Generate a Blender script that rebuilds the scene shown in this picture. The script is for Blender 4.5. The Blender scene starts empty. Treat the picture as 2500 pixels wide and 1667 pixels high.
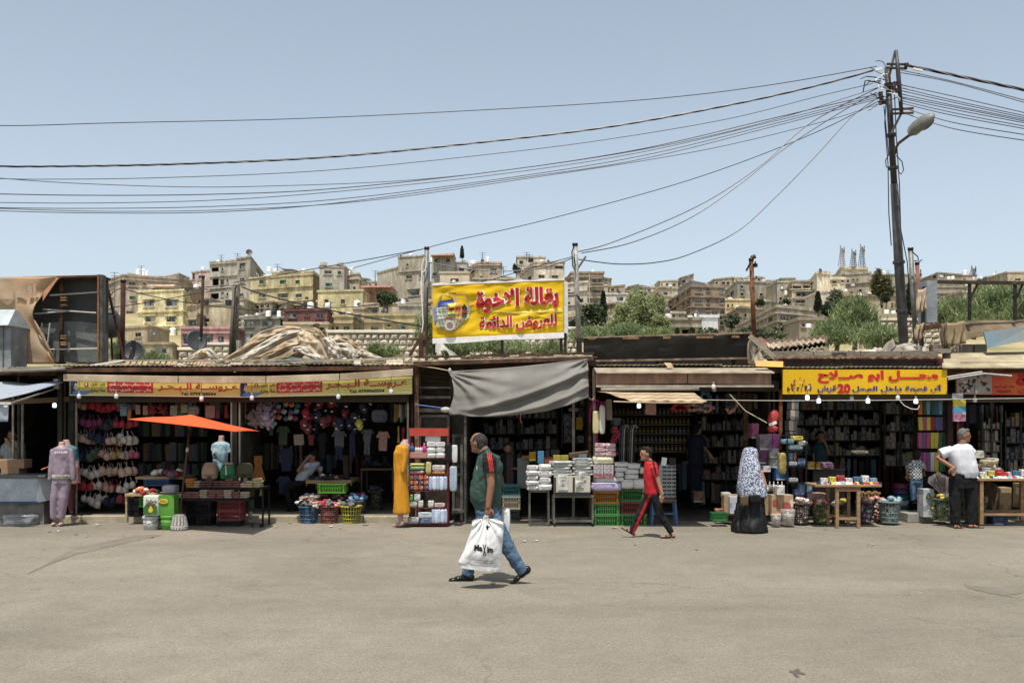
import bpy,math,random
from mathutils import Vector,Matrix,Euler,noise
R=math.radians
rnd=random.Random(7)
SC=bpy.context.scene
COL=SC.collection
CAMH,FPX=1.92,2430.6
cam=bpy.data.cameras.new('camera'); camo=bpy.data.objects.new('camera',cam); COL.objects.link(camo)
camo.location=(0,0,CAMH); camo.rotation_euler=(R(90),0,0)
cam.sensor_width=36; cam.lens=35; cam.shift_y=(1015-833.5)/2500
cam.clip_start=.1; cam.clip_end=3000
SC.camera=camo
SUN_EL,SUN_AZ=71,193
w=bpy.data.worlds.new('World'); SC.world=w; w.use_nodes=True
nt=w.node_tree; bg=nt.nodes['Background']
sky=nt.nodes.new('ShaderNodeTexSky'); sky.sky_type='NISHITA'; sky.sun_disc=False
sky.sun_elevation=R(SUN_EL); sky.sun_rotation=R(SUN_AZ); sky.air_density=1.0; sky.dust_density=3.4; sky.ozone_density=1.6; sky.altitude=700
hs=nt.nodes.new('ShaderNodeHueSaturation'); hs.inputs['Saturation'].default_value=.57; hs.inputs['Hue'].default_value=.486; nt.links.new(sky.outputs[0],hs.inputs['Color']); nt.links.new(hs.outputs[0],bg.inputs[0]); bg.inputs[1].default_value=.125
sl=bpy.data.lights.new('sun','SUN'); so=bpy.data.objects.new('sun',sl); COL.objects.link(so)
sl.energy=3.9; sl.angle=R(.5); sl.color=(1,.955,.88)
d=Vector((math.sin(R(SUN_AZ))*math.cos(R(SUN_EL)),math.cos(R(SUN_AZ))*math.cos(R(SUN_EL)),math.sin(R(SUN_EL))))
so.rotation_euler=d.to_track_quat('Z','Y').to_euler(); so.location=(0,0,60)
vs=SC.view_settings; vs.view_transform='Standard'; vs.look='None'; vs.gamma=1; vs.exposure=.5; vs.use_curve_mapping=False
SC.render.engine='CYCLES'; SC.cycles.max_bounces=6; SC.cycles.transparent_max_bounces=12
def PX(px,Y):return(px-1250)/FPX*Y
def PZ(py,Y):return CAMH-(py-1015)/FPX*Y
def P(px,py,Y):return Vector((PX(px,Y),Y,PZ(py,Y)))
def GY(py):return CAMH*FPX/(py-1015)
ORD='first second third fourth fifth sixth seventh eighth ninth tenth eleventh twelfth thirteenth fourteenth fifteenth sixteenth seventeenth eighteenth nineteenth twentieth'.split()+['last']*40
def lin(h):
 h=h.lstrip('#'); o=[]; cs=[int(h[i:i+2],16)/255 for i in(0,2,4)]
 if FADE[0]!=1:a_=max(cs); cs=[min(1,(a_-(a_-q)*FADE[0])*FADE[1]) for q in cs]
 for c in cs:
  o.append(c/12.92 if c<=.04045 else((c+.055)/1.055)**2.4)
 return o
KIND={'plain':(.75,.10,5,.08,60,0),'cloth':(.9,.14,9,.25,130,0),'plastic':(.38,.06,6,.03,30,0),'gloss':(.22,.05,6,.02,30,0),'metal':(.5,.22,6,.12,45,.55),'paint':(.5,.16,4,.08,35,0),'wood':(.75,.3,3,.25,30,0),'rust':(.85,.55,5,.4,40,.1),'conc':(.93,.2,1.6,.5,26,0),'stucco':(.95,.2,.7,.5,5,0),'skin':(.55,.07,14,.06,90,0),'leaf':(.6,.5,1.2,0,1,0),'dirtcloth':(.9,.3,2.2,.3,40,0),'tarp':(.6,.3,3.0,.2,14,0),'hair':(.7,.3,40,.6,160,0),'card':(.85,.1,4,.1,40,0)}
_mats={}
FADE=[1,1]
def mc(hexc,kind='plain',c2=None,**kw):
 key=(hexc,kind,c2,tuple(sorted(kw.items())),tuple(FADE))
 if key in _mats:return _mats[key]
 rough,var,scale,bump,bscale,metal=KIND[kind]
 var=kw.get('var',var); scale=kw.get('scale',scale); rough=kw.get('rough',rough); bump=kw.get('bump',bump); metal=kw.get('metal',metal)
 m=bpy.data.materials.new(kind+'_'+hexc.strip('#')); m.use_nodes=True; t=m.node_tree; N=t.nodes; L=t.links
 b=N['Principled BSDF']; tc=N.new('ShaderNodeTexCoord'); mp=N.new('ShaderNodeMapping')
 L.new(tc.outputs['Object'],mp.inputs[0])
 if kind=='wood':mp.inputs['Scale'].default_value=kw.get('grain',(1,8,8))
 if kind in('stucco','tarp') or kw.get('streak'):mp.inputs['Scale'].default_value=(1.6,1.6,.55)
 n1=N.new('ShaderNodeTexNoise'); n1.inputs['Scale'].default_value=scale; n1.inputs['Detail'].default_value=6; n1.inputs['Roughness'].default_value=.62
 L.new(mp.outputs[0],n1.inputs[0])
 r=N.new('ShaderNodeValToRGB'); L.new(n1.outputs[0],r.inputs[0])
 c=lin(hexc); d2=lin(c2) if c2 else[x*(1-var) for x in c]
 hi=[min(1,x*(1+var*.6)) for x in c]
 r.color_ramp.elements[0].position=.33; r.color_ramp.elements[0].color=(*d2,1)
 r.color_ramp.elements[1].position=.68; r.color_ramp.elements[1].color=(*hi,1)
 e=r.color_ramp.elements.new(.5); e.color=(*[(a*(.5 if c2 else .75)+b_*(.5 if c2 else .25)) for a,b_ in zip(c,d2)],1)
 out=r.outputs[0]
 if kw.get('hard'):
  r.color_ramp.elements[0].position=.47; r.color_ramp.elements[1].position=.5; r.color_ramp.elements[2].position=.53
 if kind in('gloss','card','plastic') and kw.get('var',0)>=.2:
  vo=N.new('ShaderNodeTexVoronoi'); vo.distance='CHEBYCHEV'; vo.inputs['Scale'].default_value=kw.get('scale',10)*.8+4; L.new(tc.outputs['Object'],vo.inputs[0])
  sv=N.new('ShaderNodeSeparateColor'); L.new(vo.outputs['Color'],sv.inputs[0]); rp=N.new('ShaderNodeValToRGB'); rp.color_ramp.interpolation='CONSTANT'; L.new(sv.outputs[0],rp.inputs[0])
  cs_=rp.color_ramp.elements; cs_[0].color=(*c,1); cs_[1].position=.55; cs_[1].color=(*[x*.35 for x in c],1)
  for p_,k_ in((.68,(.6,.57,.5)),(.8,[x*.6+.12 for x in c]),(.92,[.5*c[2]+.05,.5*c[0]+.05,.4*c[1]+.04])):e_=cs_.new(p_); e_.color=(*k_,1)
  m2=N.new('ShaderNodeMix'); m2.data_type='RGBA'; m2.inputs[0].default_value=.62; L.new(out,m2.inputs[6]); L.new(rp.outputs[0],m2.inputs[7]); out=m2.outputs[2]
 if kind in('conc','stucco','rust','dirtcloth','tarp','metal','paint') or kw.get('oi'):
  oi=N.new('ShaderNodeObjectInfo'); mx=N.new('ShaderNodeMix'); mx.data_type='RGBA'; mx.blend_type='MULTIPLY'; mx.inputs[0].default_value=1
  n3=N.new('ShaderNodeTexNoise'); n3.inputs['Scale'].default_value=bscale; n3.inputs['Detail'].default_value=3; L.new(tc.outputs['Object'],n3.inputs[0])
  a=N.new('ShaderNodeMath'); a.operation='MULTIPLY_ADD'; a.inputs[1].default_value=.16; a.inputs[2].default_value=.66; L.new(oi.outputs['Random'],a.inputs[0])
  a2=N.new('ShaderNodeMath'); a2.operation='MULTIPLY_ADD'; a2.inputs[1].default_value=.52; L.new(n3.outputs[0],a2.inputs[0]); L.new(a.outputs[0],a2.inputs[2])
  L.new(out,mx.inputs[6]); L.new(a2.outputs[0],mx.inputs[7]); out=mx.outputs[2]
 if kind=='stucco':
  for sc_,z_,lo,p0,p1 in((2.2,.16,.78,.4,.6),(.9,.8,.82,.38,.62)):
   m3=N.new('ShaderNodeMapping'); m3.inputs['Scale'].default_value=(1,1,z_); L.new(tc.outputs['Object'],m3.inputs[0]); n4=N.new('ShaderNodeTexNoise'); n4.inputs['Scale'].default_value=sc_; n4.inputs['Detail'].default_value=5; n4.inputs['Roughness'].default_value=.65; L.new(m3.outputs[0],n4.inputs[0])
   r4=N.new('ShaderNodeValToRGB'); r4.color_ramp.elements[0].position=p0; r4.color_ramp.elements[0].color=(lo,lo*.98,lo*.94,1); r4.color_ramp.elements[1].position=p1; r4.color_ramp.elements[1].color=(1.06,1.06,1.06,1); L.new(n4.outputs[0],r4.inputs[0])
   x4=N.new('ShaderNodeMix'); x4.data_type='RGBA'; x4.blend_type='MULTIPLY'; x4.inputs[0].default_value=1; L.new(out,x4.inputs[6]); L.new(r4.outputs[0],x4.inputs[7]); out=x4.outputs[2]
 L.new(out,b.inputs['Base Color'])
 b.inputs['Roughness'].default_value=rough; b.inputs['Metallic'].default_value=metal
 b.inputs['Specular IOR Level'].default_value=kw.get('spec',.3)
 if bump:
  n2=N.new('ShaderNodeTexNoise'); n2.inputs['Scale'].default_value=bscale; n2.inputs['Detail'].default_value=4
  L.new(tc.outputs['Object'],n2.inputs[0]); bp=N.new('ShaderNodeBump'); bp.inputs['Strength'].default_value=bump; bp.inputs['Distance'].default_value=.02 if kind!='stucco' else .08
  L.new(n2.outputs[0],bp.inputs['Height']); L.new(bp.outputs[0],b.inputs['Normal'])
 if kind=='leaf':
  tr=N.new('ShaderNodeBsdfTranslucent'); L.new(out,tr.inputs[0]); ms=N.new('ShaderNodeMixShader'); ms.inputs[0].default_value=.42; L.new(b.outputs[0],ms.inputs[1]); L.new(tr.outputs[0],ms.inputs[2]); L.new(ms.outputs[0],N['Material Output'].inputs[0])
 if kw.get('emit'):b.inputs['Emission Color'].default_value=(*lin(kw.get('ecol',hexc)),1); b.inputs['Emission Strength'].default_value=kw['emit']
 if 'alpha' in kw:b.inputs['Alpha'].default_value=kw['alpha']
 _mats[key]=m; return m
def film(hexc='#e8ecef',alpha=.35):return mc(hexc,'gloss',alpha=alpha,rough=.15,spec=.6)
def glassm(hexc='#2b3238'):return mc(hexc,'gloss',rough=.12,spec=.6,var=.3,scale=.4)
class MB:
 def __init__(s):s.v=[]; s.f=[]; s.m=[]
 def add(s,vs,fs,mi=0):
  o=len(s.v); s.v+=[tuple(v) for v in vs]; s.f+=[tuple(i+o for i in f) for f in fs]; s.m+=[mi]*len(fs); return s
 def bx(s,x0,x1,y0,y1,z0,z1,mi=0):
  return s.add([(x0,y0,z0),(x1,y0,z0),(x1,y1,z0),(x0,y1,z0),(x0,y0,z1),(x1,y0,z1),(x1,y1,z1),(x0,y1,z1)],[(0,3,2,1),(4,5,6,7),(0,1,5,4),(1,2,6,5),(2,3,7,6),(3,0,4,7)],mi)
 def box(s,c,sz,rot=(0,0,0),mi=0):
  M=Euler(rot).to_matrix(); c=Vector(c); x,y,z=[a/2 for a in sz]
  vs=[c+M@Vector(p) for p in((-x,-y,-z),(x,-y,-z),(x,y,-z),(-x,y,-z),(-x,-y,z),(x,-y,z),(x,y,z),(-x,y,z))]
  return s.add(vs,[(0,3,2,1),(4,5,6,7),(0,1,5,4),(1,2,6,5),(2,3,7,6),(3,0,4,7)],mi)
 def hexa(s,pts,mi=0):
  return s.add(pts,[(0,3,2,1),(4,5,6,7),(0,1,5,4),(1,2,6,5),(2,3,7,6),(3,0,4,7)],mi)
 def bar(s,a,b,w,h=None,mi=0):
  a=Vector(a); b=Vector(b); h=h or w; d=b-a; l=d.length
  q=d.to_track_quat('X','Z').to_matrix(); c=(a+b)/2
  vs=[c+q@Vector(p) for p in((-l/2,-w/2,-h/2),(l/2,-w/2,-h/2),(l/2,w/2,-h/2),(-l/2,w/2,-h/2),(-l/2,-w/2,h/2),(l/2,-w/2,h/2),(l/2,w/2,h/2),(-l/2,w/2,h/2))]
  return s.add(vs,[(0,3,2,1),(4,5,6,7),(0,1,5,4),(1,2,6,5),(2,3,7,6),(3,0,4,7)],mi)
 def tube(s,pts,r,n=7,mi=0,cap=True,sq=1.0):
  pts=[Vector(p) for p in pts]; k=len(pts); rs=r if isinstance(r,(list,tuple)) else[r]*k
  o=len(s.v); up=None
  for i,p in enumerate(pts):
   t=(pts[min(i+1,k-1)]-pts[max(i-1,0)]).normalized()
   if up is None:
    up=Vector((0,0,1)) if abs(t.z)<.9 else Vector((0,1,0))
   a=t.cross(up).normalized(); b=a.cross(t).normalized(); up=b
   for j in range(n):
    g=2*math.pi*j/n; s.v.append(tuple(p+rs[i]*(a*math.cos(g)+b*math.sin(g)*sq)))
  for i in range(k-1):
   for j in range(n):
    s.f.append((o+i*n+j,o+i*n+(j+1)%n,o+(i+1)*n+(j+1)%n,o+(i+1)*n+j)); s.m.append(mi)
  if cap:
   s.f.append(tuple(o+j for j in range(n))[::-1]); s.m.append(mi)
   s.f.append(tuple(o+(k-1)*n+j for j in range(n))); s.m.append(mi)
  return s
 def cyl(s,a,b,r,r2=None,n=12,mi=0):return s.tube([a,b],[r,r if r2 is None else r2],n,mi)
 def lathe(s,prof,c=(0,0,0),n=18,mi=0,sx=1,sy=1):
  o=len(s.v); k=len(prof)
  for(r,z) in prof:
   for j in range(n):
    g=2*math.pi*j/n; s.v.append((c[0]+r*math.cos(g)*sx,c[1]+r*math.sin(g)*sy,c[2]+z))
  for i in range(k-1):
   for j in range(n):
    s.f.append((o+i*n+j,o+i*n+(j+1)%n,o+(i+1)*n+(j+1)%n,o+(i+1)*n+j)); s.m.append(mi)
  s.f.append(tuple(o+j for j in range(n))[::-1]); s.m.append(mi)
  s.f.append(tuple(o+(k-1)*n+j for j in range(n))); s.m.append(mi)
  return s
 def ell(s,c,r,n=12,k=8,rot=(0,0,0),mi=0):
  c=Vector(c); M=Euler(rot).to_matrix() if not isinstance(rot,Matrix) else rot; o=len(s.v)
  if not isinstance(r,(tuple,list)):r=(r,r,r)
  for i in range(1,k):
   a=math.pi*i/k
   for j in range(n):
    g=2*math.pi*j/n
    s.v.append(tuple(c+M@Vector((r[0]*math.sin(a)*math.cos(g),r[1]*math.sin(a)*math.sin(g),-r[2]*math.cos(a)))))
  for i in range(k-2):
   for j in range(n):
    s.f.append((o+i*n+j,o+i*n+(j+1)%n,o+(i+1)*n+(j+1)%n,o+(i+1)*n+j)); s.m.append(mi)
  b=len(s.v); s.v.append(tuple(c+M@Vector((0,0,-r[2])))); s.v.append(tuple(c+M@Vector((0,0,r[2]))))
  for j in range(n):
   s.f.append((b,o+(j+1)%n,o+j)); s.m.append(mi)
   s.f.append((b+1,o+(k-2)*n+j,o+(k-2)*n+(j+1)%n)); s.m.append(mi)
  return s
 def grid(s,fn,nu,nv,mi=0):
  o=len(s.v)
  for j in range(nv+1):
   for i in range(nu+1):s.v.append(tuple(fn(i/nu,j/nv)))
  for j in range(nv):
   for i in range(nu):
    a=o+j*(nu+1)+i; s.f.append((a,a+1,a+nu+2,a+nu+1)); s.m.append(mi)
  return s
 def slab(s,fn,nu,nv,th,mi=0):
  o=len(s.v); W=nu+1; n=W*(nv+1)
  fr=[Vector(fn(i/nu,j/nv)) for j in range(nv+1) for i in range(W)]
  t=Vector(th) if not isinstance(th,(int,float)) else Vector((0,th,0))
  s.v+=[tuple(p) for p in fr]+[tuple(p+t) for p in fr]
  for j in range(nv):
   for i in range(nu):
    a=o+j*W+i; s.f.append((a,a+1,a+W+1,a+W)); s.m.append(mi)
    b=a+n; s.f.append((b,b+W,b+W+1,b+1)); s.m.append(mi)
  rim=[i for i in range(W)]+[j*W+nu for j in range(1,nv+1)]+[nv*W+i for i in range(nu-1,-1,-1)]+[j*W for j in range(nv-1,0,-1)]
  for a,b in zip(rim,rim[1:]+rim[:1]):s.f.append((o+a,o+a+n,o+b+n,o+b)); s.m.append(mi)
  return s
 def poly(s,pts,y0,y1,mi=0):
  n=len(pts); o=len(s.v)
  s.v+=[(x,y0,z) for x,z in pts]+[(x,y1,z) for x,z in pts]
  s.f.append(tuple(range(o,o+n))); s.f.append(tuple(range(o+2*n-1,o+n-1,-1))); s.m+=[mi,mi]
  for i in range(n):j=(i+1)%n; s.f.append((o+i,o+n+i,o+n+j,o+j)); s.m.append(mi)
  return s
def mesh_of(name,mb,mats,off=(0,0,0),smooth=False):
 me=bpy.data.meshes.new(name); ox,oy,oz=off
 me.from_pydata([(x-ox,y-oy,z-oz) for x,y,z in mb.v],[],mb.f)
 if not isinstance(mats,(list,tuple)):mats=[mats]
 for m in mats:me.materials.append(m)
 if len(mats)>1:me.polygons.foreach_set('material_index',mb.m)
 if smooth:me.polygons.foreach_set('use_smooth',[True]*len(me.polygons))
 me.update(); return me
def props(o,label=None,cat=None,group=None,kind=None):
 if label:o['label']=label
 if cat:o['category']=cat
 if group:o['group']=group
 if kind:o['kind']=kind
 return o
def part(name,mb,mats,root,smooth=False,label=None,bev=0,local=False,sub=None):
 """mb in world coordinates (or local=1); child of root; sub: parent part for a sub-part"""
 par=sub or root
 off=(0,0,0) if local else tuple(root.location)
 me=mesh_of(name,mb,mats,off,smooth); o=bpy.data.objects.new(name,me); COL.objects.link(o); o.parent=par
 if label:o['label']=label
 if bev:bm_=o.modifiers.new('bevel','BEVEL'); bm_.width=bev; bm_.segments=2; bm_.limit_method='ANGLE'
 return o
def thing(name,label,cat,loc,group=None,rz=0):
 o=bpy.data.objects.new(name,None); COL.objects.link(o); o.location=loc; o.rotation_euler=(0,0,rz); o.empty_display_size=.1
 return props(o,label,cat,group)
def single(name,mb,mats,label,cat,group=None,smooth=False,bev=0,origin=None):
 if origin is None:
  xs=[v[0] for v in mb.v]; ys=[v[1] for v in mb.v]; zs=[v[2] for v in mb.v]; origin=((min(xs)+max(xs))/2,(min(ys)+max(ys))/2,min(zs))
 me=mesh_of(name,mb,mats,origin,smooth); o=bpy.data.objects.new(name,me); COL.objects.link(o); o.location=origin
 if bev:bm_=o.modifiers.new('bevel','BEVEL'); bm_.width=bev; bm_.segments=2; bm_.limit_method='ANGLE'
 return props(o,label,cat,group)
def struct(name,mb,mats,kind='structure',smooth=False,bev=0):
 me=mesh_of(name,mb,mats,(0,0,0),smooth); o=bpy.data.objects.new(name,me); COL.objects.link(o); o['kind']=kind
 if bev:bm_=o.modifiers.new('bevel','BEVEL'); bm_.width=bev; bm_.segments=2; bm_.limit_method='ANGLE'
 return o
def dup(root,loc,rz=0,label=None,scale=None,mat=None,group=None,rot=None):
 r=root.copy(); COL.objects.link(r); r.location=loc; r.rotation_euler=rot or(0,0,rz)
 if scale is not None:r.scale=scale if isinstance(scale,(tuple,list)) else(scale,)*3
 if label:r['label']=label
 if group:r['group']=group
 def remat(o):
  if mat and o.data:
   o.material_slots[0].link='OBJECT'; o.material_slots[0].material=mat
 if root.data:remat(r)
 for ch in list(root.children):
  c=ch.copy(); COL.objects.link(c); c.parent=r
  if not root.data:remat(c)
  for g in ch.children:
   e=g.copy(); COL.objects.link(e); e.parent=c
 return r
WKS=bpy.data.scenes.new('work')
def nz(p,s=1.0):return noise.noise(Vector(p)*s)
_F={'ا':(0xFE8D,2),'أ':(0xFE83,2),'ب':(0xFE8F,4),'ة':(0xFE93,2),'ت':(0xFE95,4),'ث':(0xFE99,4),'ج':(0xFE9D,4),'ح':(0xFEA1,4),'خ':(0xFEA5,4),'د':(0xFEA9,2),'ذ':(0xFEAB,2),'ر':(0xFEAD,2),'ز':(0xFEAF,2),'س':(0xFEB1,4),'ش':(0xFEB5,4),'ص':(0xFEB9,4),'ض':(0xFEBD,4),'ط':(0xFEC1,4),'ظ':(0xFEC5,4),'ع':(0xFEC9,4),'غ':(0xFECD,4),'ف':(0xFED1,4),'ق':(0xFED5,4),'ك':(0xFED9,4),'ل':(0xFEDD,4),'م':(0xFEE1,4),'ن':(0xFEE5,4),'ه':(0xFEE9,4),'و':(0xFEED,2),'ى':(0xFEEF,2),'ي':(0xFEF1,4),'ئ':(0xFE89,4),'ء':(0xFE80,1)}
def shape(t):
 t=t.replace('لا','\u0001').replace('لأ','\u0002'); out=[]
 F=dict(_F); F['\u0001']=(0xFEFB,2); F['\u0002']=(0xFEF7,2); TA='ـ'
 for i,ch in enumerate(t):
  if ch not in F:out.append(ch); continue
  pv=t[i-1] if i else ' '; nx=t[i+1] if i+1<len(t) else ' '
  jp=pv==TA or(pv in F and F[pv][1]==4); jn=F[ch][1]==4 and(nx==TA or nx in F and F[nx][1]>1)
  b,k=F[ch]; jp=jp and k>1
  out.append(chr(b+(3 if jp and jn else 2 if jn else 1 if jp else 0)))
 s=''.join(out)[::-1]
 import re
 return re.sub(r'[0-9٠-٩]+',lambda m:m.group(0)[::-1],s)
def textmb(body,x0,x1,z0,z1,y,bold=0.0,ar=True,depth=.004,shear=0,mi=0,keep=False):
 """flat raised lettering in the XZ plane at depth y fitted to the rectangle"""
 c=bpy.data.curves.new('lettering','FONT'); c.body=shape(body) if ar else body; c.resolution_u=2; c.offset=0; c.fill_mode='FRONT'; c.shear=shear
 c.offset=bold
 o=bpy.data.objects.new('lettering',c); WKS.collection.objects.link(o); WKS.view_layers[0].update()
 me=o.to_mesh(); vs_=[v.co.copy() for v in me.vertices]; fs_=[tuple(p.vertices) for p in me.polygons]; o.to_mesh_clear()
 bpy.data.objects.remove(o); bpy.data.curves.remove(c)
 ax0=min(v.x for v in vs_); ax1=max(v.x for v in vs_); ay0=min(v.y for v in vs_); ay1=max(v.y for v in vs_)
 sx=(x1-x0)/(ax1-ax0); sz=(z1-z0)/(ay1-ay0)
 if keep:sx=min(sx,sz)
 xo=x0 if not keep else(x0+x1)/2-sx*(ax1-ax0)/2
 mb=MB(); yy=(lambda x,z:y) if not callable(y) else y
 lab=list(range(len(vs_)))
 def root_(i):
  while lab[i]!=i:lab[i]=lab[lab[i]]; i=lab[i]
  return i
 for q in fs_:
  for k in q[1:]:lab[root_(k)]=root_(q[0])
 ids={r_:i for i,r_ in enumerate(sorted({root_(i) for i in range(len(vs_))}))}; y0_=y; nth=iter(range(len(vs_))); y=lambda x,z:y0_-(ids[root_(next(nth))]%5)*.0007; yy=y
 mb.add([(xo+(v.x-ax0)*sx,yy(xo+(v.x-ax0)*sx,z0+(v.y-ay0)*sz),z0+(v.y-ay0)*sz) for v in vs_],fs_,mi)
 return mb
def merge(a,b,mi=None):
 o=len(a.v); a.v+=b.v; a.f+=[tuple(i+o for i in f) for f in b.f]; a.m+=(b.m if mi is None else[mi]*len(b.f)); return a
# GROUND AND HILL
def ground_mat():
 m=bpy.data.materials.new('worn_asphalt'); m.use_nodes=True; t=m.node_tree; N=t.nodes; L=t.links; b=N['Principled BSDF']
 tc=N.new('ShaderNodeTexCoord')
 def no(scale,det,rough=.6,sc=(1,1,1),dist=0):
  mp=N.new('ShaderNodeMapping'); mp.inputs['Scale'].default_value=sc; L.new(tc.outputs['Object'],mp.inputs[0])
  n=N.new('ShaderNodeTexNoise'); n.inputs['Scale'].default_value=scale; n.inputs['Detail'].default_value=det; n.inputs['Roughness'].default_value=rough; n.inputs['Distortion'].default_value=dist
  L.new(mp.outputs[0],n.inputs[0]); return n.outputs[0]
 def ramp(x,p0,c0,p1,c1):
  r=N.new('ShaderNodeValToRGB'); r.color_ramp.elements[0].position=p0; r.color_ramp.elements[1].position=p1
  r.color_ramp.elements[0].color=(*c0,1); r.color_ramp.elements[1].color=(*c1,1); L.new(x,r.inputs[0]); return r.outputs[0]
 def mul(a,c):
  x=N.new('ShaderNodeMix'); x.data_type='RGBA'; x.blend_type='MULTIPLY'; x.inputs[0].default_value=1; L.new(a,x.inputs[6]); L.new(c,x.inputs[7]); return x.outputs[2]
 base=ramp(no(.16,5,.6,(1,1.5,1),.6),.3,(.188,.168,.132),.7,(.285,.252,.196))
 mid=ramp(no(2.1,7,.75,(1,1,1),.2),.3,(.86,.857,.85),.62,(1.04,1.04,1.04))
 fine=ramp(no(55,3,.75),.3,(.68,.68,.68),.7,(1.24,1.24,1.24))
 agg=ramp(no(210,2,.5),.36,(.55,.55,.55),.6,(1.16,1.16,1.16))
 blot=ramp(no(.62,5,.6,(1,1.2,1),.8),.6,(1,1,1),.72,(.8,.8,.8))
 spot=ramp(no(4.5,3,.5,(1,1.7,1),.3),.71,(1,1,1),.76,(.63,.62,.61))
 tyre=ramp(no(.5,6,.7,(.2,1.6,1),.5),.52,(1,1,1),.7,(.9,.895,.89))
 grit=ramp(no(17,4,.8),.36,(.88,.88,.88),.64,(1.07,1.07,1.07)); grit2=ramp(no(34,2,.6),.35,(.8,.8,.79),.42,(1,1,1)); peb=ramp(no(27,2,.5),.64,(1,1,1),.69,(1.2,1.2,1.18))
 c=mul(mul(mul(mul(mul(mul(mul(mul(mul(base,mid),fine),agg),blot),spot),tyre),grit),grit2),peb)
 v=N.new('ShaderNodeTexVoronoi'); v.feature='DISTANCE_TO_EDGE'; v.inputs['Scale'].default_value=.33
 mp=N.new('ShaderNodeMapping'); L.new(tc.outputs['Object'],mp.inputs[0])
 nn=N.new('ShaderNodeTexNoise'); nn.inputs['Scale'].default_value=1.6; nn.inputs['Detail'].default_value=6; L.new(tc.outputs['Object'],nn.inputs[0])
 ad=N.new('ShaderNodeMix'); ad.data_type='RGBA'; ad.blend_type='LINEAR_LIGHT'; ad.inputs[0].default_value=.34; L.new(mp.outputs[0],ad.inputs[6]); L.new(nn.outputs[1],ad.inputs[7]); L.new(ad.outputs[2],v.inputs['Vector'])
 cr=ramp(v.outputs['Distance'],.001,(.74,.72,.7),.006,(1,1,1))
 msk=ramp(no(.25,2),.46,(0,0,0),.6,(1,1,1))
 x=N.new('ShaderNodeMix'); x.data_type='RGBA'; L.new(msk,x.inputs[0]); x.inputs[6].default_value=(1,1,1,1); L.new(cr,x.inputs[7])
 c=mul(c,x.outputs[2])
 L.new(c,b.inputs['Base Color']); b.inputs['Roughness'].default_value=.88; b.inputs['Specular IOR Level'].default_value=.25
 bp=N.new('ShaderNodeBump'); bp.inputs['Strength'].default_value=.5; bp.inputs['Distance'].default_value=.01
 L.new(no(110,4,.7),bp.inputs['Height']); bp2=N.new('ShaderNodeBump'); bp2.inputs['Strength'].default_value=.35; bp2.inputs['Distance'].default_value=.05
 L.new(no(1.8,4,.6),bp2.inputs['Height']); L.new(bp.outputs[0],bp2.inputs['Normal']); L.new(bp2.outputs[0],b.inputs['Normal'])
 return m
gm=ground_mat()
g=MB(); g.grid(lambda u,v:(-160+320*u,-40+115*v,0),4,4); struct('ground',g,gm)
def patch(name,pts_px,m,z=.004,lab=None):
 c=MB(); pts=[]
 for(px,py) in pts_px:
  Y=GY(py); pts.append((PX(px,Y),Y))
 n=len(pts); out=[]
 for i in range(n):
  a,b=pts[i],pts[(i+1)%n]
  for k in range(5):
   t=k/5; out.append((a[0]+(b[0]-a[0])*t+.03*nz((i*5+k,1,0),1.7),a[1]+(b[1]-a[1])*t+.05*nz((i*5+k,9,0),1.7)))
 c.v=[(x,y,z) for x,y in out]; c.f=[tuple(range(len(out)))]; c.m=[0]
 o=struct(name,c,m); return o
patch('asphalt_patch',[(62,1402),(190,1352),(395,1306),(372,1304),(330,1308),(185,1336),(108,1378)],mc('#706a5e','conc',bscale=90))
patch('pavement_stain',[(2352,1424),(2380,1430),(2440,1434),(2500,1428),(2500,1448),(2455,1452),(2490,1462),(2400,1444),(2365,1436)],mc('#6f695e','conc'))
patch('pavement_stain',[(1925,1637),(1950,1633),(1962,1645),(1940,1652)],mc('#5a544c','conc'))
km=mc('#a0957f','conc',scale=3); fm=mc('#6d665b','conc')
k=MB()
X0,X1=PX(-40,17.8),PX(1000,17.8)
nk=9
kerb=struct('kerb',MB().bx(X0,X1,17.99,18.1,-.05,.095),mc('#a39986','conc'))
for i in range(nk):
 a=X0+(X1-X0)*i/nk; b=X0+(X1-X0)*(i+1)/nk
 q=MB().bx(a+.006,b-.006,17.9+.012*nz((i,0,0),3.3),18.02,-.02,.125+.012*nz((i,5,0),2.1))
 part('kerb_stone',q,km,kerb,bev=.02)
struct('shop_floor',MB().bx(X0,X1,18.015,22.6,-.05,.112),fm)
struct('shop_threshold',MB().bx(PX(1640,18.6),PX(1850,18.6),18.3,18.42,-.02,.06),mc('#4a443c','metal'))
fl=MB(); fl.bx(PX(1140,18.6),PX(2700,18.6),18.5,22.6,-.05,.035); struct('shop_floor_right',fl,mc('#5c564d','conc'))
st=MB().bx(PX(2200,18.2),PX(2262,18.2),17.9,18.5,0,.17); struct('doorstep',st,mc('#8f8b84','conc'),bev=.015)
def hz_(x,y):
 t=max(0,min(1,(y-62)/132)); s=1.5+24.5*t+1.2*nz((x*.03,y*.03,0))*min(1,t*6)
 if y>194:s-=(y-194)*.12
 if y<80:s=4.9+(s-4.9)*max(0,(y-62)/18) if y>62 else 4.9-(62-y)*.05
 if y<31:s=3.3-(31-y)*.85
 return max(s,-.4)
h=MB(); h.grid(lambda u,v:(-190+380*u,24+280*v*v,hz_(-190+380*u,24+280*v*v)),60,70)
struct('hill',h,mc('#a08f6e','conc',c2='#6c6b44',scale=.12,bscale=2))
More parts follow.
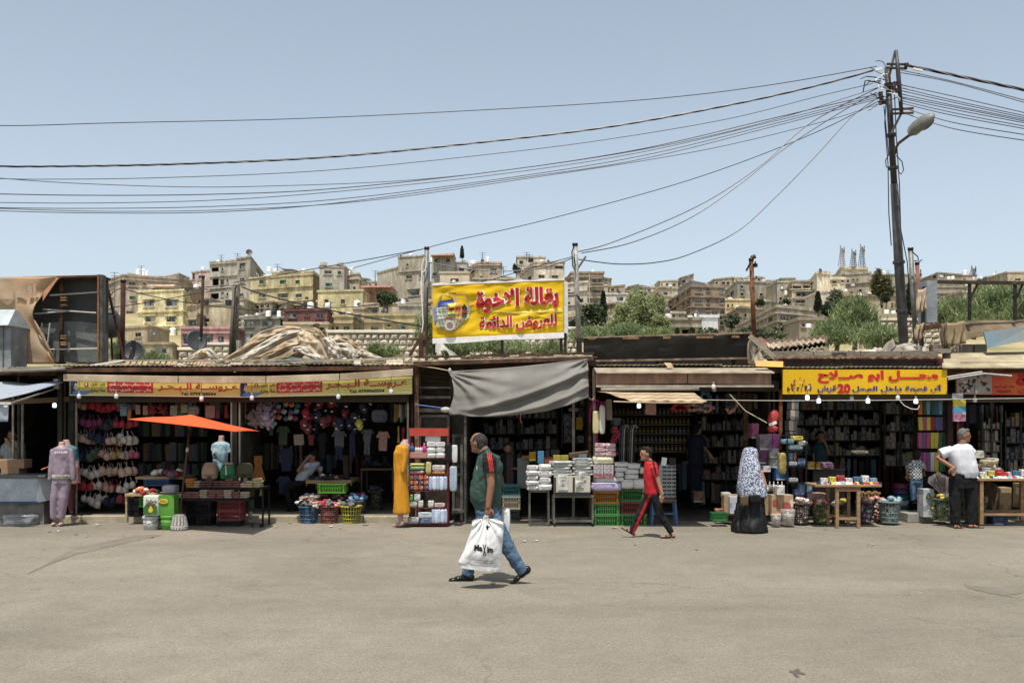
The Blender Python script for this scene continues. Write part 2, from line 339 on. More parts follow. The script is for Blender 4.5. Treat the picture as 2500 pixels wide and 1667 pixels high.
# HILL BUILDINGS
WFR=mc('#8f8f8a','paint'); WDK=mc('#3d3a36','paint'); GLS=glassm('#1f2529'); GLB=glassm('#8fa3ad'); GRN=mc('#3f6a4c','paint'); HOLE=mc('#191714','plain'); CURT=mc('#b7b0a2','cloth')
def wall_holes(mb,A,B,z0,z1,holes,n,dep=.22,mi=0):
 """wall from A to B (xy), holes [(u0,u1,z0,z1)]"""
 A=Vector((A[0],A[1],0)); B=Vector((B[0],B[1],0)); L_=(B-A).length; t=(B-A)/L_
 us=sorted({0,L_}|{h_[0] for h_ in holes}|{h_[1] for h_ in holes}); zs=sorted({z0,z1}|{h_[2] for h_ in holes}|{h_[3] for h_ in holes})
 def q(u,z,d_=0):p=A+t*u-n*d_; return(p.x,p.y,z)
 for i in range(len(us)-1):
  for j in range(len(zs)-1):
   cu=(us[i]+us[i+1])/2; cz=(zs[j]+zs[j+1])/2
   if any(h_[0]<cu<h_[1] and h_[2]<cz<h_[3] for h_ in holes):continue
   mb.add([q(us[i],zs[j]),q(us[i+1],zs[j]),q(us[i+1],zs[j+1]),q(us[i],zs[j+1])],[(0,1,2,3)],mi)
 for a,b,c,d_ in holes:
  for p,r_ in(((a,c),(b,c)),((b,c),(b,d_)),((b,d_),(a,d_)),((a,d_),(a,c))):
   mb.add([q(*p),q(*r_),q(*r_,dep),q(*p,dep)],[(0,1,2,3)],mi)
 return q
def bld(name,label,corners,top,bot,col,wins='',cat='building',kind='stucco',bands=(),cope=.22,c2=None,cren=False,roofcol='#9c9180',pipes=(),par=.7):
 """corners [(px, Y)...] of the visible walls from left to right; top/bot = photo rows at the first listed corner (or (row, corner index))"""
 ci=0
 if isinstance(top,tuple):top,ci=top
 zt=PZ(top,corners[ci][1]); zb=PZ(bot,corners[ci][1])-3
 pts=[Vector((PX(px,Y),Y,0)) for px,Y in corners]
 base=thing(name,label,cat,(pts[0].x,pts[0].y,zb))
 wl=[w_.split(',') for w_ in wins.split()]
 mb=MB(); wm=mc(col,kind,c2); sides=[]; ctr=sum(pts,Vector())/len(pts)
 bx_,by_=pts[0],pts[-1]; depth=max(6,min(14,(by_-bx_).length*.8))
 C1=by_+Vector((0,depth,0)); C0=bx_+Vector((0,depth,0))
 if len(pts)==2:
  C1=by_+Vector((0,depth,0))
 wins_done=[]
 for i in range(len(pts)-1):
  A,B=pts[i],pts[i+1]; t=(B-A).normalized(); n=Vector((t.y,-t.x,0))
  holes=[]; specs=[]
  for w_ in wl:
   x0,y0,x1,y1=map(float,w_[:4]); s=w_[4] if len(w_)>4 else 'w'
   xm=(x0+x1)/2
   if not(corners[i][0]<=xm<corners[i+1][0]):continue
   def uu(px):
    k_=(px-1250)/FPX; T=(k_*A.y-A.x)/((B.x-A.x)-k_*(B.y-A.y)); return T*(B-A).length,A.y+T*(B.y-A.y)
   u0,ya=uu(x0); u1,yb=uu(x1); ym=(ya+yb)/2; L_=(B-A).length
   u0=max(.05,min(L_-.3,u0)); u1=max(u0+.2,min(L_-.05,u1))
   zz0,zz1=PZ(y1,ym),PZ(y0,ym)
   if zz1>zt-.25:zz1=zt-.25
   if zz0>zz1-.2 or any(u0<h_[1]+.04 and u1>h_[0]-.04 and zz0<h_[3]+.04 and zz1>h_[2]-.04 for h_ in holes):continue
   holes.append((u0,u1,zz0,zz1)); specs.append(s)
  wall_holes(mb,A,B,zb,zt,holes,n)
  for(u0,u1,a,b),s in zip(holes,specs):
   def q(u,z,d_=0):p=A+t*u-n*d_; return Vector((p.x,p.y,z))
   def lbar(u0_,z0_,u1_,z1_,d0,d1,M):
    M.hexa([q(u0_,z0_,d0),q(u1_,z0_,d0),q(u1_,z0_,d1),q(u0_,z0_,d1),q(u0_,z1_,d0),q(u1_,z1_,d0),q(u1_,z1_,d1),q(u0_,z1_,d1)])
   if s=='d':
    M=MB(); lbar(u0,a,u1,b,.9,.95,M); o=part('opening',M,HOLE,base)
    if(u1-u0)>1.6:
     M2=MB()
     for kk in range(int((u1-u0)/.35)):lbar(u0+kk*.35+.1,a,u0+kk*.35+.13,a+(b-a)*.42,.06,.09,M2)
     lbar(u0,a+(b-a)*.42,u1,a+(b-a)*.42+.05,.05,.1,M2); part('railing',M2,WDK,base,sub=o)
    continue
   fw=.07 if(u1-u0)>.8 else .05; fmt={'w':WFR,'k':WDK,'g':GRN,'b':WFR,'m':WFR,'c':WFR}[s[0]]
   M=MB(); lbar(u0,a,u1,a+fw,.06,.16,M); lbar(u0,b-fw,u1,b,.06,.16,M); lbar(u0,a,u0+fw,b,.062,.158,M); lbar(u1-fw,a,u1,b,.062,.158,M)
   nm=2 if s[0]!='m' else max(3,int((u1-u0)/.75))
   if(u1-u0)<.7:nm=1
   for kk in range(1,nm):uc=u0+(u1-u0)*kk/nm; lbar(uc-fw*.4,a+fw,uc+fw*.4,b-fw,.08,.15,M)
   if s[0]=='m':lbar(u0+fw,b-(b-a)*.28-.03,u1-fw,b-(b-a)*.28+.03,.085,.145,M)
   o=part('window',M,fmt,base)
   for kk in range(nm):
    M3=MB(); ua,ub=u0+(u1-u0)*kk/nm+.02,u0+(u1-u0)*(kk+1)/nm-.02
    lbar(ua,a+.02,ub,b-.02,.105+.01*kk,.115+.01*kk,M3)
    pm=GLS
    if s[0]=='b' and kk==(len(wins_done)%2):pm=GLB
    if s[0]=='g':pm=GRN if kk==0 else glassm('#5f7a6a')
    if s[0]=='c' and kk:pm=CURT
    part('pane',M3,pm,base,sub=o)
   M4=MB(); lbar(u0-.12,a-.1,u1+.12,a-.005,-.1,.05,M4); part('sill',M4,wm,base,sub=o)
   if(u1-u0)>1.1:
    M4=MB(); lbar(u0-.18,b+.03,u1+.18,b+.15,-.16,0,M4); part('lintel',M4,wm,base)
   wins_done.append(1)
 for a,b in((pts[-1],C1),(C1,C0),(C0,pts[0])):
  mb.add([(a.x,a.y,zb),(b.x,b.y,zb),(b.x,b.y,zt),(a.x,a.y,zt)],[(0,1,2,3)])
 part('wall',mb,wm,base)
 allp=pts+[C1,C0]
 r=MB(); r.add([(p.x,p.y,zt-par if len(allp) else 0) for p in allp],[tuple(range(len(allp)))]); part('roof',r,mc(roofcol,'conc',bscale=3),base)
 cp=MB()
 for i in range(len(allp)):
  a=allp[i]; b=allp[(i+1)%len(allp)]; t=(b-a).normalized()
  cp.bar(a.to_3d()+Vector((0,0,zt))-t*.02*(i+1),b+Vector((0,0,zt))+t*.02*(i+1),.2+.012*i,cope+.008*i)
 part('parapet',cp,mc(col,kind,c2),base)
 for bnd in bands:
  M=MB()
  for i in range(len(pts)-1):
   zz=PZ(bnd,corners[ci][1]); a,b=pts[i],pts[i+1]; t=(b-a).normalized(); n=Vector((t.y,-t.x,0))
   M.bar(a+n*.05+Vector((0,0,zz+.003*i)),b+n*.05+Vector((0,0,zz+.003*i)),.26,.14)
  part('ledge',M,wm,base)
 for i,px in enumerate(pipes):
  Y=corners[ci][1]-.15; x=PX(px,Y); part('drainpipe',MB().cyl((x,Y,zb+2),(x,Y,zt-.2),.07),mc('#8d877b','paint'),base)
 if cren:
  a,b=pts[0],pts[1]; L_=(b-a).length; k_=int(L_/.9)
  for i in range(k_):
   if i%2==0:
    p=a+(b-a)*((i+.5)/k_); part('merlon',MB().bx(p.x-.4,p.x+.4,p.y-.1,p.y+.25,zt,zt+.5),wm,base)
 return base
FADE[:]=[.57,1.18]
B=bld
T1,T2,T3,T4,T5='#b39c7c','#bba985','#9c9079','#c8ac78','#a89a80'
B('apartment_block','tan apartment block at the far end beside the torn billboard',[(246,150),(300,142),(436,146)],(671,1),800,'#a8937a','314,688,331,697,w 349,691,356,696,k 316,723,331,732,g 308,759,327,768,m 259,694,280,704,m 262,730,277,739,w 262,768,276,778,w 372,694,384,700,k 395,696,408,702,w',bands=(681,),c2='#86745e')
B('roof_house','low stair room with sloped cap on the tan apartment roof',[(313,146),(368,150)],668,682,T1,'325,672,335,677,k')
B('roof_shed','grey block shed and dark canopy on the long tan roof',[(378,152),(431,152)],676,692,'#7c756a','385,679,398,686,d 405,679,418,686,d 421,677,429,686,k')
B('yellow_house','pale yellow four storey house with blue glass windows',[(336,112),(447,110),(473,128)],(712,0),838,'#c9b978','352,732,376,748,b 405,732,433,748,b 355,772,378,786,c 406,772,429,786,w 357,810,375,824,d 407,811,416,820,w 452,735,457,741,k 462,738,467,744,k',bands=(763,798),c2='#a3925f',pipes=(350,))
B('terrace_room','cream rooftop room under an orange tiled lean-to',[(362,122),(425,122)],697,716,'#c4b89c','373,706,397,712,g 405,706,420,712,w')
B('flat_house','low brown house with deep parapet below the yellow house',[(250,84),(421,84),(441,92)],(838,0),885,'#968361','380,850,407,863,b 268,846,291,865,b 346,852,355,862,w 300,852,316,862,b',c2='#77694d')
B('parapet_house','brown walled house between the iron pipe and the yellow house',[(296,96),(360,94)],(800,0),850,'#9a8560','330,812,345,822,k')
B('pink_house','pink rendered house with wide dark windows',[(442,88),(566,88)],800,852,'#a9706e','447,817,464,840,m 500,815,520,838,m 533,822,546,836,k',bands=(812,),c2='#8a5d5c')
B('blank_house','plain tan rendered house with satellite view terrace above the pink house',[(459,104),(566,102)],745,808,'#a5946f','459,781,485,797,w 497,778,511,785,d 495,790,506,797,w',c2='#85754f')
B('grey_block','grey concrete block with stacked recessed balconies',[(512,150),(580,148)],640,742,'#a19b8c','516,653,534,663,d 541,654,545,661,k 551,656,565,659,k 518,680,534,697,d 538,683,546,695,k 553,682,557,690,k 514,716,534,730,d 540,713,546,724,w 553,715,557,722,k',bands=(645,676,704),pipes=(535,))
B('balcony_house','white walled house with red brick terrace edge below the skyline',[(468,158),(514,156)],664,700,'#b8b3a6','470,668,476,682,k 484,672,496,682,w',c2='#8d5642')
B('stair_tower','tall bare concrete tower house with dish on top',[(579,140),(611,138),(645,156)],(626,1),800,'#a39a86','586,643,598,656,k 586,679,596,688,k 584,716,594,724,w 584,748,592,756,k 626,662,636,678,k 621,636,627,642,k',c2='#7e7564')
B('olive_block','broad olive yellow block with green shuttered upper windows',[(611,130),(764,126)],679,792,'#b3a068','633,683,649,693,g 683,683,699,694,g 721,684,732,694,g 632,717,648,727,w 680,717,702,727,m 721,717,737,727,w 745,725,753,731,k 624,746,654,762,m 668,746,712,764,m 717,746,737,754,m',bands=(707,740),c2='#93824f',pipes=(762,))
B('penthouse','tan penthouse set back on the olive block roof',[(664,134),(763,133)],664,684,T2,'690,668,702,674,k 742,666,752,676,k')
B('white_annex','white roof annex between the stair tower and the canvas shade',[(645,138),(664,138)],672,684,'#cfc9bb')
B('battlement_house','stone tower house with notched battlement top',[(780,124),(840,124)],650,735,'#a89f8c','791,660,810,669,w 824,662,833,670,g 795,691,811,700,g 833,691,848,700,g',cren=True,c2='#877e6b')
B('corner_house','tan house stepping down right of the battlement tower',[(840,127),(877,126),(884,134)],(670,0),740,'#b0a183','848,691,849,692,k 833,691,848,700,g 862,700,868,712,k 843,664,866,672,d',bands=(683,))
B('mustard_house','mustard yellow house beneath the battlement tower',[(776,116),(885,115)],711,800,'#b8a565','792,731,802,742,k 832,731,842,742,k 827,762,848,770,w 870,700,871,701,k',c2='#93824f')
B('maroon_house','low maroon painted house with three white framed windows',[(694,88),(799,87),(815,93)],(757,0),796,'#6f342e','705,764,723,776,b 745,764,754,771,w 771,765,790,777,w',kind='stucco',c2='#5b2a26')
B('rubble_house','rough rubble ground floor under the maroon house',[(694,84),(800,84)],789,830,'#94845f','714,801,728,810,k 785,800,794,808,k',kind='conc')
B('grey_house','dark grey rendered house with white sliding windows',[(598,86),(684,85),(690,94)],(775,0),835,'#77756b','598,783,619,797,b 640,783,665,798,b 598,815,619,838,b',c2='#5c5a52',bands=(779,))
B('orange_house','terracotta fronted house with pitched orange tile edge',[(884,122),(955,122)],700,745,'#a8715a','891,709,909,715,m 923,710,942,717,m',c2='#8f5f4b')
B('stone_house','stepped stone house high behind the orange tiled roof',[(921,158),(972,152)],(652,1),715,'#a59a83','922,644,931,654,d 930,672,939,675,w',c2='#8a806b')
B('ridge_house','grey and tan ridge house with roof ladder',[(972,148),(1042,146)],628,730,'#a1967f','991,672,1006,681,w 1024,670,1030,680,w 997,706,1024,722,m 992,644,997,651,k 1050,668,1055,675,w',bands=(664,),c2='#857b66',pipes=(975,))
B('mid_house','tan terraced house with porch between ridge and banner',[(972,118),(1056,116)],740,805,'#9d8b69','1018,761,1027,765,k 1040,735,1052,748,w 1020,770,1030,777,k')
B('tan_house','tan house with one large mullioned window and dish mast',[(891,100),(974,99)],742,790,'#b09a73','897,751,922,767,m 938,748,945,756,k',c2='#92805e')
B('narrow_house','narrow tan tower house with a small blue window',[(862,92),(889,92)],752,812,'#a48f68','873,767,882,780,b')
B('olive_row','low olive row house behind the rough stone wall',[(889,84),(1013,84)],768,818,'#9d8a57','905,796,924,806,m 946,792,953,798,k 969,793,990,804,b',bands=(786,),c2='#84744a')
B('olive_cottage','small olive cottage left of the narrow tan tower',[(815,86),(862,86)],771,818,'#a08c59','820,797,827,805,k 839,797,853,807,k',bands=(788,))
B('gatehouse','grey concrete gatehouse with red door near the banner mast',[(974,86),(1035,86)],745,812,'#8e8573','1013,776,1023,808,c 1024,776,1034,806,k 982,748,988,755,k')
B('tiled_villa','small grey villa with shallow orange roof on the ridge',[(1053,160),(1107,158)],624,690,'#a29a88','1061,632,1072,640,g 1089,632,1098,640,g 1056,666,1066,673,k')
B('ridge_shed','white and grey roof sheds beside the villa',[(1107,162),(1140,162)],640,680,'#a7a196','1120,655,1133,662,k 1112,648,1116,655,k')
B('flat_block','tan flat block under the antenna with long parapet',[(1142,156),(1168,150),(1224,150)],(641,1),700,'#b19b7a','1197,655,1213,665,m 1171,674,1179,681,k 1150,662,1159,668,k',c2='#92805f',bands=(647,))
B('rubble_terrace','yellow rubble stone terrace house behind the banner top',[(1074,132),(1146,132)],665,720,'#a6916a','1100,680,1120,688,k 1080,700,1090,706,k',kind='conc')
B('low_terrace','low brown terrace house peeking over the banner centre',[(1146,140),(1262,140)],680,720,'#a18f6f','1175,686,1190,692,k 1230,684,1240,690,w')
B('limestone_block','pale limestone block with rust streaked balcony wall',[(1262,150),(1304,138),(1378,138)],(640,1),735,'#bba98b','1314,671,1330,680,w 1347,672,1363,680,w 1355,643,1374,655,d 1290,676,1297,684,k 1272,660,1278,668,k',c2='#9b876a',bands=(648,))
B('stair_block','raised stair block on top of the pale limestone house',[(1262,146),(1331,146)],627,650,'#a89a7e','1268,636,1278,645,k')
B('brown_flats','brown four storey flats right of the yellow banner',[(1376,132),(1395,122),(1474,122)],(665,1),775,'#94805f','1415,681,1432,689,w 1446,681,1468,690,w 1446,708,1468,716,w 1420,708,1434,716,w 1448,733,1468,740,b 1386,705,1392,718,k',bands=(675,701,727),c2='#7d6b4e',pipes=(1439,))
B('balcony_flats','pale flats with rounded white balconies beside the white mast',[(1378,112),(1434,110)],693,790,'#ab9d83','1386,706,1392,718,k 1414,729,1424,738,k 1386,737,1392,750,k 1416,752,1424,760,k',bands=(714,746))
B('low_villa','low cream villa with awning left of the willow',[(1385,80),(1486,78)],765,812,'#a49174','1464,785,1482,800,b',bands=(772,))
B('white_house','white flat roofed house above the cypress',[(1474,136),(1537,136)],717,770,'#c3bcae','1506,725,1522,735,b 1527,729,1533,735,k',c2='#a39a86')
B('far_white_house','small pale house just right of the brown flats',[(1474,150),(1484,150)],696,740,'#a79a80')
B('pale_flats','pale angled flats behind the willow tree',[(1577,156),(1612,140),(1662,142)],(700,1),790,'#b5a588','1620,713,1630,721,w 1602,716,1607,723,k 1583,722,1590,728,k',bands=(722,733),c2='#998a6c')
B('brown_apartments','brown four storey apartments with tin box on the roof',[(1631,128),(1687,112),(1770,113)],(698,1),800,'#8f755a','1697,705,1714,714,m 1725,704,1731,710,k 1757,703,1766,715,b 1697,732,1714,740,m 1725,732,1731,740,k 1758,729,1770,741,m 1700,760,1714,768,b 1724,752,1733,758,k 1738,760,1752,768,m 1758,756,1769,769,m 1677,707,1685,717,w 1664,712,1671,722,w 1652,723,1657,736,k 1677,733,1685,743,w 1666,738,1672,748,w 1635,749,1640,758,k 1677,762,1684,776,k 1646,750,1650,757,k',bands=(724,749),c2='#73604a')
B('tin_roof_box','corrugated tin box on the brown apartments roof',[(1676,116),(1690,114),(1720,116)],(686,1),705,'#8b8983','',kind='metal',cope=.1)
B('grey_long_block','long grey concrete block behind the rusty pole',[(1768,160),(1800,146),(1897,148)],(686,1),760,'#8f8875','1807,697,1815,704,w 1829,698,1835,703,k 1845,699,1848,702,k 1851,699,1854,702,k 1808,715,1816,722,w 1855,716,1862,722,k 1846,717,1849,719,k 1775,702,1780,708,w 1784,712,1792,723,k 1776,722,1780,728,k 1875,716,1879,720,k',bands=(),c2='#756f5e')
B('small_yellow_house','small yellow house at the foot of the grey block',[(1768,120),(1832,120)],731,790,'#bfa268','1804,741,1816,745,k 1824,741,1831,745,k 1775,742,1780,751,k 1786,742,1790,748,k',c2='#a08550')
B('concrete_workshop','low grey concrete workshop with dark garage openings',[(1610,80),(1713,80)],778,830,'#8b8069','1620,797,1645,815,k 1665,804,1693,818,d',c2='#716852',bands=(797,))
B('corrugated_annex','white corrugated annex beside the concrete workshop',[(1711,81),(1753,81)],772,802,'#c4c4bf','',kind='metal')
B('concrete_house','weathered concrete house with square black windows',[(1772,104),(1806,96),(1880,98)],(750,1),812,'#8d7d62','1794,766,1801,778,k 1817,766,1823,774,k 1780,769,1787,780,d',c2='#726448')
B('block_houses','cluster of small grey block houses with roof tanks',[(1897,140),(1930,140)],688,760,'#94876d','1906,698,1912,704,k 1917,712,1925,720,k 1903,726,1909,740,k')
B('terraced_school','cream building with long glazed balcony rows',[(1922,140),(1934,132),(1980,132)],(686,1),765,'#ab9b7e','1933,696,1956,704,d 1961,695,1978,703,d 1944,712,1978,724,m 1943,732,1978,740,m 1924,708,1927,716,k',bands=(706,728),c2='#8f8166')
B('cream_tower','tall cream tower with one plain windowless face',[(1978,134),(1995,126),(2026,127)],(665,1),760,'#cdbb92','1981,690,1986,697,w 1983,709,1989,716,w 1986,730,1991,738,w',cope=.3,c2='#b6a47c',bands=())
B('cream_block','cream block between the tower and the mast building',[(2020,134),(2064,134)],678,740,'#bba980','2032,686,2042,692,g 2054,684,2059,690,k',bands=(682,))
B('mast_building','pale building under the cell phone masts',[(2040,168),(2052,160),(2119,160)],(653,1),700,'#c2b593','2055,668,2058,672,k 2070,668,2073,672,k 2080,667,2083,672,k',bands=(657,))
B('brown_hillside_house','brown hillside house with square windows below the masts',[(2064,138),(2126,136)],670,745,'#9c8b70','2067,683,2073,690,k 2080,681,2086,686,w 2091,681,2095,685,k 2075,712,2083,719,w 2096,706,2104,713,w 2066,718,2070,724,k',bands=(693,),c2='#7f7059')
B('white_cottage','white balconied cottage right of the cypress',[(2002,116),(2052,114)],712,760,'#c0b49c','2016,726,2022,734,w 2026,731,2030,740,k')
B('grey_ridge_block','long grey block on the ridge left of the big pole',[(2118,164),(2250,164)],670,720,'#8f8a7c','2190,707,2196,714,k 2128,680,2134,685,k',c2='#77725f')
B('hill_house','tan hillside house with white domed tanks under the willow',[(2060,112),(2200,112)],718,775,'#94835f','2090,738,2097,747,k 2112,736,2118,744,k 2150,740,2156,752,d 2175,740,2181,752,k 2187,735,2194,742,k',bands=(722,),c2='#776a4c')
B('stone_school','school like building with rough brick end wall',[(1822,86),(1898,74),(2024,78)],(747,1),830,'#9a8d77','1905,766,1926,782,m 1929,768,1953,783,m 1977,771,1993,780,m 1997,773,2017,781,m 1907,802,1932,815,k 1875,769,1886,786,m 1856,776,1861,784,k 1846,778,1848,784,k 1832,782,1837,796,k',bands=(763,784),c2='#7c7059',par=.9)
B('crumbling_shed','crumbling brown shed in front of the stone building',[(1952,70),(2022,70)],778,832,'#7c6c54','1983,782,1992,790,d 1998,780,2018,788,d 1983,793,1992,798,d 1998,791,2019,798,d 1958,790,1964,797,k',kind='conc')
B('far_flats','brown ridge flats right of the leaning poles',[(2248,158),(2290,150),(2347,152)],(666,1),740,'#92816a','2255,673,2264,681,b 2290,668,2306,676,d 2325,678,2331,684,w 2278,672,2284,680,k',bands=(),c2='#766954')
B('far_flats','tan ridge flats beneath white roof tanks at the hill end',[(2345,154),(2384,154)],671,740,'#a08f70','2351,680,2358,684,w 2363,679,2370,682,k',c2='#85765a')
B('far_cottage','lone brown box house on the last ridge',[(2410,156),(2462,154)],676,720,'#94856c','2420,680,2427,686,k')
B('far_cottage','square tan house on the ridge above the green bush',[(2460,150),(2500,150)],664,720,'#a39171','2478,680,2492,685,k')
B('slope_house','brown slope house with balcony behind the metal frame',[(2284,128),(2360,128)],700,790,'#8b7964','2300,724,2318,730,k 2322,714,2334,724,d 2286,717,2290,722,w 2291,744,2312,752,d 2322,696,2326,700,w',bands=(716,738),c2='#6f604e')
B('slope_annex','grey white annex above the brown slope house',[(2300,138),(2350,138)],692,720,'#b3ad9f','2323,696,2327,700,k')
B('slope_annex','brown annex stepping down towards the green bushes',[(2350,120),(2420,120)],712,790,'#917f68','2362,718,2370,724,k')
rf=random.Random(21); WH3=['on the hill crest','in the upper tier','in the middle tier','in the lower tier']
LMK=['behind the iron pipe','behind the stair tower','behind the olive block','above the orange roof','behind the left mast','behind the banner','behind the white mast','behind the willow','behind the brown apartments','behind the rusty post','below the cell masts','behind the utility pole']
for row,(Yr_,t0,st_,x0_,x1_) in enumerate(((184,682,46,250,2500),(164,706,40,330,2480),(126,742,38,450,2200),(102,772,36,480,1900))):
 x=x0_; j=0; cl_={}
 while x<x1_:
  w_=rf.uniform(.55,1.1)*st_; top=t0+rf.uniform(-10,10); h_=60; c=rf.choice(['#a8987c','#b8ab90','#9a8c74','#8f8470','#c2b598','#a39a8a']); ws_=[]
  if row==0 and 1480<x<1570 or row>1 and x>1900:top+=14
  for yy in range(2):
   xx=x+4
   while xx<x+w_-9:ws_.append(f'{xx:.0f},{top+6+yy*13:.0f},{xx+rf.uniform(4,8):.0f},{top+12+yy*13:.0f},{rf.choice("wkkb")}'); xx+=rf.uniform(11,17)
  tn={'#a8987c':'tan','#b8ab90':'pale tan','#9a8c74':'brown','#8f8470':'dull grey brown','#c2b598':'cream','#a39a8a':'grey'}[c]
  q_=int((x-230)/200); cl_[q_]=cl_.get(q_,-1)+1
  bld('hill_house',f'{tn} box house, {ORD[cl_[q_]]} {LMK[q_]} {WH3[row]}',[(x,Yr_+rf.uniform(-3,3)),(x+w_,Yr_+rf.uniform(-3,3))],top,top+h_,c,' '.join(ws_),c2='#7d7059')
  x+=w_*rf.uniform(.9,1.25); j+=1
def tileroof(label,px0,px1,py0,py1,Y,dep,col='#b5623f'):
 x0,x1,z0,z1=PX(px0,Y),PX(px1,Y),PZ(py1,Y),PZ(py0,Y)
 r=thing('tiled_roof',label,'roof',(x0,Y,z0))
 n=max(8,int((x1-x0)/.5))
 for i in range(n):
  a=x0+(x1-x0)*i/n; b=x0+(x1-x0)*(i+1)/n-.03
  q=MB().hexa([(a,Y-.3,z0),(b,Y-.3,z0),(b,Y+dep,z1),(a,Y+dep,z1),(a,Y-.3,z0+.12),(b,Y-.3,z0+.12),(b,Y+dep,z1+.12),(a,Y+dep,z1+.12)]); part('tile_row',q,mc(col,'conc'),r)
tileroof('orange tiled lean-to above the pale yellow house',362,424,696,701,120,2,'#a86a4c')
tileroof('long orange tile roof over the terracotta house',884,954,690,702,120,4,'#a7593e')
tileroof('small orange hip roof of the grey villa on the ridge',1053,1107,618,624,157,5)
def tank_proto():
 t=MB(); pr=[(.0,0),(.5,0),(.5,.1)]
 for i in range(5):pr+=[(.5,.12+i*.24),(.47,.2+i*.24),(.5,.28+i*.24)]
 pr+=[(.49,1.32),(.4,1.42),(.2,1.48),(.18,1.56),(0,1.58)]
 t.lathe(pr,n=14); return mesh_of('tank_shell',t,mc('#d9d9d4','paint'),smooth=1)
TKM=tank_proto()
def tank(px,py,wpx,hpx,Y,label,col=None):
 w_=wpx/FPX*Y; h_=hpx/FPX*Y
 o=bpy.data.objects.new('water_tank',TKM); COL.objects.link(o); o.location=(PX(px,Y),Y,PZ(py,Y)); o.scale=(w_,w_,h_/1.58)
 props(o,label,'water tank','water tanks on the hill roofs')
 if col:o.material_slots[0].link='OBJECT'; o.material_slots[0].material=mc(col,'paint')
K='#24262a'
for a in[(337,672,11,15,148,'white tank leftmost of three on the long tan apartment roof'),(349,675,11,19,147,'tall white tank at the middle of three on the tan apartment roof'),(358,675,8,14,149,'slim white tank at the right end of the tan apartment trio'),(422,820,15,21,110,'ribbed white tank beside the pale yellow house base'),(479,704,14,10,104,'fat white tank above the plain tan house'),(505,743,12,10,103,'squat black tank near the drying cloth',K),(559,745,18,14,101,'large black tank beside the wooden pole',K),(495,660,10,8,157,'white tank on the white walled balcony house'),(534,640,12,5,148,'low white tank atop the grey balcony block'),(657,664,12,13,137,'tall white tank behind the stair tower'),(672,664,10,8,137,'small white tank left of the canvas shade'),(742,664,11,8,134,'white tank at the right edge of the olive penthouse'),(688,676,22,6,132,'long black tank lying on the olive block',K),(655,773,13,15,85,'white tank at the left of the grey house roof'),(669,770,13,13,86,'black tank on the grey house roof',K),(681,774,10,16,84,'ribbed white tank at the right of the grey house roof'),(628,770,8,6,86,'small white cistern on the grey house roof'),(602,772,9,4,86,'tiny white cistern at the edge of the grey house roof'),(758,756,16,19,90,'big white tank on the maroon house'),(771,757,13,7,90,'low white cistern on the maroon house'),(801,756,15,18,89,'ribbed white tank on the maroon house'),(872,752,16,19,93,'white tank topping the narrow tan tower'),(850,770,15,8,88,'white cistern on the olive cottage'),(861,660,11,8,128,'white tank by the roof ladder of the corner house'),(849,661,8,7,128,'small white tank with red cap on the corner house'),(948,742,12,8,100,'low white cistern on the tan mullioned house'),(962,742,12,9,100,'white cistern beside another on the tan mullioned house'),(984,742,12,13,96,'upright white tank over the gatehouse'),(1003,628,12,9,148,'white tank on the ridge house with ladder'),(1191,640,9,13,150,'upright white tank beside the dish on the flat block'),(1154,645,19,9,155,'broad white cistern left of the flat block'),(1132,640,9,6,160,'grey tank on the ridge shed','#9a9a94'),(1296,640,13,10,140,'dark grey tank on the pale limestone block',K),(1322,641,11,7,139,'white tank on the pale limestone block'),(1448,664,10,6,121,'white tank on the brown flats by the banner'),(1636,700,10,4,141,'small white cistern on the pale angled flats'),(1782,732,13,6,119,'white cistern on the small yellow house'),(1631,777,18,11,79,'white domed tank on the concrete workshop'),(1685,775,14,5,80,'low white cistern at the workshop roof centre'),(1698,774,6,9,80,'narrow white tank left of the white annex'),(1800,750,11,4,97,'white cistern on the weathered concrete house'),(1818,686,8,3,148,'white speck tank left on the grey long block'),(1830,686,6,4,148,'white tank behind the rusty pole top'),(1864,686,8,4,148,'white tank right on the grey long block'),(1919,720,8,10,138,'white tank amid the block houses'),(1917,746,12,10,120,'larger white tank below the block houses'),(1909,706,5,6,140,'tiny white tank high in the block houses'),(2002,753,14,6,77,'white cistern on the stone school end'),(1974,800,14,10,69,'white tank beside the crumbling shed'),(2056,654,9,4,160,'small white tank on the mast building'),(2121,670,8,5,163,'white tank at the left of the grey ridge block'),(2155,670,16,8,163,'pair wide white tank on the grey ridge block'),(2082,698,10,4,136,'white cistern on the brown hillside house'),(2065,712,8,6,134,'white tank beside the white cottage'),(2085,724,8,5,112,'first small white tank in the row on the tan hillside house'),(2093,722,8,5,112,'second small white tank in the row on the tan hillside house'),(2101,721,8,5,112,'last small white tank in the row on the tan hillside house'),(2122,718,12,5,112,'wide white cistern on the tan hillside house'),(2119,776,19,21,60,'large white tank above the right stone wall'),(2164,766,12,10,64,'white tank between bushes above the right stone wall'),(2182,766,13,8,64,'low white cistern nearest the big pole'),(2316,682,8,7,149,'left white tank of two on the ridge flats'),(2326,682,9,8,149,'right white tank of two on the ridge flats'),(2356,672,13,12,153,'white tank with black lid over the tan ridge flats'),(2377,682,6,7,153,'small white tank at the end of the tan ridge flats'),(2360,697,9,6,137,'white tank low behind the dark frame'),(2428,678,8,11,155,'upright white tank on the lone brown house'),(2449,672,12,6,155,'white dome tank left of the last square house'),(2395,681,8,6,156,'white tank on the bare ridge'),(2296,766,12,14,62,'white tank behind the grey column'),(2306,758,8,8,64,'small white tank further behind the grey column'),(992,628,6,4,149,'tiny white tank by the ladder top'),(1108,690,10,6,130,'white tank hidden over the banner corner')]:tank(*a)
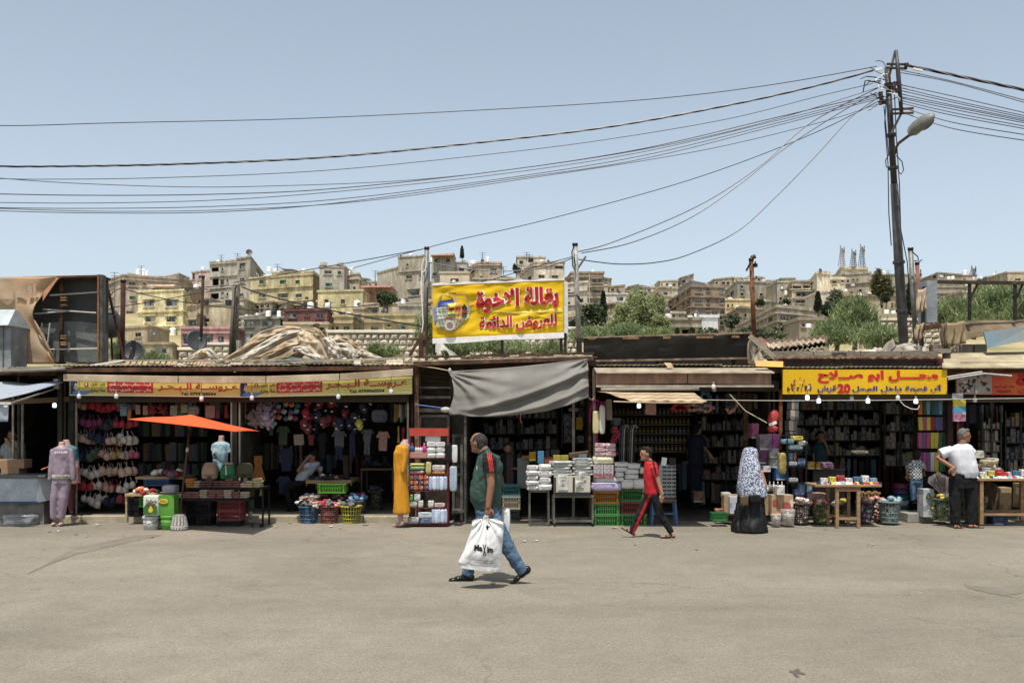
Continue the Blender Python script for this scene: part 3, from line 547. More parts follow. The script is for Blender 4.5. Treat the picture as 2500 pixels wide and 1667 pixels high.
def dish(px,py,rpx,Y,label,col='#4b4b4a',tilt=(R(70),0,R(25)),stand=1.0):
 r_=rpx/FPX*Y; o=thing('satellite_dish',label,'satellite dish',(PX(px,Y),Y,PZ(py,Y)),'satellite dishes')
 n=18; m=MB(); pr=[(0.001,-.16*r_),(r_*.5,-.12*r_),(r_*.85,-.03*r_),(r_,.05*r_),(r_*1.0,.09*r_),(r_*.84,.01*r_),(r_*.5,-.08*r_),(0.001,-.12*r_)]
 m.lathe(pr,n=n); M=Euler(tilt).to_matrix(); m.v=[tuple(M@Vector(v)) for v in m.v]
 part('reflector',m,mc(col,'metal'),o,smooth=1,local=1)
 a=MB(); f=M@Vector((0,0,r_*.8)); a.tube([M@Vector((0,-r_*.7,0)),f],r_*.03,5); a.box(f,(r_*.16,)*3); part('feed_arm',a,mc('#8a8a86','metal'),o,local=1)
 s=MB().cyl((0,0.05*r_,-r_*1.2*stand),(0,0.1*r_,0),r_*.05,n=6); part('stand',s,mc('#55504a','metal'),o,local=1); return o
for a in[(608,616,8,141,'brown roof dish on top of the bare stair tower','#4a3c34'),(1178,637,5,150,'dish beside the upright tank on the flat block'),(939,755,6,96,'dark dish on the tall mast of the tan house'),(933,761,4,96,'small lower dish on the mast of the tan house'),(1271,676,3,130,'little dish on the far terrace'),(1511,713,5,135,'black dish on the white flat roofed house'),(2003,660,5,126,'black dish edge-on atop the cream tower'),(853,692,3,125,'small black dish on the corner house wall'),(876,743,5,91,'dish resting on the narrow tower tank'),(374,812,6,82,'dish facing sideways on the low brown house'),(979,626,3,147,'tiny dish on the ridge house corner'),(1339,638,4,137,'dish on the limestone block parapet'),(965,729,5,99,'dark dish beside the green shrub'),(1200,668,4,131,'dish on the terrace behind the banner top')]:dish(*a)
def mast(px,py0,py1,Y,label,lat=False,col='#56585a'):
 z0,z1=PZ(py1,Y),PZ(py0,Y); x=PX(px,Y); o=thing('cell_mast' if lat else 'antenna',label,'mast' if lat else 'antenna',(x,Y,z0),'masts and aerials on the hill')
 m=MB()
 if lat:
  w_=.42; k_=8
  cs=[(-1,-1),(1,-1),(1,1),(-1,1)]
  for a,b in cs:m.bar((x+a*w_,Y+b*w_,z0),(x+a*w_*.3,Y+b*w_*.3,z1),.07)
  for i in range(k_):
   t=i/k_; t2=(i+1)/k_; ww=w_*(1-.7*t); w2=w_*(1-.7*t2); za=z0+(z1-z0)*t; zb=z0+(z1-z0)*t2
   m.bar((x-ww,Y-ww,za),(x+w2,Y-w2,zb),.045); m.bar((x+ww,Y-ww,za),(x-w2,Y-w2,zb),.045); m.bar((x-ww,Y-ww,za),(x+ww,Y-ww,za),.07)
  part('lattice',m,mc(col,'metal'),o)
  for s,t in((-1,.98),(1,.9),(-.6,.72),(.9,.7)):
   part('panel_antenna',MB().box((x+s*.3,Y-.3,z0+(z1-z0)*t),(.16,.14,.9)),mc('#77787a','paint'),o)
 else:
  m.cyl((x,Y,z0),(x,Y,z1),.06,.04,6)
  for i in range(3):zz=z1-.1-.35*i; m.bar((x-.5+.1*i,Y,zz),(x+.5-.1*i,Y,zz),.04)
  part('rod',m,mc(col,'metal'),o)
 return o
mast(2055,606,650,160,'leftmost slim cell mast with red and white top over the pale building',True,'#8a6a5e'); mast(2083,614,652,160,'shorter middle cell mast above the pale building',True); mast(2104,603,652,158,'tallest cell mast at the edge of the pale building',True)
mast(1178,616,640,150,'aerial standing left of the upright tank'); mast(279,664,810,118,'long thin aerial beside the iron pipe pole'); mast(345,648,672,146,'aerial between white tanks on the tan apartment'); mast(540,622,640,147,'aerial over the grey balcony block')
mast(580,618,627,139,'aerial on the tower corner'); mast(677,644,664,137,'aerial beside the canvas shade'); mast(1286,615,640,139,'tall aerial on the pale limestone block'); mast(1292,620,640,140,'second aerial next to the dark grey tank'); mast(916,660,690,140,'thin aerial above the orange roof')
mast(1610,686,702,141,'aerial over the pale angled flats'); mast(1576,700,716,150,'aerial at the left of the pale flats'); mast(1735,688,702,113,'aerial on the brown apartments'); mast(937,765,806,84,'long pipe aerial carrying two dishes',False,'#b5b0a4'); mast(2015,661,668,127,'aerial behind the cream tower edge'); mast(1896,682,750,120,'bare rod pole beside the block houses'); mast(2168,660,672,163,'aerial on the grey ridge block')
mast(2375,656,676,152,'broad lattice post on the right ridge',True); mast(807,736,757,88,'aerial in front of the ribbed tank'); mast(1229,650,672,130,'aerial above the yellow banner')
single('shade_canopy',MB().slab(lambda u,v:(PX(680+45*u,133),133+3*v,PZ(652+10*u**.7+1.5*math.sin(u*6),133)),8,2,Vector((0,0,.1))),mc('#5d584c','dirtcloth'),'sagging brown canvas shade on the olive block roof','awning')
single('shade_canopy',MB().slab(lambda u,v:(PX(430+60*u,124),124+3*v,PZ(708-2*u,124)+.3*v),4,2,Vector((0,0,.1))),mc('#3f3d3a','metal'),'dark flat canopy beside the yellow house roof','awning')
single('drying_cloth',MB().slab(lambda u,v:(PX(463+24*u,103),102.5+.1*math.sin(u*20),PZ(744+(14+3*math.sin(u*5))*v,102)),12,4,.05),mc('#77603c','dirtcloth'),'brown cloth drying over the terrace edge','cloth')
def ladder(px,py0,py1,Y,label):
 x=PX(px,Y); z0,z1=PZ(py1,Y),PZ(py0,Y); o=thing('ladder',label,'ladder',(x,Y,z0)); m=mc('#c8c2b2','paint')
 for s in(-1,1):part('rail',MB().bar((x+s*.22,Y,z0),(x+s*.22,Y+.4,z1),.08),m,o)
 for i in range(6):zz=z0+(z1-z0)*(i+.5)/6; part('rung',MB().bar((x-.22,Y+.4*(i+.5)/6,zz),(x+.22,Y+.4*(i+.5)/6,zz),.07),m,o)
ladder(1000,637,650,147.5,'wooden ladder leaning on the ridge house roof wall'); ladder(849,660,672,126.5,'short ladder on the corner house terrace'); ladder(1049,627,640,146,'pale ladder next to the left banner mast')
# STONE WALLS
def stonewall(px0,px1,pytop,pybot,Y,label,course=.42,col='#a99b80',c2='#897b62',seed=3):
 rr=random.Random(seed); x0,x1=PX(px0,Y),PX(px1,Y); zt,zb=PZ(pytop,Y),PZ(pybot,Y)
 o=thing('stone_wall',label,'wall',(x0,Y,zb))
 part('mortar',MB().bx(x0,x1,Y+.05,Y+.4,zb,zt-.1),mc('#8a7d66','conc'),o)
 part('coping',MB().bx(x0-.03,x1+.03,Y-.08,Y+.45,zt-.1,zt),mc('#b5a88e','conc'),o,bev=.02)
 protos=[]
 for k_ in range(8):
  m=MB(); nx_,nz_=4,3; s=k_*7.7
  m.slab(lambda u,v:(u-.5,-(.09*(1-(2*u-1)**4)*(1-(2*v-1)**4))*(.65+.9*abs(nz((u*2+s,v*2,s),1.3))),v-.5),nx_,nz_,.12)
  protos.append(mesh_of('stone',m,mc(col,'conc',c2,scale=1.2,bscale=14)))
 z=zt-.12; cnt=0; r=0; far=MB()
 while z>zb:
  h_=course; x=x0-(course*.8 if r%2 else 0)
  while x<x1:
   l_=rr.uniform(.55,.95)*course*1.7; xa=max(x0,x); xb=min(x1,x+l_)
   if xb-xa>.1:
    if cnt<290:
     q=bpy.data.objects.new('stone',protos[rr.randrange(8)]); COL.objects.link(q); q.parent=o
     q.location=((xa+xb)/2-x0,0,z-h_/2-zb); q.scale=(xb-xa-.02,rr.uniform(.6,1.2),h_-.025); cnt+=1
    else:far.bx(xa+.01,xb-.01,Y-.1*rr.random(),Y+.06,z-h_+.012,z-.012)
   x+=l_
  z-=h_; r+=1
 if far.v:f_=part('stone_courses',far,mc(col,'conc',c2,bscale=9),o); f_['kind']='stuff'
 return o
stonewall(800,1420,806,885,34,'long rough stone retaining wall behind the yellow banner',.2)
stonewall(2105,2300,777,850,38,'rough stone wall beneath the big white tank',.21,seed=5)
stonewall(436,470,848,900,33,'broken rough stone pier beside the tarpaulin heap',.2,seed=6)
stonewall(506,562,836,900,36,'pale stone garden wall behind the wooden pole',.22,'#aa9e88',seed=8)
stonewall(1384,1420,798,890,33.6,'rough stone gate pier by the white mast',.2,seed=9)
# VEGETATION
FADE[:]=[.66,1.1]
def lf(rr,p):q=nz(p,.9)+rr.gauss(0,.22); return 2 if rr.random()<.07 else 1 if q<-.05 else 0
def crown(mb,c,r,n,s,seed,shape_='blob',droop=0):
 rr=random.Random(seed); cl=[]
 for i in range(max(5,n//70)):
  a=rr.uniform(0,6.28); e=math.acos(rr.uniform(-.75,1)); q=rr.uniform(.45,.95)
  cl.append((Vector((math.cos(a)*math.sin(e)*r[0]*q,math.sin(a)*math.sin(e)*r[1]*q,math.cos(e)*r[2]*q)),rr.uniform(.2,.42)))
 c=Vector(c)
 for i in range(n):
  cc,cr=cl[rr.randrange(len(cl))]
  p=c+cc+Vector((rr.gauss(0,1)*cr*r[0]*.55,rr.gauss(0,1)*cr*r[1]*.55,rr.gauss(0,1)*cr*r[2]*.55))
  if shape_=='reed':
   d_=Vector((rr.gauss(0,.45),rr.gauss(0,.4),rr.uniform(.2,1.0))).normalized(); l_=s*rr.uniform(1.5,3.4); w_=s*.13
   sd=Vector((1,rr.uniform(-.5,.5),0)).normalized()*w_
   m_=p+d_*l_*.6; t_=p+d_*l_+Vector((rr.gauss(0,.25)*l_,0,-l_*rr.uniform(.05,.35)))
   o=len(mb.v); mb.v+=[tuple(p-sd),tuple(p+sd),tuple(m_+sd*.8),tuple(m_-sd*.8),tuple(t_)]; mb.f+=[(o,o+1,o+2,o+3),(o+3,o+2,o+4)]; k_=lf(rr,p); mb.m+=[k_,k_]
  else:
   a=Vector((rr.gauss(0,1),rr.gauss(0,1),rr.gauss(0,.7)-droop)).normalized(); b=a.cross(Vector((rr.gauss(0,1),rr.gauss(0,1),rr.gauss(0,1)))).normalized()
   a*=s*rr.uniform(.5,1.2)*(1+droop); b*=s*rr.uniform(.25,.5)
   o=len(mb.v); mb.v+=[tuple(p-a),tuple(p+b),tuple(p+a),tuple(p-b)]; mb.f.append((o,o+1,o+2,o+3)); mb.m.append(lf(rr,p))
def tree(px,py0,py1,wpx,Y,label,col='#5c6b3c',n=2600,s=None,kind_='tree',shape_='blob',c2=None,seed=1,droop=0,trunk=True,lobes=None):
 x=PX(px,Y); zt,zb=PZ(py0,Y),PZ(py1,Y); rx=wpx/2/FPX*Y; hh=zt-zb; s=s or rx*.07
 gz=zb-(1 if trunk else .2)
 o=thing(kind_,label,{'tree':'tree','cypress':'tree','shrub':'shrub','reed_clump':'reeds'}.get(kind_,'plant'),(x,Y,gz))
 m=MB()
 if kind_=='cypress':
  rr=random.Random(seed)
  for i in range(n):
   t=rr.random()**.8; rad=rx*(1-t)**.6*(.75+.35*rr.random()); a=rr.uniform(0,6.28); p=Vector((x+rad*math.cos(a),Y+rad*math.sin(a),zb+hh*t))
   u=Vector((rr.gauss(0,.4),rr.gauss(0,.4),1)).normalized()*s; v_=u.cross(Vector((rr.gauss(0,1),rr.gauss(0,1),0))).normalized()*s*.4
   q=len(m.v); m.v+=[tuple(p-u),tuple(p+v_),tuple(p+u),tuple(p-v_)]; m.f.append((q,q+1,q+2,q+3)); m.m.append(0)
 elif lobes:
  for i,(lx,lz,lr,lh) in enumerate(lobes):crown(m,(x+lx*rx,Y+((i*37)%5-2)*.15*rx,zb+lz*hh),(lr*rx,lr*rx*.8,lh*hh),int(n/len(lobes)),s,seed+i,shape_,droop)
 else:crown(m,(x,Y,zb+hh*.5),(rx,rx*.8,hh*.5),n,s,seed,shape_,droop)
 part('crown' if trunk else 'foliage',m,[mc(col,'leaf',c2),mc(c2 or '#35442a','leaf'),mc('#a39a66','leaf')],o)
 t=MB(); rr=random.Random(seed)
 t.tube([(x,Y,gz),(x+.1*rx,Y,zb+hh*.3),(x-.05*rx,Y,zb+hh*.75)],[rx*.09+.03,rx*.06+.02,rx*.02+.01],7)
 for i in range(6):
  a=rr.uniform(0,6.28); z_=zb+hh*rr.uniform(.15,.5); t.tube([(x,Y,z_),(x+math.cos(a)*rx*.4,Y+math.sin(a)*rx*.3,z_+hh*.2),(x+math.cos(a)*rx*.7,Y+math.sin(a)*rx*.6,z_+hh*.32)],[rx*.035+.01,rx*.02+.01,.01],5)
 part('trunk' if trunk else 'stem',t,mc('#5f5142','wood'),o)
 return o
LG,DG,OG,YG='#5d7a30','#37502a','#5c6844','#6f7a36'
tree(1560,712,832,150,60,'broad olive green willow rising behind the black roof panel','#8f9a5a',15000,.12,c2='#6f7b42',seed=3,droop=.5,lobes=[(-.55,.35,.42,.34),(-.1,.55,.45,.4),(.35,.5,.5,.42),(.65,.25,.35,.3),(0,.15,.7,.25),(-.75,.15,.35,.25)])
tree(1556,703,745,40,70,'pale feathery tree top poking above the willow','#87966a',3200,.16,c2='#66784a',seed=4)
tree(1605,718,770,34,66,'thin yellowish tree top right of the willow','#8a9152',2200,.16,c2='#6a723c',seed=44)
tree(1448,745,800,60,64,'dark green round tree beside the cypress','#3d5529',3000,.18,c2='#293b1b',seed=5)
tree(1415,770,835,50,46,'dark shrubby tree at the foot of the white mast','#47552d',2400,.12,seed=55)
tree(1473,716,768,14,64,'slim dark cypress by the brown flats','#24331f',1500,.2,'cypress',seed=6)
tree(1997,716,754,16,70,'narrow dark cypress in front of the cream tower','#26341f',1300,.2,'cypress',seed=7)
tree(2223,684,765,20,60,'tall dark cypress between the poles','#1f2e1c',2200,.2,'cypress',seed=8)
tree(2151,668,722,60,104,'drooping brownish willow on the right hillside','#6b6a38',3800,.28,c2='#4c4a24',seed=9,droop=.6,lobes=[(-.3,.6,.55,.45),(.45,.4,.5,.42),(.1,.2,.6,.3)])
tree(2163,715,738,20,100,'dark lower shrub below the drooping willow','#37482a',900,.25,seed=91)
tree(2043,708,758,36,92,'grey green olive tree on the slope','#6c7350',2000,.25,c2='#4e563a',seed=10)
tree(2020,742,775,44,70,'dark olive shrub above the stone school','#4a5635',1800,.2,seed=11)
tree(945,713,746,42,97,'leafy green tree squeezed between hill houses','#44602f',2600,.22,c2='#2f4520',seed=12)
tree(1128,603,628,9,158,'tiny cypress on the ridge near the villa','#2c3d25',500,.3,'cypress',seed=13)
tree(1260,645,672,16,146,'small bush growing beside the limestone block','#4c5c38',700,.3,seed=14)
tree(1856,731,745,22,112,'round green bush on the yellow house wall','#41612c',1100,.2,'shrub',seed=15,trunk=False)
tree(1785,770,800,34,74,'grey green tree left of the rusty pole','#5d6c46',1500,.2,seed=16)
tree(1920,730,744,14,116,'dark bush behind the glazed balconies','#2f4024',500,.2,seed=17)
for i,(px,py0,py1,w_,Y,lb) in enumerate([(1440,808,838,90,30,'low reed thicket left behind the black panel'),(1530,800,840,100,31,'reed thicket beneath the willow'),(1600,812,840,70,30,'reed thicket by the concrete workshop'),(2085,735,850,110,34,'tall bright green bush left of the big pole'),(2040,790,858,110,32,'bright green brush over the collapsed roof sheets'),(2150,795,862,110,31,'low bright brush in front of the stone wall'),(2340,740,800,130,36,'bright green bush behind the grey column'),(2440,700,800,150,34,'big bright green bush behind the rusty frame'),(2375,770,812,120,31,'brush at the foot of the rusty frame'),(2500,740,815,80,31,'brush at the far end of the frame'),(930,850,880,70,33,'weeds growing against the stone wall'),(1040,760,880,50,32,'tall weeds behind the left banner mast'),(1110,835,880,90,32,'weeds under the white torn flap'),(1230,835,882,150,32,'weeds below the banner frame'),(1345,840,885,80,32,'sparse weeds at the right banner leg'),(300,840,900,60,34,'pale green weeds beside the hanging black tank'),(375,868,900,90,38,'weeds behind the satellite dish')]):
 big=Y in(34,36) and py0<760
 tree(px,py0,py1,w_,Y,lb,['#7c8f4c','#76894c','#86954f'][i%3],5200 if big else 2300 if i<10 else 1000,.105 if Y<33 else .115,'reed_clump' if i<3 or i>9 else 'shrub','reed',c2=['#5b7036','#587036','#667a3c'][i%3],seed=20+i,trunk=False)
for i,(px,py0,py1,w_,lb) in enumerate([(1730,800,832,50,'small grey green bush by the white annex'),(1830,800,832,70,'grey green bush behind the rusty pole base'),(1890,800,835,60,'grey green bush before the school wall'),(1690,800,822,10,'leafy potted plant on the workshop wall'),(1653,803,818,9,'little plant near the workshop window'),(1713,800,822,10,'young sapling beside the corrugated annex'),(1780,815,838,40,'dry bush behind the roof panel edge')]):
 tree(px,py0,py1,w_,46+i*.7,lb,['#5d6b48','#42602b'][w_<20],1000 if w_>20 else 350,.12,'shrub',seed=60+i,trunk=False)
FADE[:]=[1,1]
# ROW OF SHOPS: SHELLS
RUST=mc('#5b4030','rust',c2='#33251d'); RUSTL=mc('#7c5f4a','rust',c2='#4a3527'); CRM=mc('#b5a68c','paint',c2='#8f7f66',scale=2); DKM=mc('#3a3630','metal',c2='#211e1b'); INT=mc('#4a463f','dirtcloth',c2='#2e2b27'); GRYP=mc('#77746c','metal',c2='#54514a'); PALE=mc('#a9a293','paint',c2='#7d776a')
WOOD=mc('#9a7a54','wood',c2='#6f5438'); WOODP=mc('#b09a78','wood',c2='#86704f'); WHT=mc('#dcdad4','plastic'); BLK=mc('#161616','plastic'); BLKM=mc('#1c1c1e','metal'); STEEL=mc('#7d766b','metal')
def shell(label,a,b,roofpy,fz,back=21.9,front=18.25,roofY=17.75,ov=0,rise=.12):
 xa,xb=PX(a,18),PX(b,18); zr=PZ(roofpy,roofY); o=thing('market_shop',label,'shop',(xa,18,0),'shops in the market row')
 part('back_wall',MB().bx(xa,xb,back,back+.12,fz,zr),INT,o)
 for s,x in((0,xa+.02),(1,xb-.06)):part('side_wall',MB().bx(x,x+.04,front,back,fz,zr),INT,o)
 n=max(2,int((xb-xa)/.85)); w_=(xb-xa)/n
 for i in range(n):
  x0=xa+i*w_; dz=.02*rnd.random()+(i%2)*.012; m=MB(); e=roofY-.1*rnd.random()
  m.slab(lambda u,v:(x0+u*w_*1.02,e+(22.5-e)*v,zr+dz+rise*v+.009*math.sin(u*w_/.085*6.28)),40,2,Vector((0,0,-.012)))
  part('roof_sheet',m,mc(['#8f8674','#7b7263','#9a907c','#84705c'][i%4],'rust',c2='#6b5b49'),o)
 part('roof_beam',MB().bar((xa,roofY+.12,zr-.07),(xb,roofY+.12,zr-.07),.07,.1),RUST,o)
 part('roof_beam',MB().bar((xa,20,zr-.06),(xb,20,zr-.06),.06,.09),RUST,o)
 return o
s0=shell('shadowed drinks shop at the left end with the chest freezer',-70,148,899,.11)
s1=shell('clothes shop under the first sea bride sign, behind the orange umbrella',148,574,893,.11)
s2=shell('clothes and cap shop under the second sea bride sign',574,1012,890,.11)
s3=shell('dim tissue and grocery shop behind the grey cloth',1130,1452,874,.035,front=18.5)
s4=shell('perfume bottle and toy shop with striped awning',1452,1902,893,.035,front=18.5)
s5=shell('twenty piastre shop under the bright yellow sign',1902,2325,897,.035,front=18.5)
s6=shell('cosmetics shop at the right end with the orange sign',2325,2700,893,.035,front=18.5)
def post(px,py0,py1,Y,w_,m,o,name='post',lean=0,label=None):
 return part(name,MB().bar((PX(px,Y),Y,PZ(py1,Y)),(PX(px+lean,Y),Y,PZ(py0,Y)),w_*.9,w_),m,o,bev=.004,label=label)
post(46,905,1260,18.2,.045,DKM,s0); post(55,970,1165,18.3,.04,PALE,s0); post(32,970,1165,18.3,.035,PALE,s0)
post(148,900,1278,17.95,.085,DKM,s0); post(176,925,1275,18.05,.075,DKM,s1); post(186,960,1260,18.1,.035,PALE,s1)
post(565,965,1258,18.1,.03,PALE,s1); post(574,965,1262,18.14,.085,mc('#4a423a','metal'),s1); post(585,965,1258,18.1,.03,PALE,s1)
post(996,963,1262,18.1,.035,PALE,s2); post(1006,965,1265,18.15,.05,DKM,s2)
for a,b,o in((186,575,s1),(575,1000,s2)):part('shutter_box',MB().bx(PX(a,18.1),PX(b,18.1),18.0,18.3,PZ(982,18.1),PZ(962,18.1)),mc('#3d352d','metal'),o,bev=.01)
part('crossbar',MB().bar((PX(0,18.2),18.2,PZ(982,18.2)),(PX(180,18.2),18.2,PZ(974,18.2)),.05,.09),mc('#6b5a43','wood'),s0)
post(1440,868,1280,18.1,.05,RUST,s3); post(1400,960,1270,18.6,.05,PALE,s3); post(1452,900,1130,17.6,.05,mc('#6d6156','metal'),s4,lean=-3)
post(1820,950,1260,19.2,.09,RUSTL,s4); post(1905,950,1120,18.0,.06,mc('#7a4a30','rust'),s4,lean=1)
post(2318,955,1280,18.35,.1,mc('#3b2a25','rust'),s5); post(2338,960,1210,18.5,.05,mc('#6e2420','paint'),s5)
part('lintel',MB().bx(PX(1456,18.2),PX(1900,18.2),18.15,18.3,PZ(955,18.2),PZ(930,18.2)),mc('#4e4034','wood'),s4)
for i in range(9):part('ceiling_slat',MB().bar((PX(1690,19),19+.28*i,PZ(948,19)+.08),(PX(1890,19),19+.28*i,PZ(948,19)+.08),.07,.05),mc('#5d4c3a','wood'),s4)
part('lintel',MB().bx(PX(1905,18.2),PX(2325,18.2),18.1,18.3,PZ(978,18.2),PZ(962,18.2)),mc('#544a3b','wood'),s5)
part('lintel',MB().bx(PX(2330,18.2),PX(2700,18.2),18.1,18.3,PZ(982,18.2),PZ(968,18.2)),mc('#4c4236','wood'),s6)
def fascia(pts,label,m,Y=17.55,name='fascia_board',hpx=17,d_=.1,gap=2):
 o=thing('fascia',label,'fascia',(PX(pts[0][0],Y),Y,PZ(pts[0][1]+hpx,Y)))
 for(a,za),(b,zb) in zip(pts,pts[1:]):
  h_=hpx/FPX*Y; x0,x1=PX(a,Y),PX(b-gap,Y)
  part(name,MB().hexa([(x0,Y,PZ(za,Y)-h_),(x1,Y,PZ(zb,Y)-h_),(x1,Y+d_,PZ(zb,Y)-h_),(x0,Y+d_,PZ(za,Y)-h_),(x0,Y,PZ(za,Y)),(x1,Y,PZ(zb,Y)),(x1,Y+d_,PZ(zb,Y)),(x0,Y+d_,PZ(za,Y))]),m,o,bev=.006)
 return o
fascia([(154,913),(436,918),(650,918),(830,912),(1010,900)],'cream painted metal fascia over the two sea bride shops',CRM)
f=fascia([(1455,912),(1680,909),(1885,912)],'wide brown fascia panel above the striped awning',mc('#8f6f58','paint',c2='#6f5545',scale=5,streak=True),hpx=27,Y=17.3,d_=.25)
x0,x1=PX(1455,17.3),PX(1888,17.3)
part('top_ledge',MB().hexa([(x0,17.22,PZ(912,17.3)),(x1,17.22,PZ(912,17.3)),(x1,17.9,PZ(897,17.9)),(x0,17.9,PZ(897,17.9)),(x0,17.22,PZ(909,17.3)),(x1,17.22,PZ(909,17.3)),(x1,17.9,PZ(895,17.9)),(x0,17.9,PZ(895,17.9))]),mc('#a79c8a','paint',c2='#81755f'),f)
part('bottom_rail',MB().bx(x0,x1,17.26,17.34,PZ(945,17.3),PZ(940,17.3)),PALE,f)
gp=thing('closed_stall','closed grey metal stall front with barred transom behind the red rack','stall',(PX(1015,18.1),18.1,0))
part('rusted_post',MB().bar((PX(1020,17.9),17.9,0),(PX(1017,17.9),17.9,PZ(882,17.9)),.08),RUSTL,gp)
for a,b,y0,y1 in((1022,1098,1012,1280),(1104,1132,1060,1255)):
 x0,x1,z0,z1=PX(a,18.2),PX(b,18.2),max(0,PZ(y1,18.2)),PZ(y0,18.2)
 part('door_panel',MB().bx(x0,x1,18.22,18.25,z0,z1),mc('#4b453c','metal',c2='#37322b'),gp)
 for q in((x0,x0+.05,z0,z1),(x1-.05,x1,z0,z1),(x0+.05,x1-.05,z1-.05,z1),(x0+.05,x1-.05,z0,z0+.05),(x0+.05,x1-.05,(z0+z1)/2-.02,(z0+z1)/2+.02)):
  part('door_frame',MB().bx(q[0],q[1],18.16,18.22,q[2],q[3]),mc('#6f6a5f','metal',c2='#4c473e'),gp)
part('transom_back',MB().bx(PX(1024,18.6),PX(1130,18.6),18.6,18.65,PZ(1015,18.6),PZ(880,18.6)),mc('#5b4a39','wood',c2='#33291f'),gp)
for py,h_ in((973,.05),(1006,.07),(948,.03)):part('transom_bar',MB().bx(PX(1020,18.1),PX(1100,18.1),18.1,18.16,PZ(py,18.1),PZ(py,18.1)+h_),GRYP,gp)
for px in(1040,1062,1084):part('transom_bar',MB().bx(PX(px,18.3),PX(px+3,18.3),18.3,18.34,PZ(1005,18.3),PZ(975,18.3)),DKM,gp)
for px,y0,y1 in((1124,1085,1270),(1133,1010,1275)):part('side_frame',MB().bx(PX(px,18.0),PX(px+6,18.0),17.95,18.0,PZ(y1,18),PZ(y0,18)),GRYP,gp)
part('side_shelf',MB().bx(PX(1104,18),PX(1134,18),17.9,18.4,PZ(1250,18),PZ(1244,18)),GRYP,gp)
part('stall_roof',MB().hexa([(PX(1010,17.6),17.6,PZ(886,17.6)),(PX(1446,17.6),17.6,PZ(871,17.6)),(PX(1446,17.6),22,PZ(871,17.6)+.2),(PX(1010,17.6),22,PZ(886,17.6)+.2),(PX(1010,17.6),17.6,PZ(881,17.6)),(PX(1446,17.6),17.6,PZ(866,17.6)),(PX(1446,17.6),22,PZ(866,17.6)+.2),(PX(1010,17.6),22,PZ(881,17.6)+.2)]),mc('#b3a995','rust',c2='#7d6c57'),gp)
part('edge_angle',MB().bar((PX(1010,17.55),17.55,PZ(888,17.55)),(PX(1449,17.55),17.55,PZ(875,17.55)),.06,.07),RUST,gp)
part('side_infill',MB().bx(PX(1012,18.5),PX(1020,18.5),18.2,21.9,0,PZ(890,18.5)),INT,gp)
def sign(label,px0,px1,corners,Y,base,border=None):
 """corners: (yTL,yTR,yBL,yBR) rows"""
 tl,tr,bl,br=corners; o=thing('shop_sign',label,'sign',(PX(px0,Y),Y,PZ(bl,Y)))
 A=[P(px0,bl,Y),P(px1,br,Y),P(px1,tr,Y),P(px0,tl,Y)]
 M=MB().slab(lambda u,v:(A[0]*(1-u)*(1-v)+A[1]*u*(1-v)+A[2]*u*v+A[3]*(1-u)*v)+Vector((0,.002*math.sin(u*23)*math.sin(v*3.1),0)),30,3,.05)
 part('panel',M,base,o)
 def at(px,py,d_=.02):return Vector((PX(px,Y),Y-d_*.28,PZ(py,Y)))
 return o,at
def skew(mb,px0,px1,dy):
 k_=-dy/(px1-px0); x0=mb.v[0][0]; xm=min(v[0] for v in mb.v); mb.v=[(x,y,z+k_*(x-xm)) for x,y,z in mb.v]; return mb
def T(o,name,body,px0,px1,py0,py1,Y,m,bold=0,ar=True,dy=0,shear=0,off=.009,outline=None,ob=.05):
 """lettering sub-thing: part of sign o; optional outline material behind"""
 x0,x1,z0,z1=PX(px0,Y),PX(px1,Y),PZ(py1,Y),PZ(py0,Y)
 if outline:
  t=textmb(body,x0,x1,z0,z1,Y-off+.003,bold+ob,ar,shear=shear); skew(t,px0,px1,dy) if dy else 0; part('letter_outline',t,outline,o)
 t=textmb(body,x0,x1,z0,z1,Y-off,bold,ar,shear=shear); skew(t,px0,px1,dy) if dy else 0
 q_=part(name,t,m,o); return q_
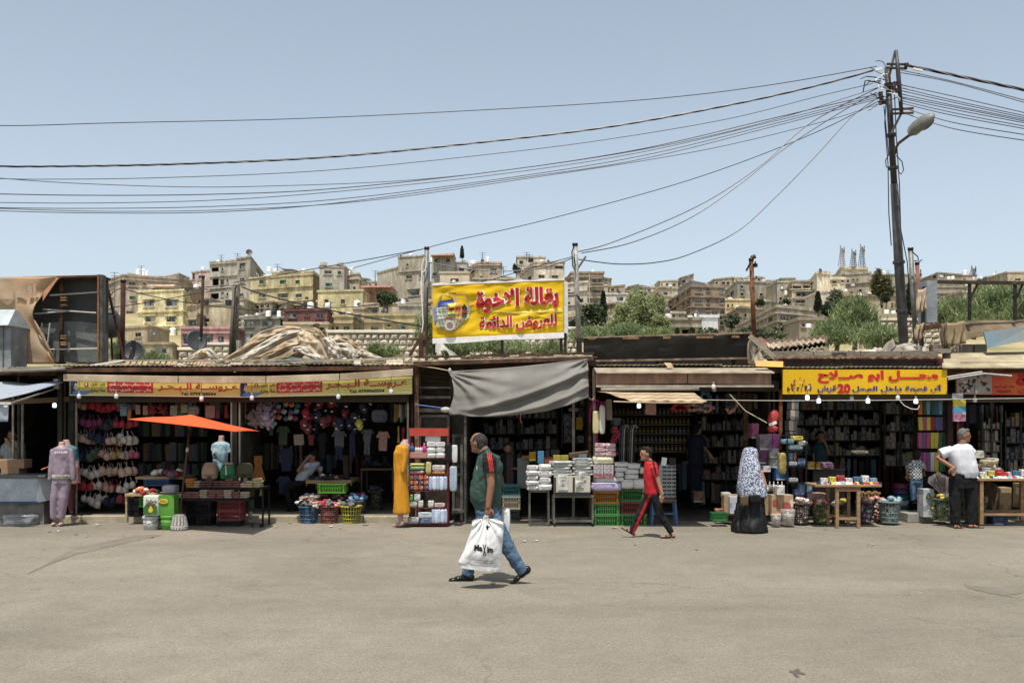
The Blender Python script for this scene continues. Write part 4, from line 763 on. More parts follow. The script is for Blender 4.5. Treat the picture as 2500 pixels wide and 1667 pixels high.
def sea_sign(px0,px1,c,Y,label,flip,tx):
 ym=mc('#c8bf70','paint',c2='#b9aa50',scale=.6); o,at=sign(label,px0,px1,c,Y,ym); tl,tr,bl,br=c; dy=(tr-tl); W_=px1-px0; H_=bl-tl
 def yy(px,f):return tl+dy*(px-px0)/W_+H_*f
 RED=mc('#b5302a','paint'); NAV=mc('#26345f','paint'); BK=mc('#1d1c1a','paint'); WH=mc('#e4e0d2','paint')
 a=px0+2; m=MB()
 def quadp(p,q,f0,f1,mat,nm,off=.02):
  A_=[at(p,yy(p,f1),off),at(q,yy(q,f1),off),at(q,yy(q,f0),off),at(p,yy(p,f0),off)]; part(nm,MB().add(A_,[(0,1,2,3)]),mat,o)
 quadp(a,a+16,.02,.97,NAV,'picture')
 xs=[a+4+3*math.sin(i) for i in range(9)]
 part('robe_print',MB().add([at(a+2,yy(a,.93),.026),at(a+14,yy(a,.6),.026),at(a+26,yy(a,.72),.026),at(a+50,yy(a,.68),.026),at(a+46,yy(a,.85),.026),at(a+34,yy(a,.95),.026)],[(0,5,4,3,2,1)]),mc('#51759b','paint'),o)
 part('robe_print',MB().add([at(a+8,yy(a,.55),.028),at(a+12,yy(a,.2),.028),at(a+16,yy(a,.3),.028),at(a+18,yy(a,.7),.028)],[(0,3,2,1)]),mc('#c7b79a','paint'),o)
 cx,cz=a+39,yy(a+39,.3); m=MB(); r_=5.2/FPX*Y; c0=at(cx,cz,.026); m.add([c0+Vector((r_*math.cos(i*.45),0,r_*math.sin(i*.45))) for i in range(14)],[tuple(range(14))]); part('number_disc',m,RED,o)
 T(o,'lettering','1',cx-1.4,cx+1.4,cz-3.5,cz+3.5,Y,WH,.03,False,off=.01)
 p0=a+50; T(o,'lettering','الفرع الأول',p0,p0+34,yy(p0,.14),yy(p0,.42),Y,BK,.02,dy=dy*34/W_); T(o,'lettering','جملة ومفرق',p0-2,p0+36,yy(p0,.52),yy(p0,.82),Y,BK,.02,dy=dy*36/W_)
 r0=a+(90 if not flip else 88); quadp(r0,r0+112,.08,.8,RED,'red_field',.022)
 T(o,'lettering','البسة - ستاتي - رجالي - ولادي',r0+5,r0+107,yy(r0,.16),yy(r0,.42),Y,WH,.02,dy=dy*107/W_); T(o,'lettering','بناتي - بيبي - لانجري - احذية',r0+5,r0+107,yy(r0,.5),yy(r0,.76),Y,WH,.02,dy=dy*107/W_)
 t0,t1=tx; T(o,'lettering','عـروســة الـبـحـر',t0,t1,yy(t0,.1),yy(t0,.68),Y,RED,.03,dy=dy*(t1-t0)/W_)
 b0=(t0+t1)/2-42; T(o,'lettering','Tel: 0799060504',b0,b0+86,yy(b0,.72),yy(b0,.93),Y,BK,.03,False,dy=dy*86/W_)
 quadp(px0,px1,.955,1.0,WH,'bottom_hem',.02)
 return o
sea_sign(170,585,(927,931,965,970),17.72,'yellow sea bride clothes sign behind the orange umbrella, torn at its red field',0,(386,581))
sea_sign(585,1006,(931,919,970,962),17.7,'yellow sea bride clothes sign over the hanging caps',1,(795,994))
YB=18.9; ban=thing('banner','large yellow grocery banner with red Arabic letters above the roofs','banner',(PX(1057,YB),YB,PZ(830,YB)))
def bq(u,v):
 x=PX(1056+321*u,YB); zt=697-13*u; zb=826-15*u+3*v; e=min(u,1-u,v,1-v)
 wob=.014*math.sin(u*15+v*7)+.03*nz((u*7+v*3,v*9-u*5,0))+.012*math.sin((u*.6+v)*16)*math.exp(-u*4)
 return Vector((x,YB+wob*min(1,e*14+.2),PZ(zb+(zt-zb)*v,YB)))
part('cloth',MB().slab(bq,60,26,.03),mc('#d2ac18','cloth',var=.1,bump=.05,scale=1.5),ban,smooth=1)
def wrap(mb,off):
 out=[]
 for x,y,z in mb.v:
  u=max(0,min(1,(x/YB*FPX+1250-1056)/321)); py=1015-(z-CAMH)/YB*FPX; zt=697-13*u; zb=826-12*u; v=max(0,min(1,(py-zb)/(zt-zb))); out.append((x,bq(u,v).y-off,z))
 mb.v=out; return mb
BW=mc('#dedcd8','cloth')
part('white_hem',MB().slab(lambda u,v:bq(u,0)+Vector((0,-.01,-.1*v-.03*math.sin(u*9)*v*.4)),40,2,.03),BW,ban)
part('white_hem',MB().slab(lambda u,v:bq(u,1)+Vector((0,-.01,.035*v*(1+.4*math.sin(u*31)))),50,1,.03),BW,ban)
part('white_hem',MB().slab(lambda u,v:bq(1,v)+Vector((.008+.07*u,.02+.05*u,-.03*u)),2,12,.03),BW,ban)
def bt(body,px0,px1,py0,py1,dy,bold,ob):
 RDB=mc('#a8161c','paint'); OUT=mc('#efe6d6','paint')
 for nm,mt,off,bb in(('letter_outline',OUT,.075,bold+ob),('lettering',RDB,.085,bold)):
  ex=ob*1.0*(px1-px0)/9 if bb>bold else 0
  t=textmb(body,PX(px0-ex*.35,YB),PX(px1+ex*.35,YB),PZ(py1+ex*.3,YB),PZ(py0-ex*.3,YB),YB-off,bb); skew(t,px0,px1,dy); wrap(t,off-.052); part(nm,t,mt,ban)
bt('بقالة الاخوة',1162,1364,708,766,-11,.05,.04); bt('للعروض الدائمة',1170,1359,773,811,-8,.04,.03)
def flat(o,name,pts,Y,off,m):
 if o is not ban:off*=.35
 A_=[Vector((PX(x,Y),Y-off,PZ(y,Y))) for x,y in pts]; mb=MB().add(A_,[tuple(range(len(A_)))])
 if o is ban:
  n=len(A_); c_=sum(A_,Vector())/n; mb=MB()
  for i in range(n):
   a_,b_=A_[i],A_[(i+1)%n]
   for k in range(5):
    for j in range(5):
     q=lambda s_,t_:c_.lerp(a_.lerp(b_,s_),t_)
     mb.add([q(k/5,j/5),q((k+1)/5,j/5),q((k+1)/5,(j+1)/5),q(k/5,(j+1)/5)],[(0,1,2,3)])
  wrap(mb,off-.054)
 return part(name,mb,m,o)
bp_=lambda nm,pts,hx,off=.078:flat(ban,nm,pts,YB,off,mc(hx,'paint'))
bp_('basket_print',[(1057,750),(1152,748),(1145,775),(1102,812),(1066,800)],'#b3ab84',.07)
for i in range(9):x=1060+i*10.5; bp_('wire_print',[(x,752),(x+.9,752),(1100+(x-1100)*.5+.9,808),(1100+(x-1100)*.5,808)],'#6f7274',.083)
for i in range(5):bp_('wire_print',[(1059+i*3,762+i*9),(1148-i*7,759+i*9),(1148-i*7,760.2+i*9),(1059+i*3,763.2+i*9)],'#7b7e80',.0835)
bp_('packet_print',[(1071,735),(1108,730),(1108,752),(1068,756)],'#2b3a78'); bp_('packet_print',[(1056,755),(1062,748),(1066,752),(1067,785),(1060,786)],'#7d8bb0'); bp_('packet_print',[(1066,752),(1095,748),(1097,790),(1068,792)],'#c9ccb4',.08); bp_('packet_print',[(1093,742),(1112,740),(1113,772),(1096,776)],'#d8c43e',.081)
bp_('packet_print',[(1094,768),(1112,764),(1114,776),(1097,782)],'#5e8a3a',.082); bp_('bottle_print',[(1109,738),(1120,733),(1126,745),(1127,782),(1112,780)],'#c08a3a',.08); bp_('bottle_print',[(1128,750),(1134,742),(1140,750),(1139,775),(1129,777)],'#241d1c',.082); bp_('bottle_print',[(1107,726),(1115,726),(1116,734),(1106,734)],'#b5b18a',.081)
bp_('label_print',[(1112,752),(1125,750),(1125,758),(1113,760)],'#a8401f',.084); bp_('label_print',[(1128,760),(1139,758),(1139,764),(1128,766)],'#a02a28',.085); bp_('label_print',[(1095,753),(1110,751),(1110,758),(1096,760)],'#a63a22',.085)
for pts in([(1077,716),(1140,720),(1140,721.5),(1077,717.5)],[(1077,716),(1080,716),(1066,752),(1063,752)],[(1138,720),(1141,720),(1147,748),(1144,748)]):bp_('wire_print',pts,'#8b8c86',.079)
bp_('handle_print',[(1095,714),(1114,715),(1114,718),(1095,717)],'#8a4a2a',.082); bp_('handle_print',[(1147,745),(1158,744),(1158,748),(1148,749)],'#a5622a',.082); bp_('handle_print',[(1088,773),(1097,776),(1106,772),(1106,776),(1097,780),(1088,777)],'#a8522a',.086)
c0=P(1099,795,YB)-Vector((0,.084,0)); part('disc_print',MB().add([c0+Vector((.1*math.cos(i*.42),0,.1*math.sin(i*.42))) for i in range(15)],[tuple(range(15))]),mc('#b9b5ae','paint'),ban); part('disc_print',MB().add([c0+Vector((.06*math.cos(i*.42),-.004,.06*math.sin(i*.42))) for i in range(15)],[tuple(range(15))]),mc('#8c6a66','paint'),ban)
T(ban,'lettering','TIGER',1070,1092,761,769,YB,mc('#3c4750','paint'),.02,False,off=.088,dy=-1)
for pts in([(1225,762),(1372,752),(1374,762),(1160,765)],[(1150,755),(1240,765),(1374,782),(1374,779),(1240,762)]):bp_('light_swirl_print',pts,'#e0c95a',.06)
for px,y0,y1,w_ in((1062,828,868,.05),(1226,826,862,.055),(1370,818,858,.05),(1380,812,858,.05),(1044,700,862,.022)):part('frame_leg',MB().bar((PX(px,YB+.1),YB+.1,PZ(y1+8,YB)),(PX(px,YB+.1),YB+.1,PZ(y0,YB)),w_),DKM,ban)
part('frame_bar',MB().bar((PX(1058,YB+.1),YB+.1,PZ(832,YB)),(PX(1380,YB+.1),YB+.1,PZ(817,YB)),.04),DKM,ban)
def pole(label,px,py0,py1,Y,r_,m,m2=None,lean=0,cat='pole'):
 o=thing('metal_pole',label,cat,(PX(px,Y),Y,PZ(py1,Y))); part('tube',MB().cyl(P(px,py1,Y),P(px+lean,py0,Y),r_,n=10),m,o,smooth=1)
 part('cap',MB().cyl(P(px+lean,py0+3,Y),P(px+lean,py0-3,Y),r_*1.15,n=10),m2 or BLK,o,smooth=1); return o
GP=mc('#77756f','metal',c2='#56534d',metal=.2)
pl=pole('galvanised mast left of the banner with looped white cable',1037,606,870,19.3,.045,GP,lean=5)
part('cable_loop',MB().tube([P(1029,700,19.2),P(1030,650,19.2),P(1036,628,19.2),P(1042,640,19.2),P(1038,660,19.2),P(1031,665,19.2),P(1028,690,19.2),P(1033,790,19.2),P(1030,812,19.2)],.012,5),WHT,pl)
part('brace',MB().bar(P(1030,818,19.1),P(1000,868,19.1),.05),RUST,pl); part('brace',MB().bar(P(1008,829,19.1),P(1056,826,19.1),.04),RUST,pl); part('brace',MB().bar(P(1027,830,19.1),P(1027,870,19.1),.07),RUST,pl); part('brace',MB().bar(P(1036,808,19.15),P(1036,868,19.15),.05),RUSTL,pl)
pr_=pole('white painted mast right of the banner with stub arm and cables',1415,597,866,19.2,.048,mc('#98968f','paint',c2='#6f6c65',scale=8),lean=-11)
part('stub_arm',MB().cyl(P(1410,656,19.2),P(1430,626,19.2),.022,n=7),GP,pr_); part('wire_knot',MB().tube([P(1384,721,19.1),P(1408,720,19.1),P(1414,730,19.1),P(1420,738,19.1),P(1416,731,19.1),P(1412,724,19.1)],.018,5),BLK,pr_); part('dark_foot',MB().cyl(P(1414.5,866,19.2),P(1413.5,826,19.2),.054,n=10),mc('#3b3733','metal'),pr_)
part('cable_loop',MB().tube([P(1402,600,19.1),P(1396,615,19.1),P(1398,650,19.1),P(1402,658,19.1),P(1405,650,19.1),P(1402,628,19.1)],.012,5),BLK,pr_)
o,at=sign('bright yellow shop sign with red and blue Arabic letters and make-up picture',1911,2312,(902,902,962,962),17.55,mc('#cfa412','paint',var=.12,scale=1))
RS=mc('#b51f28','paint'); WS=mc('#ddd8c8','paint'); BS=mc('#2a2f78','paint'); YS=17.55
T(o,'lettering','محــــل ابو صــلاح',1996,2290,904,935,YS,RS,.05); T(o,'lettering','أي قطعة داخل المحل',2080,2302,939,960,YS,BS,.04); T(o,'lettering','20',2044,2076,936,960,YS,RS,.05,False); T(o,'lettering','قرش',1995,2042,940,958,YS,BS,.045)
rr=random.Random(4)
for i in range(26):
 x=1920+rr.random()*56; y=951-rr.random()*34*(1-abs(x-1950)/45); w_=rr.uniform(2,6); h_=rr.uniform(4,11)
 flat(o,'makeup_print',[(x,y+h_),(x+w_,y+h_-1),(x+w_+1,y),(x+1,y)],YS,.02+.001*i,mc(rr.choice(['#2b2422','#7a3c32','#c9a08a','#a86a5a','#b5b0aa','#4b2f2a']),'paint'))
o2=thing('calligraphy_board','long dark red framed board with gold calligraphy above the yellow sign','sign',(PX(1912,17.9),17.9,PZ(902,17.9)))
part('board',MB().bx(PX(1915,17.9),PX(2298,17.9),17.9,17.93,PZ(903,17.9),PZ(882,17.9)),mc('#332d29','paint'),o2)
for q in((1912,2301,876,882),(1912,1918,882,903),(2284,2301,882,903)):part('frame',MB().bx(PX(q[0],17.9),PX(q[1],17.9),17.86,17.95,PZ(q[3],17.9),PZ(q[2],17.9)),mc('#5a2a26','paint',c2='#3d1f1c'),o2)
T(o2,'lettering','بسم الله الرحمن الرحيم',2006,2100,886,902,17.9,mc('#8a7440','paint'),.01,off=.012); T(o2,'lettering','بـــــــــــــــــــ',2100,2205,888,900,17.9,mc('#7a6639','paint'),0,off=.012)
o3,at=sign('orange cosmetics sign cut by the picture edge, with make-up photo panel',2335,2560,(909,905,963,964),17.9,mc('#c0622a','paint',c2='#b5342a',scale=.8))
flat(o3,'photo_panel',[(2335,962),(2421,962),(2421,908),(2335,908)],17.9,.02,mc('#9a928a','paint'))
for i in range(34):
 x=2337+rr.random()*74; y=910+rr.random()*42; w_=rr.uniform(4,10); h_=rr.uniform(3,8); s_=rr.uniform(-4,4)
 flat(o3,'makeup_print',[(x,y+h_),(x+w_,y+h_+s_),(x+w_+1,y+s_),(x+1,y)],17.9,.022+.0006*i,mc(rr.choice(['#1d1a1a','#4b4240','#7a4438','#b58a72','#2b2624','#c9bfb5']),'paint'))
T(o3,'lettering','خالد أبو أمجد',2424,2478,938,948,17.9,mc('#6f2a18','paint'),.02); T(o3,'lettering','٠٧٨٥٨٢٥',2432,2468,951,959,17.9,mc('#5b2414','paint'),.02); T(o3,'lettering','ة',2480,2506,912,941,17.9,mc('#a8141a','paint'),.05); T(o3,'lettering','ت',2486,2504,950,960,17.9,mc('#6f2a18','paint'),.02)
single('name_board',MB().hexa([tuple(P(1846,894,17.4)),tuple(P(1912,896,17.4)),tuple(P(1912,896,17.4)+Vector((0,.03,0))),tuple(P(1846,894,17.4)+Vector((0,.03,0))),tuple(P(1843,880,17.5)),tuple(P(1912,882,17.5)),tuple(P(1912,882,17.5)+Vector((0,.03,0))),tuple(P(1843,880,17.5)+Vector((0,.03,0)))]),mc('#c99a3c','paint',c2='#a8854a'),'small yellow board with faded writing lying on the roof edge','sign')
# ROOFTOP JUNK
def cloth_heap(label,pts,Y,m,seed,dep=.8,name='tarpaulin',amp=.12,nu=48,nv=16):
 """crumpled sheet whose top outline follows pts [(px,py)...]; bottom row at base"""
 def fn(u,v):
  t=u*(len(pts)-1); i=min(int(t),len(pts)-2); f_=t-i; f_=f_*f_*(3-2*f_)
  px=pts[i][0]+(pts[i+1][0]-pts[i][0])*(t-i); top=pts[i][1]+(pts[i+1][1]-pts[i][1])*f_; bot=pts[i][2]+(pts[i+1][2]-pts[i][2])*f_
  py=bot+(top-bot)*math.sin(v*1.57)**.8
  q_=Vector((u*4.5+v*1.6+seed+.4*nz((u*6,v*4,seed)),v*1.3-u*2,seed)); d_=noise.voronoi(q_)[0]; r1=1.7*(d_[1]-d_[0])-.3; d_=noise.voronoi(q_*2.7)[0]; r2=.9*(d_[1]-d_[0])-.2
  return Vector((PX(px,Y)+.1*nz((u*5,v*4,seed+3)),Y+dep*(v-.5)-amp*1.3*(r1+.5*r2)*math.sin(3.14*min(1,v*1.1+.05)),PZ(py,Y)+amp*(r1-.3)*(.3+v)*.9+amp*.4*(r2-.3)))
 return single(name,MB().slab(fn,nu*2,nv,.02),m,label,'tarpaulin',smooth=1)
TA=mc('#b3a48c','tarp',c2='#8f7455',scale=2.4); TB=mc('#bdb6a8','tarp',c2='#998c78',scale=2.2); TC=mc('#8f7d62','tarp',c2='#6b5a45',scale=2.4); TG=mc('#57605b','tarp',c2='#3f4642')
def swoop(o,pts,ws,Y,m,seed,name='fold'):
 """long folded lobe of tarpaulin: spine through photo points, half width in rows, sharp creases along its length"""
 def sp(t):
  t*=len(pts)-1; i=min(int(t),len(pts)-2); f=t-i; p0,p1,p2,p3=pts[max(i-1,0)],pts[i],pts[i+1],pts[min(i+2,len(pts)-1)]
  g=lambda a,b,c,d:.5*((2*b)+(-a+c)*f+(2*a-5*b+4*c-d)*f*f+(-a+3*b-3*c+d)*f**3); return g(p0[0],p1[0],p2[0],p3[0]),g(p0[1],p1[1],p2[1],p3[1])
 def fn(u,v):
  x,y=sp(u); x2,y2=sp(min(1,u+.01)); x1,y1=sp(max(0,u-.01)); L_=math.hypot(x2-x1,y2-y1)+1e-6; nx,ny=-(y2-y1)/L_,(x2-x1)/L_
  t=u*(len(ws)-1); i=min(int(t),len(ws)-2); w_=ws[i]+(ws[i+1]-ws[i])*(t-i); a=(v-.5)*2
  w_*=1+.16*nz((u*5,seed,a)); cr=abs(((v*1.4+.6*nz((u*2.5,seed,0))+u*.4)%1)-.5)*.9
  d_=w_/FPX*Y*(1.1*math.sqrt(max(0,1-a*a*.96))+cr*.8)+.05*nz((u*9,v*6,seed)); return Vector((PX(x+nx*a*w_,Y),Y-d_,PZ(y+ny*a*w_,Y)))
 part(name,MB().slab(fn,56,16,.02),m,o,smooth=1)
hp_=thing('tarpaulin','heap of crumpled cream, tan and white tarpaulins on the sea bride roof','tarpaulin',(PX(720,19.5),19.5,PZ(888,19.5)))
for i_,(pts,ws,Y,m) in enumerate((([(540,884),(590,858),(640,826),(690,808),(735,806)],[3,9,14,13,6],19.8,TA),([(545,888),(600,872),(650,846),(700,820),(740,812)],[2,8,13,12,5],19.5,TB),([(575,889),(640,874),(700,848),(760,838)],[2,8,14,10],19.2,TA),([(600,888),(660,886),(720,866),(745,846)],[2,8,16,10],19.0,TC),([(732,812),(745,826),(765,850),(800,884)],[8,20,24,10],19.1,TA),([(740,816),(765,814),(785,832),(802,870)],[4,14,16,8],19.4,TC),([(760,800),(775,797),(786,812),(795,835)],[3,8,10,6],19.8,mc('#6b5a42','tarp',c2='#3d3226')),([(716,850),(745,856),(775,876),(790,888)],[4,10,10,3],18.9,TB),([(790,826),(808,838),(822,862),(828,886)],[4,12,14,8],19.0,TB),([(806,826),(840,832),(868,846),(888,866)],[5,9,8,5],19.5,TA),([(818,846),(845,852),(862,870),(872,886)],[6,16,14,6],19.2,TB),([(852,858),(880,862),(905,870),(955,884)],[5,10,9,2],19.4,TB),([(880,884),(868,876),(885,866)],[3,6,3],18.9,TC),([(665,887),(700,879),(745,881),(790,886)],[3,7,6,3],18.7,TG),([(448,886),(480,872),(510,862),(535,884)],[3,11,13,4],19.8,TB),([(466,884),(490,864),(505,860)],[3,8,5],19.6,TA))):swoop(hp_,pts,ws,Y,m,i_*3.1)
rs=random.Random(8)
for i_ in range(46):
 x=170+i_*49+rs.uniform(-14,14); kd=rs.choice(['plank','sheet','rag','pipe']); py=(888 if x<1010 else 869 if x<1440 else 893 if x<1900 else 860 if x<2290 else 880)+rs.uniform(-3,3); c=rs.choice(['#8f8574','#6b5a49','#a89c86','#5d544a','#b5ad9c']); Yq=17.9+rs.random()*.5; w_=rs.uniform(12,46)
 tn={'#8f8574':'grey brown','#6b5a49':'dark brown','#a89c86':'dusty','#5d544a':'blackish','#b5ad9c':'pale'}[c]; m=MB()
 if kd=='plank':m.bar(P(x,py,Yq),P(x+w_,py+rs.uniform(-4,3),Yq+.2),.07,.025)
 elif kd=='pipe':m.cyl(P(x,py,Yq),P(x+w_*1.3,py+rs.uniform(-3,3),Yq+.3),.014,n=6)
 else:m.slab(lambda u,v:P(x+w_*u,py+2-(4+4*v)*v*(1.3 if kd=='rag' else .5)-3*abs(nz((u*5,v*3,i_))),Yq+.5*v),10,4,Vector((0,0,-.01)))
 single('roof_scrap',m,mc(c,'wood' if kd=='plank' else 'dirtcloth'),f'{tn} scrap {kd} on the roof edge, {ORD[i_%8]} in the {ORD[i_//8]} stretch from the billboard','roof scrap','scraps on the roof edges')
cloth_heap('grey bundled tarpaulin at the foot of the utility pole',[(2125,862,872),(2160,850,872),(2195,828,872),(2235,826,870),(2262,846,872),(2275,864,874)],19.0,mc('#a39a8e','tarp',c2='#776d62'),21,dep=.6,amp=.16,nu=34)
cloth_heap('flat white tarpaulin strip on the corrugated roof',[(2050,861,866),(2080,850,866),(2100,856,866),(2130,850,866),(2160,862,868)],18.6,mc('#c4bdb0','tarp'),23,dep=.4,amp=.05,nu=26)
cloth_heap('knotted dirty white rag at the end of the black roof panel',[(1832,876,888),(1834,824,888),(1850,822,888),(1862,850,888),(1872,880,888)],17.9,mc('#a99c88','tarp',c2='#6f6555'),25,dep=.3,amp=.12,nu=20)
for a in[((1830,820),(1892,874),.09,'long grey roof plank sliding off beside the rag'),]:single('plank',MB().bar(P(*a[0],17.8),P(*a[1],17.8),.04,a[2]),mc('#8f8574','wood'),a[3],'plank')
single('torn_flap',MB().slab(lambda u,v:Vector((PX(1063+62*u-10*v*u,18.8),18.8-.1*math.sin(u*3),PZ(836+(6+44*u**3)*1+14*v*(1-.2*u),18.8)+.04*math.sin(u*8+v*4))),14,6,.02),mc('#d3cfc4','tarp'),'torn white flap hanging from the banner foot','cloth')
bpn=thing('roof_panel','long black sheet metal panel seen from behind on the perfume shop roof','panel',(PX(1425,18.3),18.3,PZ(880,18.3)))
cuts=[1425,1520,1608,1700,1775,1836]
for i,(a,b) in enumerate(zip(cuts,cuts[1:])):
 def fn(u,v,a=a,b=b):px=a+(b-a)*u; f_=(px-1425)/411; top=822-5*f_-3*math.sin(px*.1)*.3; bot=880-4*f_; e=18.3+.1*(1-v)+.035*nz((px*.02,v*2,i)); return Vector((PX(px,18.3),e,PZ(bot+(top-bot)*v,18.3)))
 part('panel_sheet',MB().slab(fn,8,6,.02),mc('#33312d','metal',c2='#23211f',scale=2,metal=.2),bpn)
 part('clip',MB().box(P(a+20,826-i,18.26),(.3 if i%2 else .14,.05,.04)),mc('#8b6f52','rust'),bpn)
part('top_rail',MB().bar(P(1424,824,18.25),P(1836,812,18.25),.04,.03),mc('#8d7a66','rust'),bpn); part('bottom_rail',MB().bar(P(1440,881,18.2),P(1836,874,18.2),.05,.035),mc('#8b7a68','rust',c2='#5d4a3a'),bpn)
for px in(1470,1604,1790):part('strut',MB().bar(P(px,876,18.45),P(px,822,18.45),.05),DKM,bpn)
part('loose_chip',MB().hexa([tuple(P(1630,897,17.5)),tuple(P(1645,897,17.5)),tuple(P(1645,897,17.5)+Vector((0,.02,0))),tuple(P(1630,897,17.5)+Vector((0,.02,0))),tuple(P(1621,885,17.6)),tuple(P(1638,886,17.6)),tuple(P(1638,886,17.6)+Vector((0,.02,0))),tuple(P(1621,885,17.6)+Vector((0,.02,0)))]),WOODP,bpn)
def sheet(label,p0,p1,p2,p3,Y0,Y1,m,n=30,name='corrugated_sheet',th=.015,amp=.02):
 A0,A1,A2,A3=P(*p0,Y0),P(*p1,Y0),P(*p2,Y1),P(*p3,Y1)
 return single(name,MB().slab(lambda u,v:(A0*(1-u)*(1-v)+A1*u*(1-v)+A2*u*v+A3*(1-u)*v)+Vector((0,0,amp*math.sin(u*n*2.1))),n*3,3,Vector((0,0,-th))),m,label,'roof sheet')
sheet('faded red corrugated sheet beside the rusty pole',(1868,862),(1888,850),(1860,824),(1846,826),18.8,20,mc('#9a5f52','rust',c2='#8f7a6a'),8)
sheet('upper brown corrugated roof sheet sagging before the green brush',(1860,858),(2020,834),(2022,818),(1862,830),19.0,20.5,mc('#6b5645','rust',c2='#3d3028'))
sheet('long beige corrugated sheet jutting over the rusty roof',(1878,850),(2015,832),(2014,826),(1870,838),18.8,19.2,mc('#a39681','rust',c2='#7a6a55'))
sheet('pale bent roof sheet under the beige one',(1900,862),(2016,848),(2014,836),(1890,856),18.6,19.4,mc('#948a74','rust',c2='#5d5142'))
sheet('dark roof sheet beneath the collapsed pile',(1872,868),(2015,862),(2010,850),(1872,854),18.7,20,mc('#433c33','rust'))
single('conduit',MB().tube([P(1990,858,18.5),P(1998,850,18.5),P(2008,851,18.5),P(2014,860,18.5)],.012,5),GRYP,'curled grey conduit on the collapsed roof sheets','conduit')
gf=thing('roof_edge','weathered concrete roof edge with ragged corrugated lip over the calligraphy board','roof',(PX(1885,18),18,PZ(880,18)))
for a,b in((1885,1985),(1987,2100),(2102,2200),(2202,2290)):part('edge_board',MB().hexa([tuple(P(a,869,18)),tuple(P(b,869,18)),tuple(P(b,866,18)+Vector((0,1.6,.05))),tuple(P(a,866,18)+Vector((0,1.6,.05))),tuple(P(a,857,18)),tuple(P(b,857,18)),tuple(P(b,855,18)+Vector((0,1.6,.05))),tuple(P(a,855,18)+Vector((0,1.6,.05)))]),mc('#877e6e','conc',c2='#5f574a'),gf)
part('corrugated_lip',MB().slab(lambda u,v:P(1885+405*u,868+6*v+2.2*math.sin(u*88)+1.5*nz((u*30,0,0)),17.9)+Vector((0,-.15*v,0)),200,1,Vector((0,0,-.012))),mc('#5b4a3a','rust'),gf)
part('rust_beam',MB().bar(P(1890,877,17.95),P(2300,877,17.95),.05,.05),mc('#7c5a4c','rust'),gf)
single('roof_tarp',MB().slab(lambda u,v:P(2300+220*u,896-34*v-4*u*v+.8*nz((u*9,v*3,0)),17.5+1.2*v),26,5,Vector((0,0,-.03))),mc('#a89c80','dirtcloth',c2='#857860'),'pale beige canvas roof over the right end shop','tarpaulin',smooth=1)
single('mesh_net',MB().slab(lambda u,v:P(2345+160*u,902-18*v,17.85),20,3,.01),mc('#3f3c38','cloth'),'dark shade netting under the beige canvas roof','netting')
for i,(a,b) in enumerate((((2312,921),(2398,908)),((2315,926),(2404,912)),((2400,912),(2470,918)))):single('metal_pipe',MB().cyl(P(*a,17.45-.05*i),P(*b,17.3-.05*i),.022,n=8),mc('#8a8782','metal'),['upper loose grey pipe end','lower loose grey pipe end','white fluorescent tube'][i]+' sticking out beside the yellow sign','pipe')
bb=thing('billboard','old billboard frame with torn tan cover and dark open interior','billboard',(PX(0,18.8),18.8,PZ(890,18.8)))
YBB=18.8
part('back_sheet',MB().bx(PX(45,YBB),PX(245,YBB),YBB+.35,YBB+.38,PZ(886,YBB),PZ(677,YBB)),mc('#3f423f','metal',c2='#2f312f',scale=1.5,metal=0),bb)
part('back_sheet_lower',MB().slab(lambda u,v:P(100+140*u,884-(92+8*math.sin(u*3))*v,YBB+.3+.05*u),10,6,.02),mc('#646964','metal',c2='#4d514d',metal=0),bb)
part('side_box',MB().bx(PX(240,YBB),PX(252,YBB),YBB-.05,YBB+.12,PZ(884,YBB),PZ(671,YBB)),mc('#6a6a68','metal',c2='#3c3b39',scale=7),bb)
part('top_box',MB().hexa([(PX(-20,YBB),YBB,PZ(681,YBB)),(PX(245,YBB),YBB,PZ(676,YBB)),(PX(245,YBB),YBB+.5,PZ(676,YBB)),(PX(-20,YBB),YBB+.5,PZ(681,YBB)),(PX(-20,YBB),YBB,PZ(677,YBB)),(PX(245,YBB),YBB,PZ(671,YBB)),(PX(245,YBB),YBB+.5,PZ(671,YBB)),(PX(-20,YBB),YBB+.5,PZ(677,YBB))]),RUST,bb)
part('edge_angle',MB().bx(PX(242,YBB),PX(245,YBB),YBB-.08,YBB-.04,PZ(884,YBB),PZ(673,YBB)),mc('#8a5c33','rust'),bb)
for a,b in(((122,721),(243,713)),((105,755),(235,764)),((84,766),(160,760)),((120,853),(240,851)),((103,788),(97,815)),((122,788),(115,850))):part('strut',MB().cyl(P(*a,YBB+.15),P(*b,YBB+.15),.016,n=6),mc('#a8a79f','paint'),bb)
part('upright',MB().bar(P(150,884,YBB+.2),P(151,675,YBB+.2),.06),RUST,bb)
for py in(727,733,745,820,826,836,841):part('bracket',MB().box(P(157,py,YBB+.08),(.11,.08,.03)),mc('#8b6a44','rust'),bb)
outline=[(-20,676),(141,676),(136,690),(103,712),(100,725),(90,745),(84,770),(84,785),(95,805),(118,850),(137,884),(-20,888)]
def cover(u,v):
 py=676+212*v; es=[(676,141),(700,120),(712,103),(745,90),(775,83),(790,86),(815,100),(850,118),(888,138)]
 for(y0,x0_),(y1,x1_) in zip(es,es[1:]):
  if y0<=py<=y1:ex=x0_+(x1_-x0_)*(py-y0)/(y1-y0); break
 else:ex=138
 px=-20+(ex+20)*u; return P(px,py,YBB-.05)+Vector((0,.05*nz((px*.03,py*.02,1))+(.12*u**6*math.sin(v*12)),0))
part('torn_cover',MB().slab(cover,26,40,.015),mc('#ad8a66','dirtcloth',c2='#8c8372',scale=.8),bb,smooth=1)
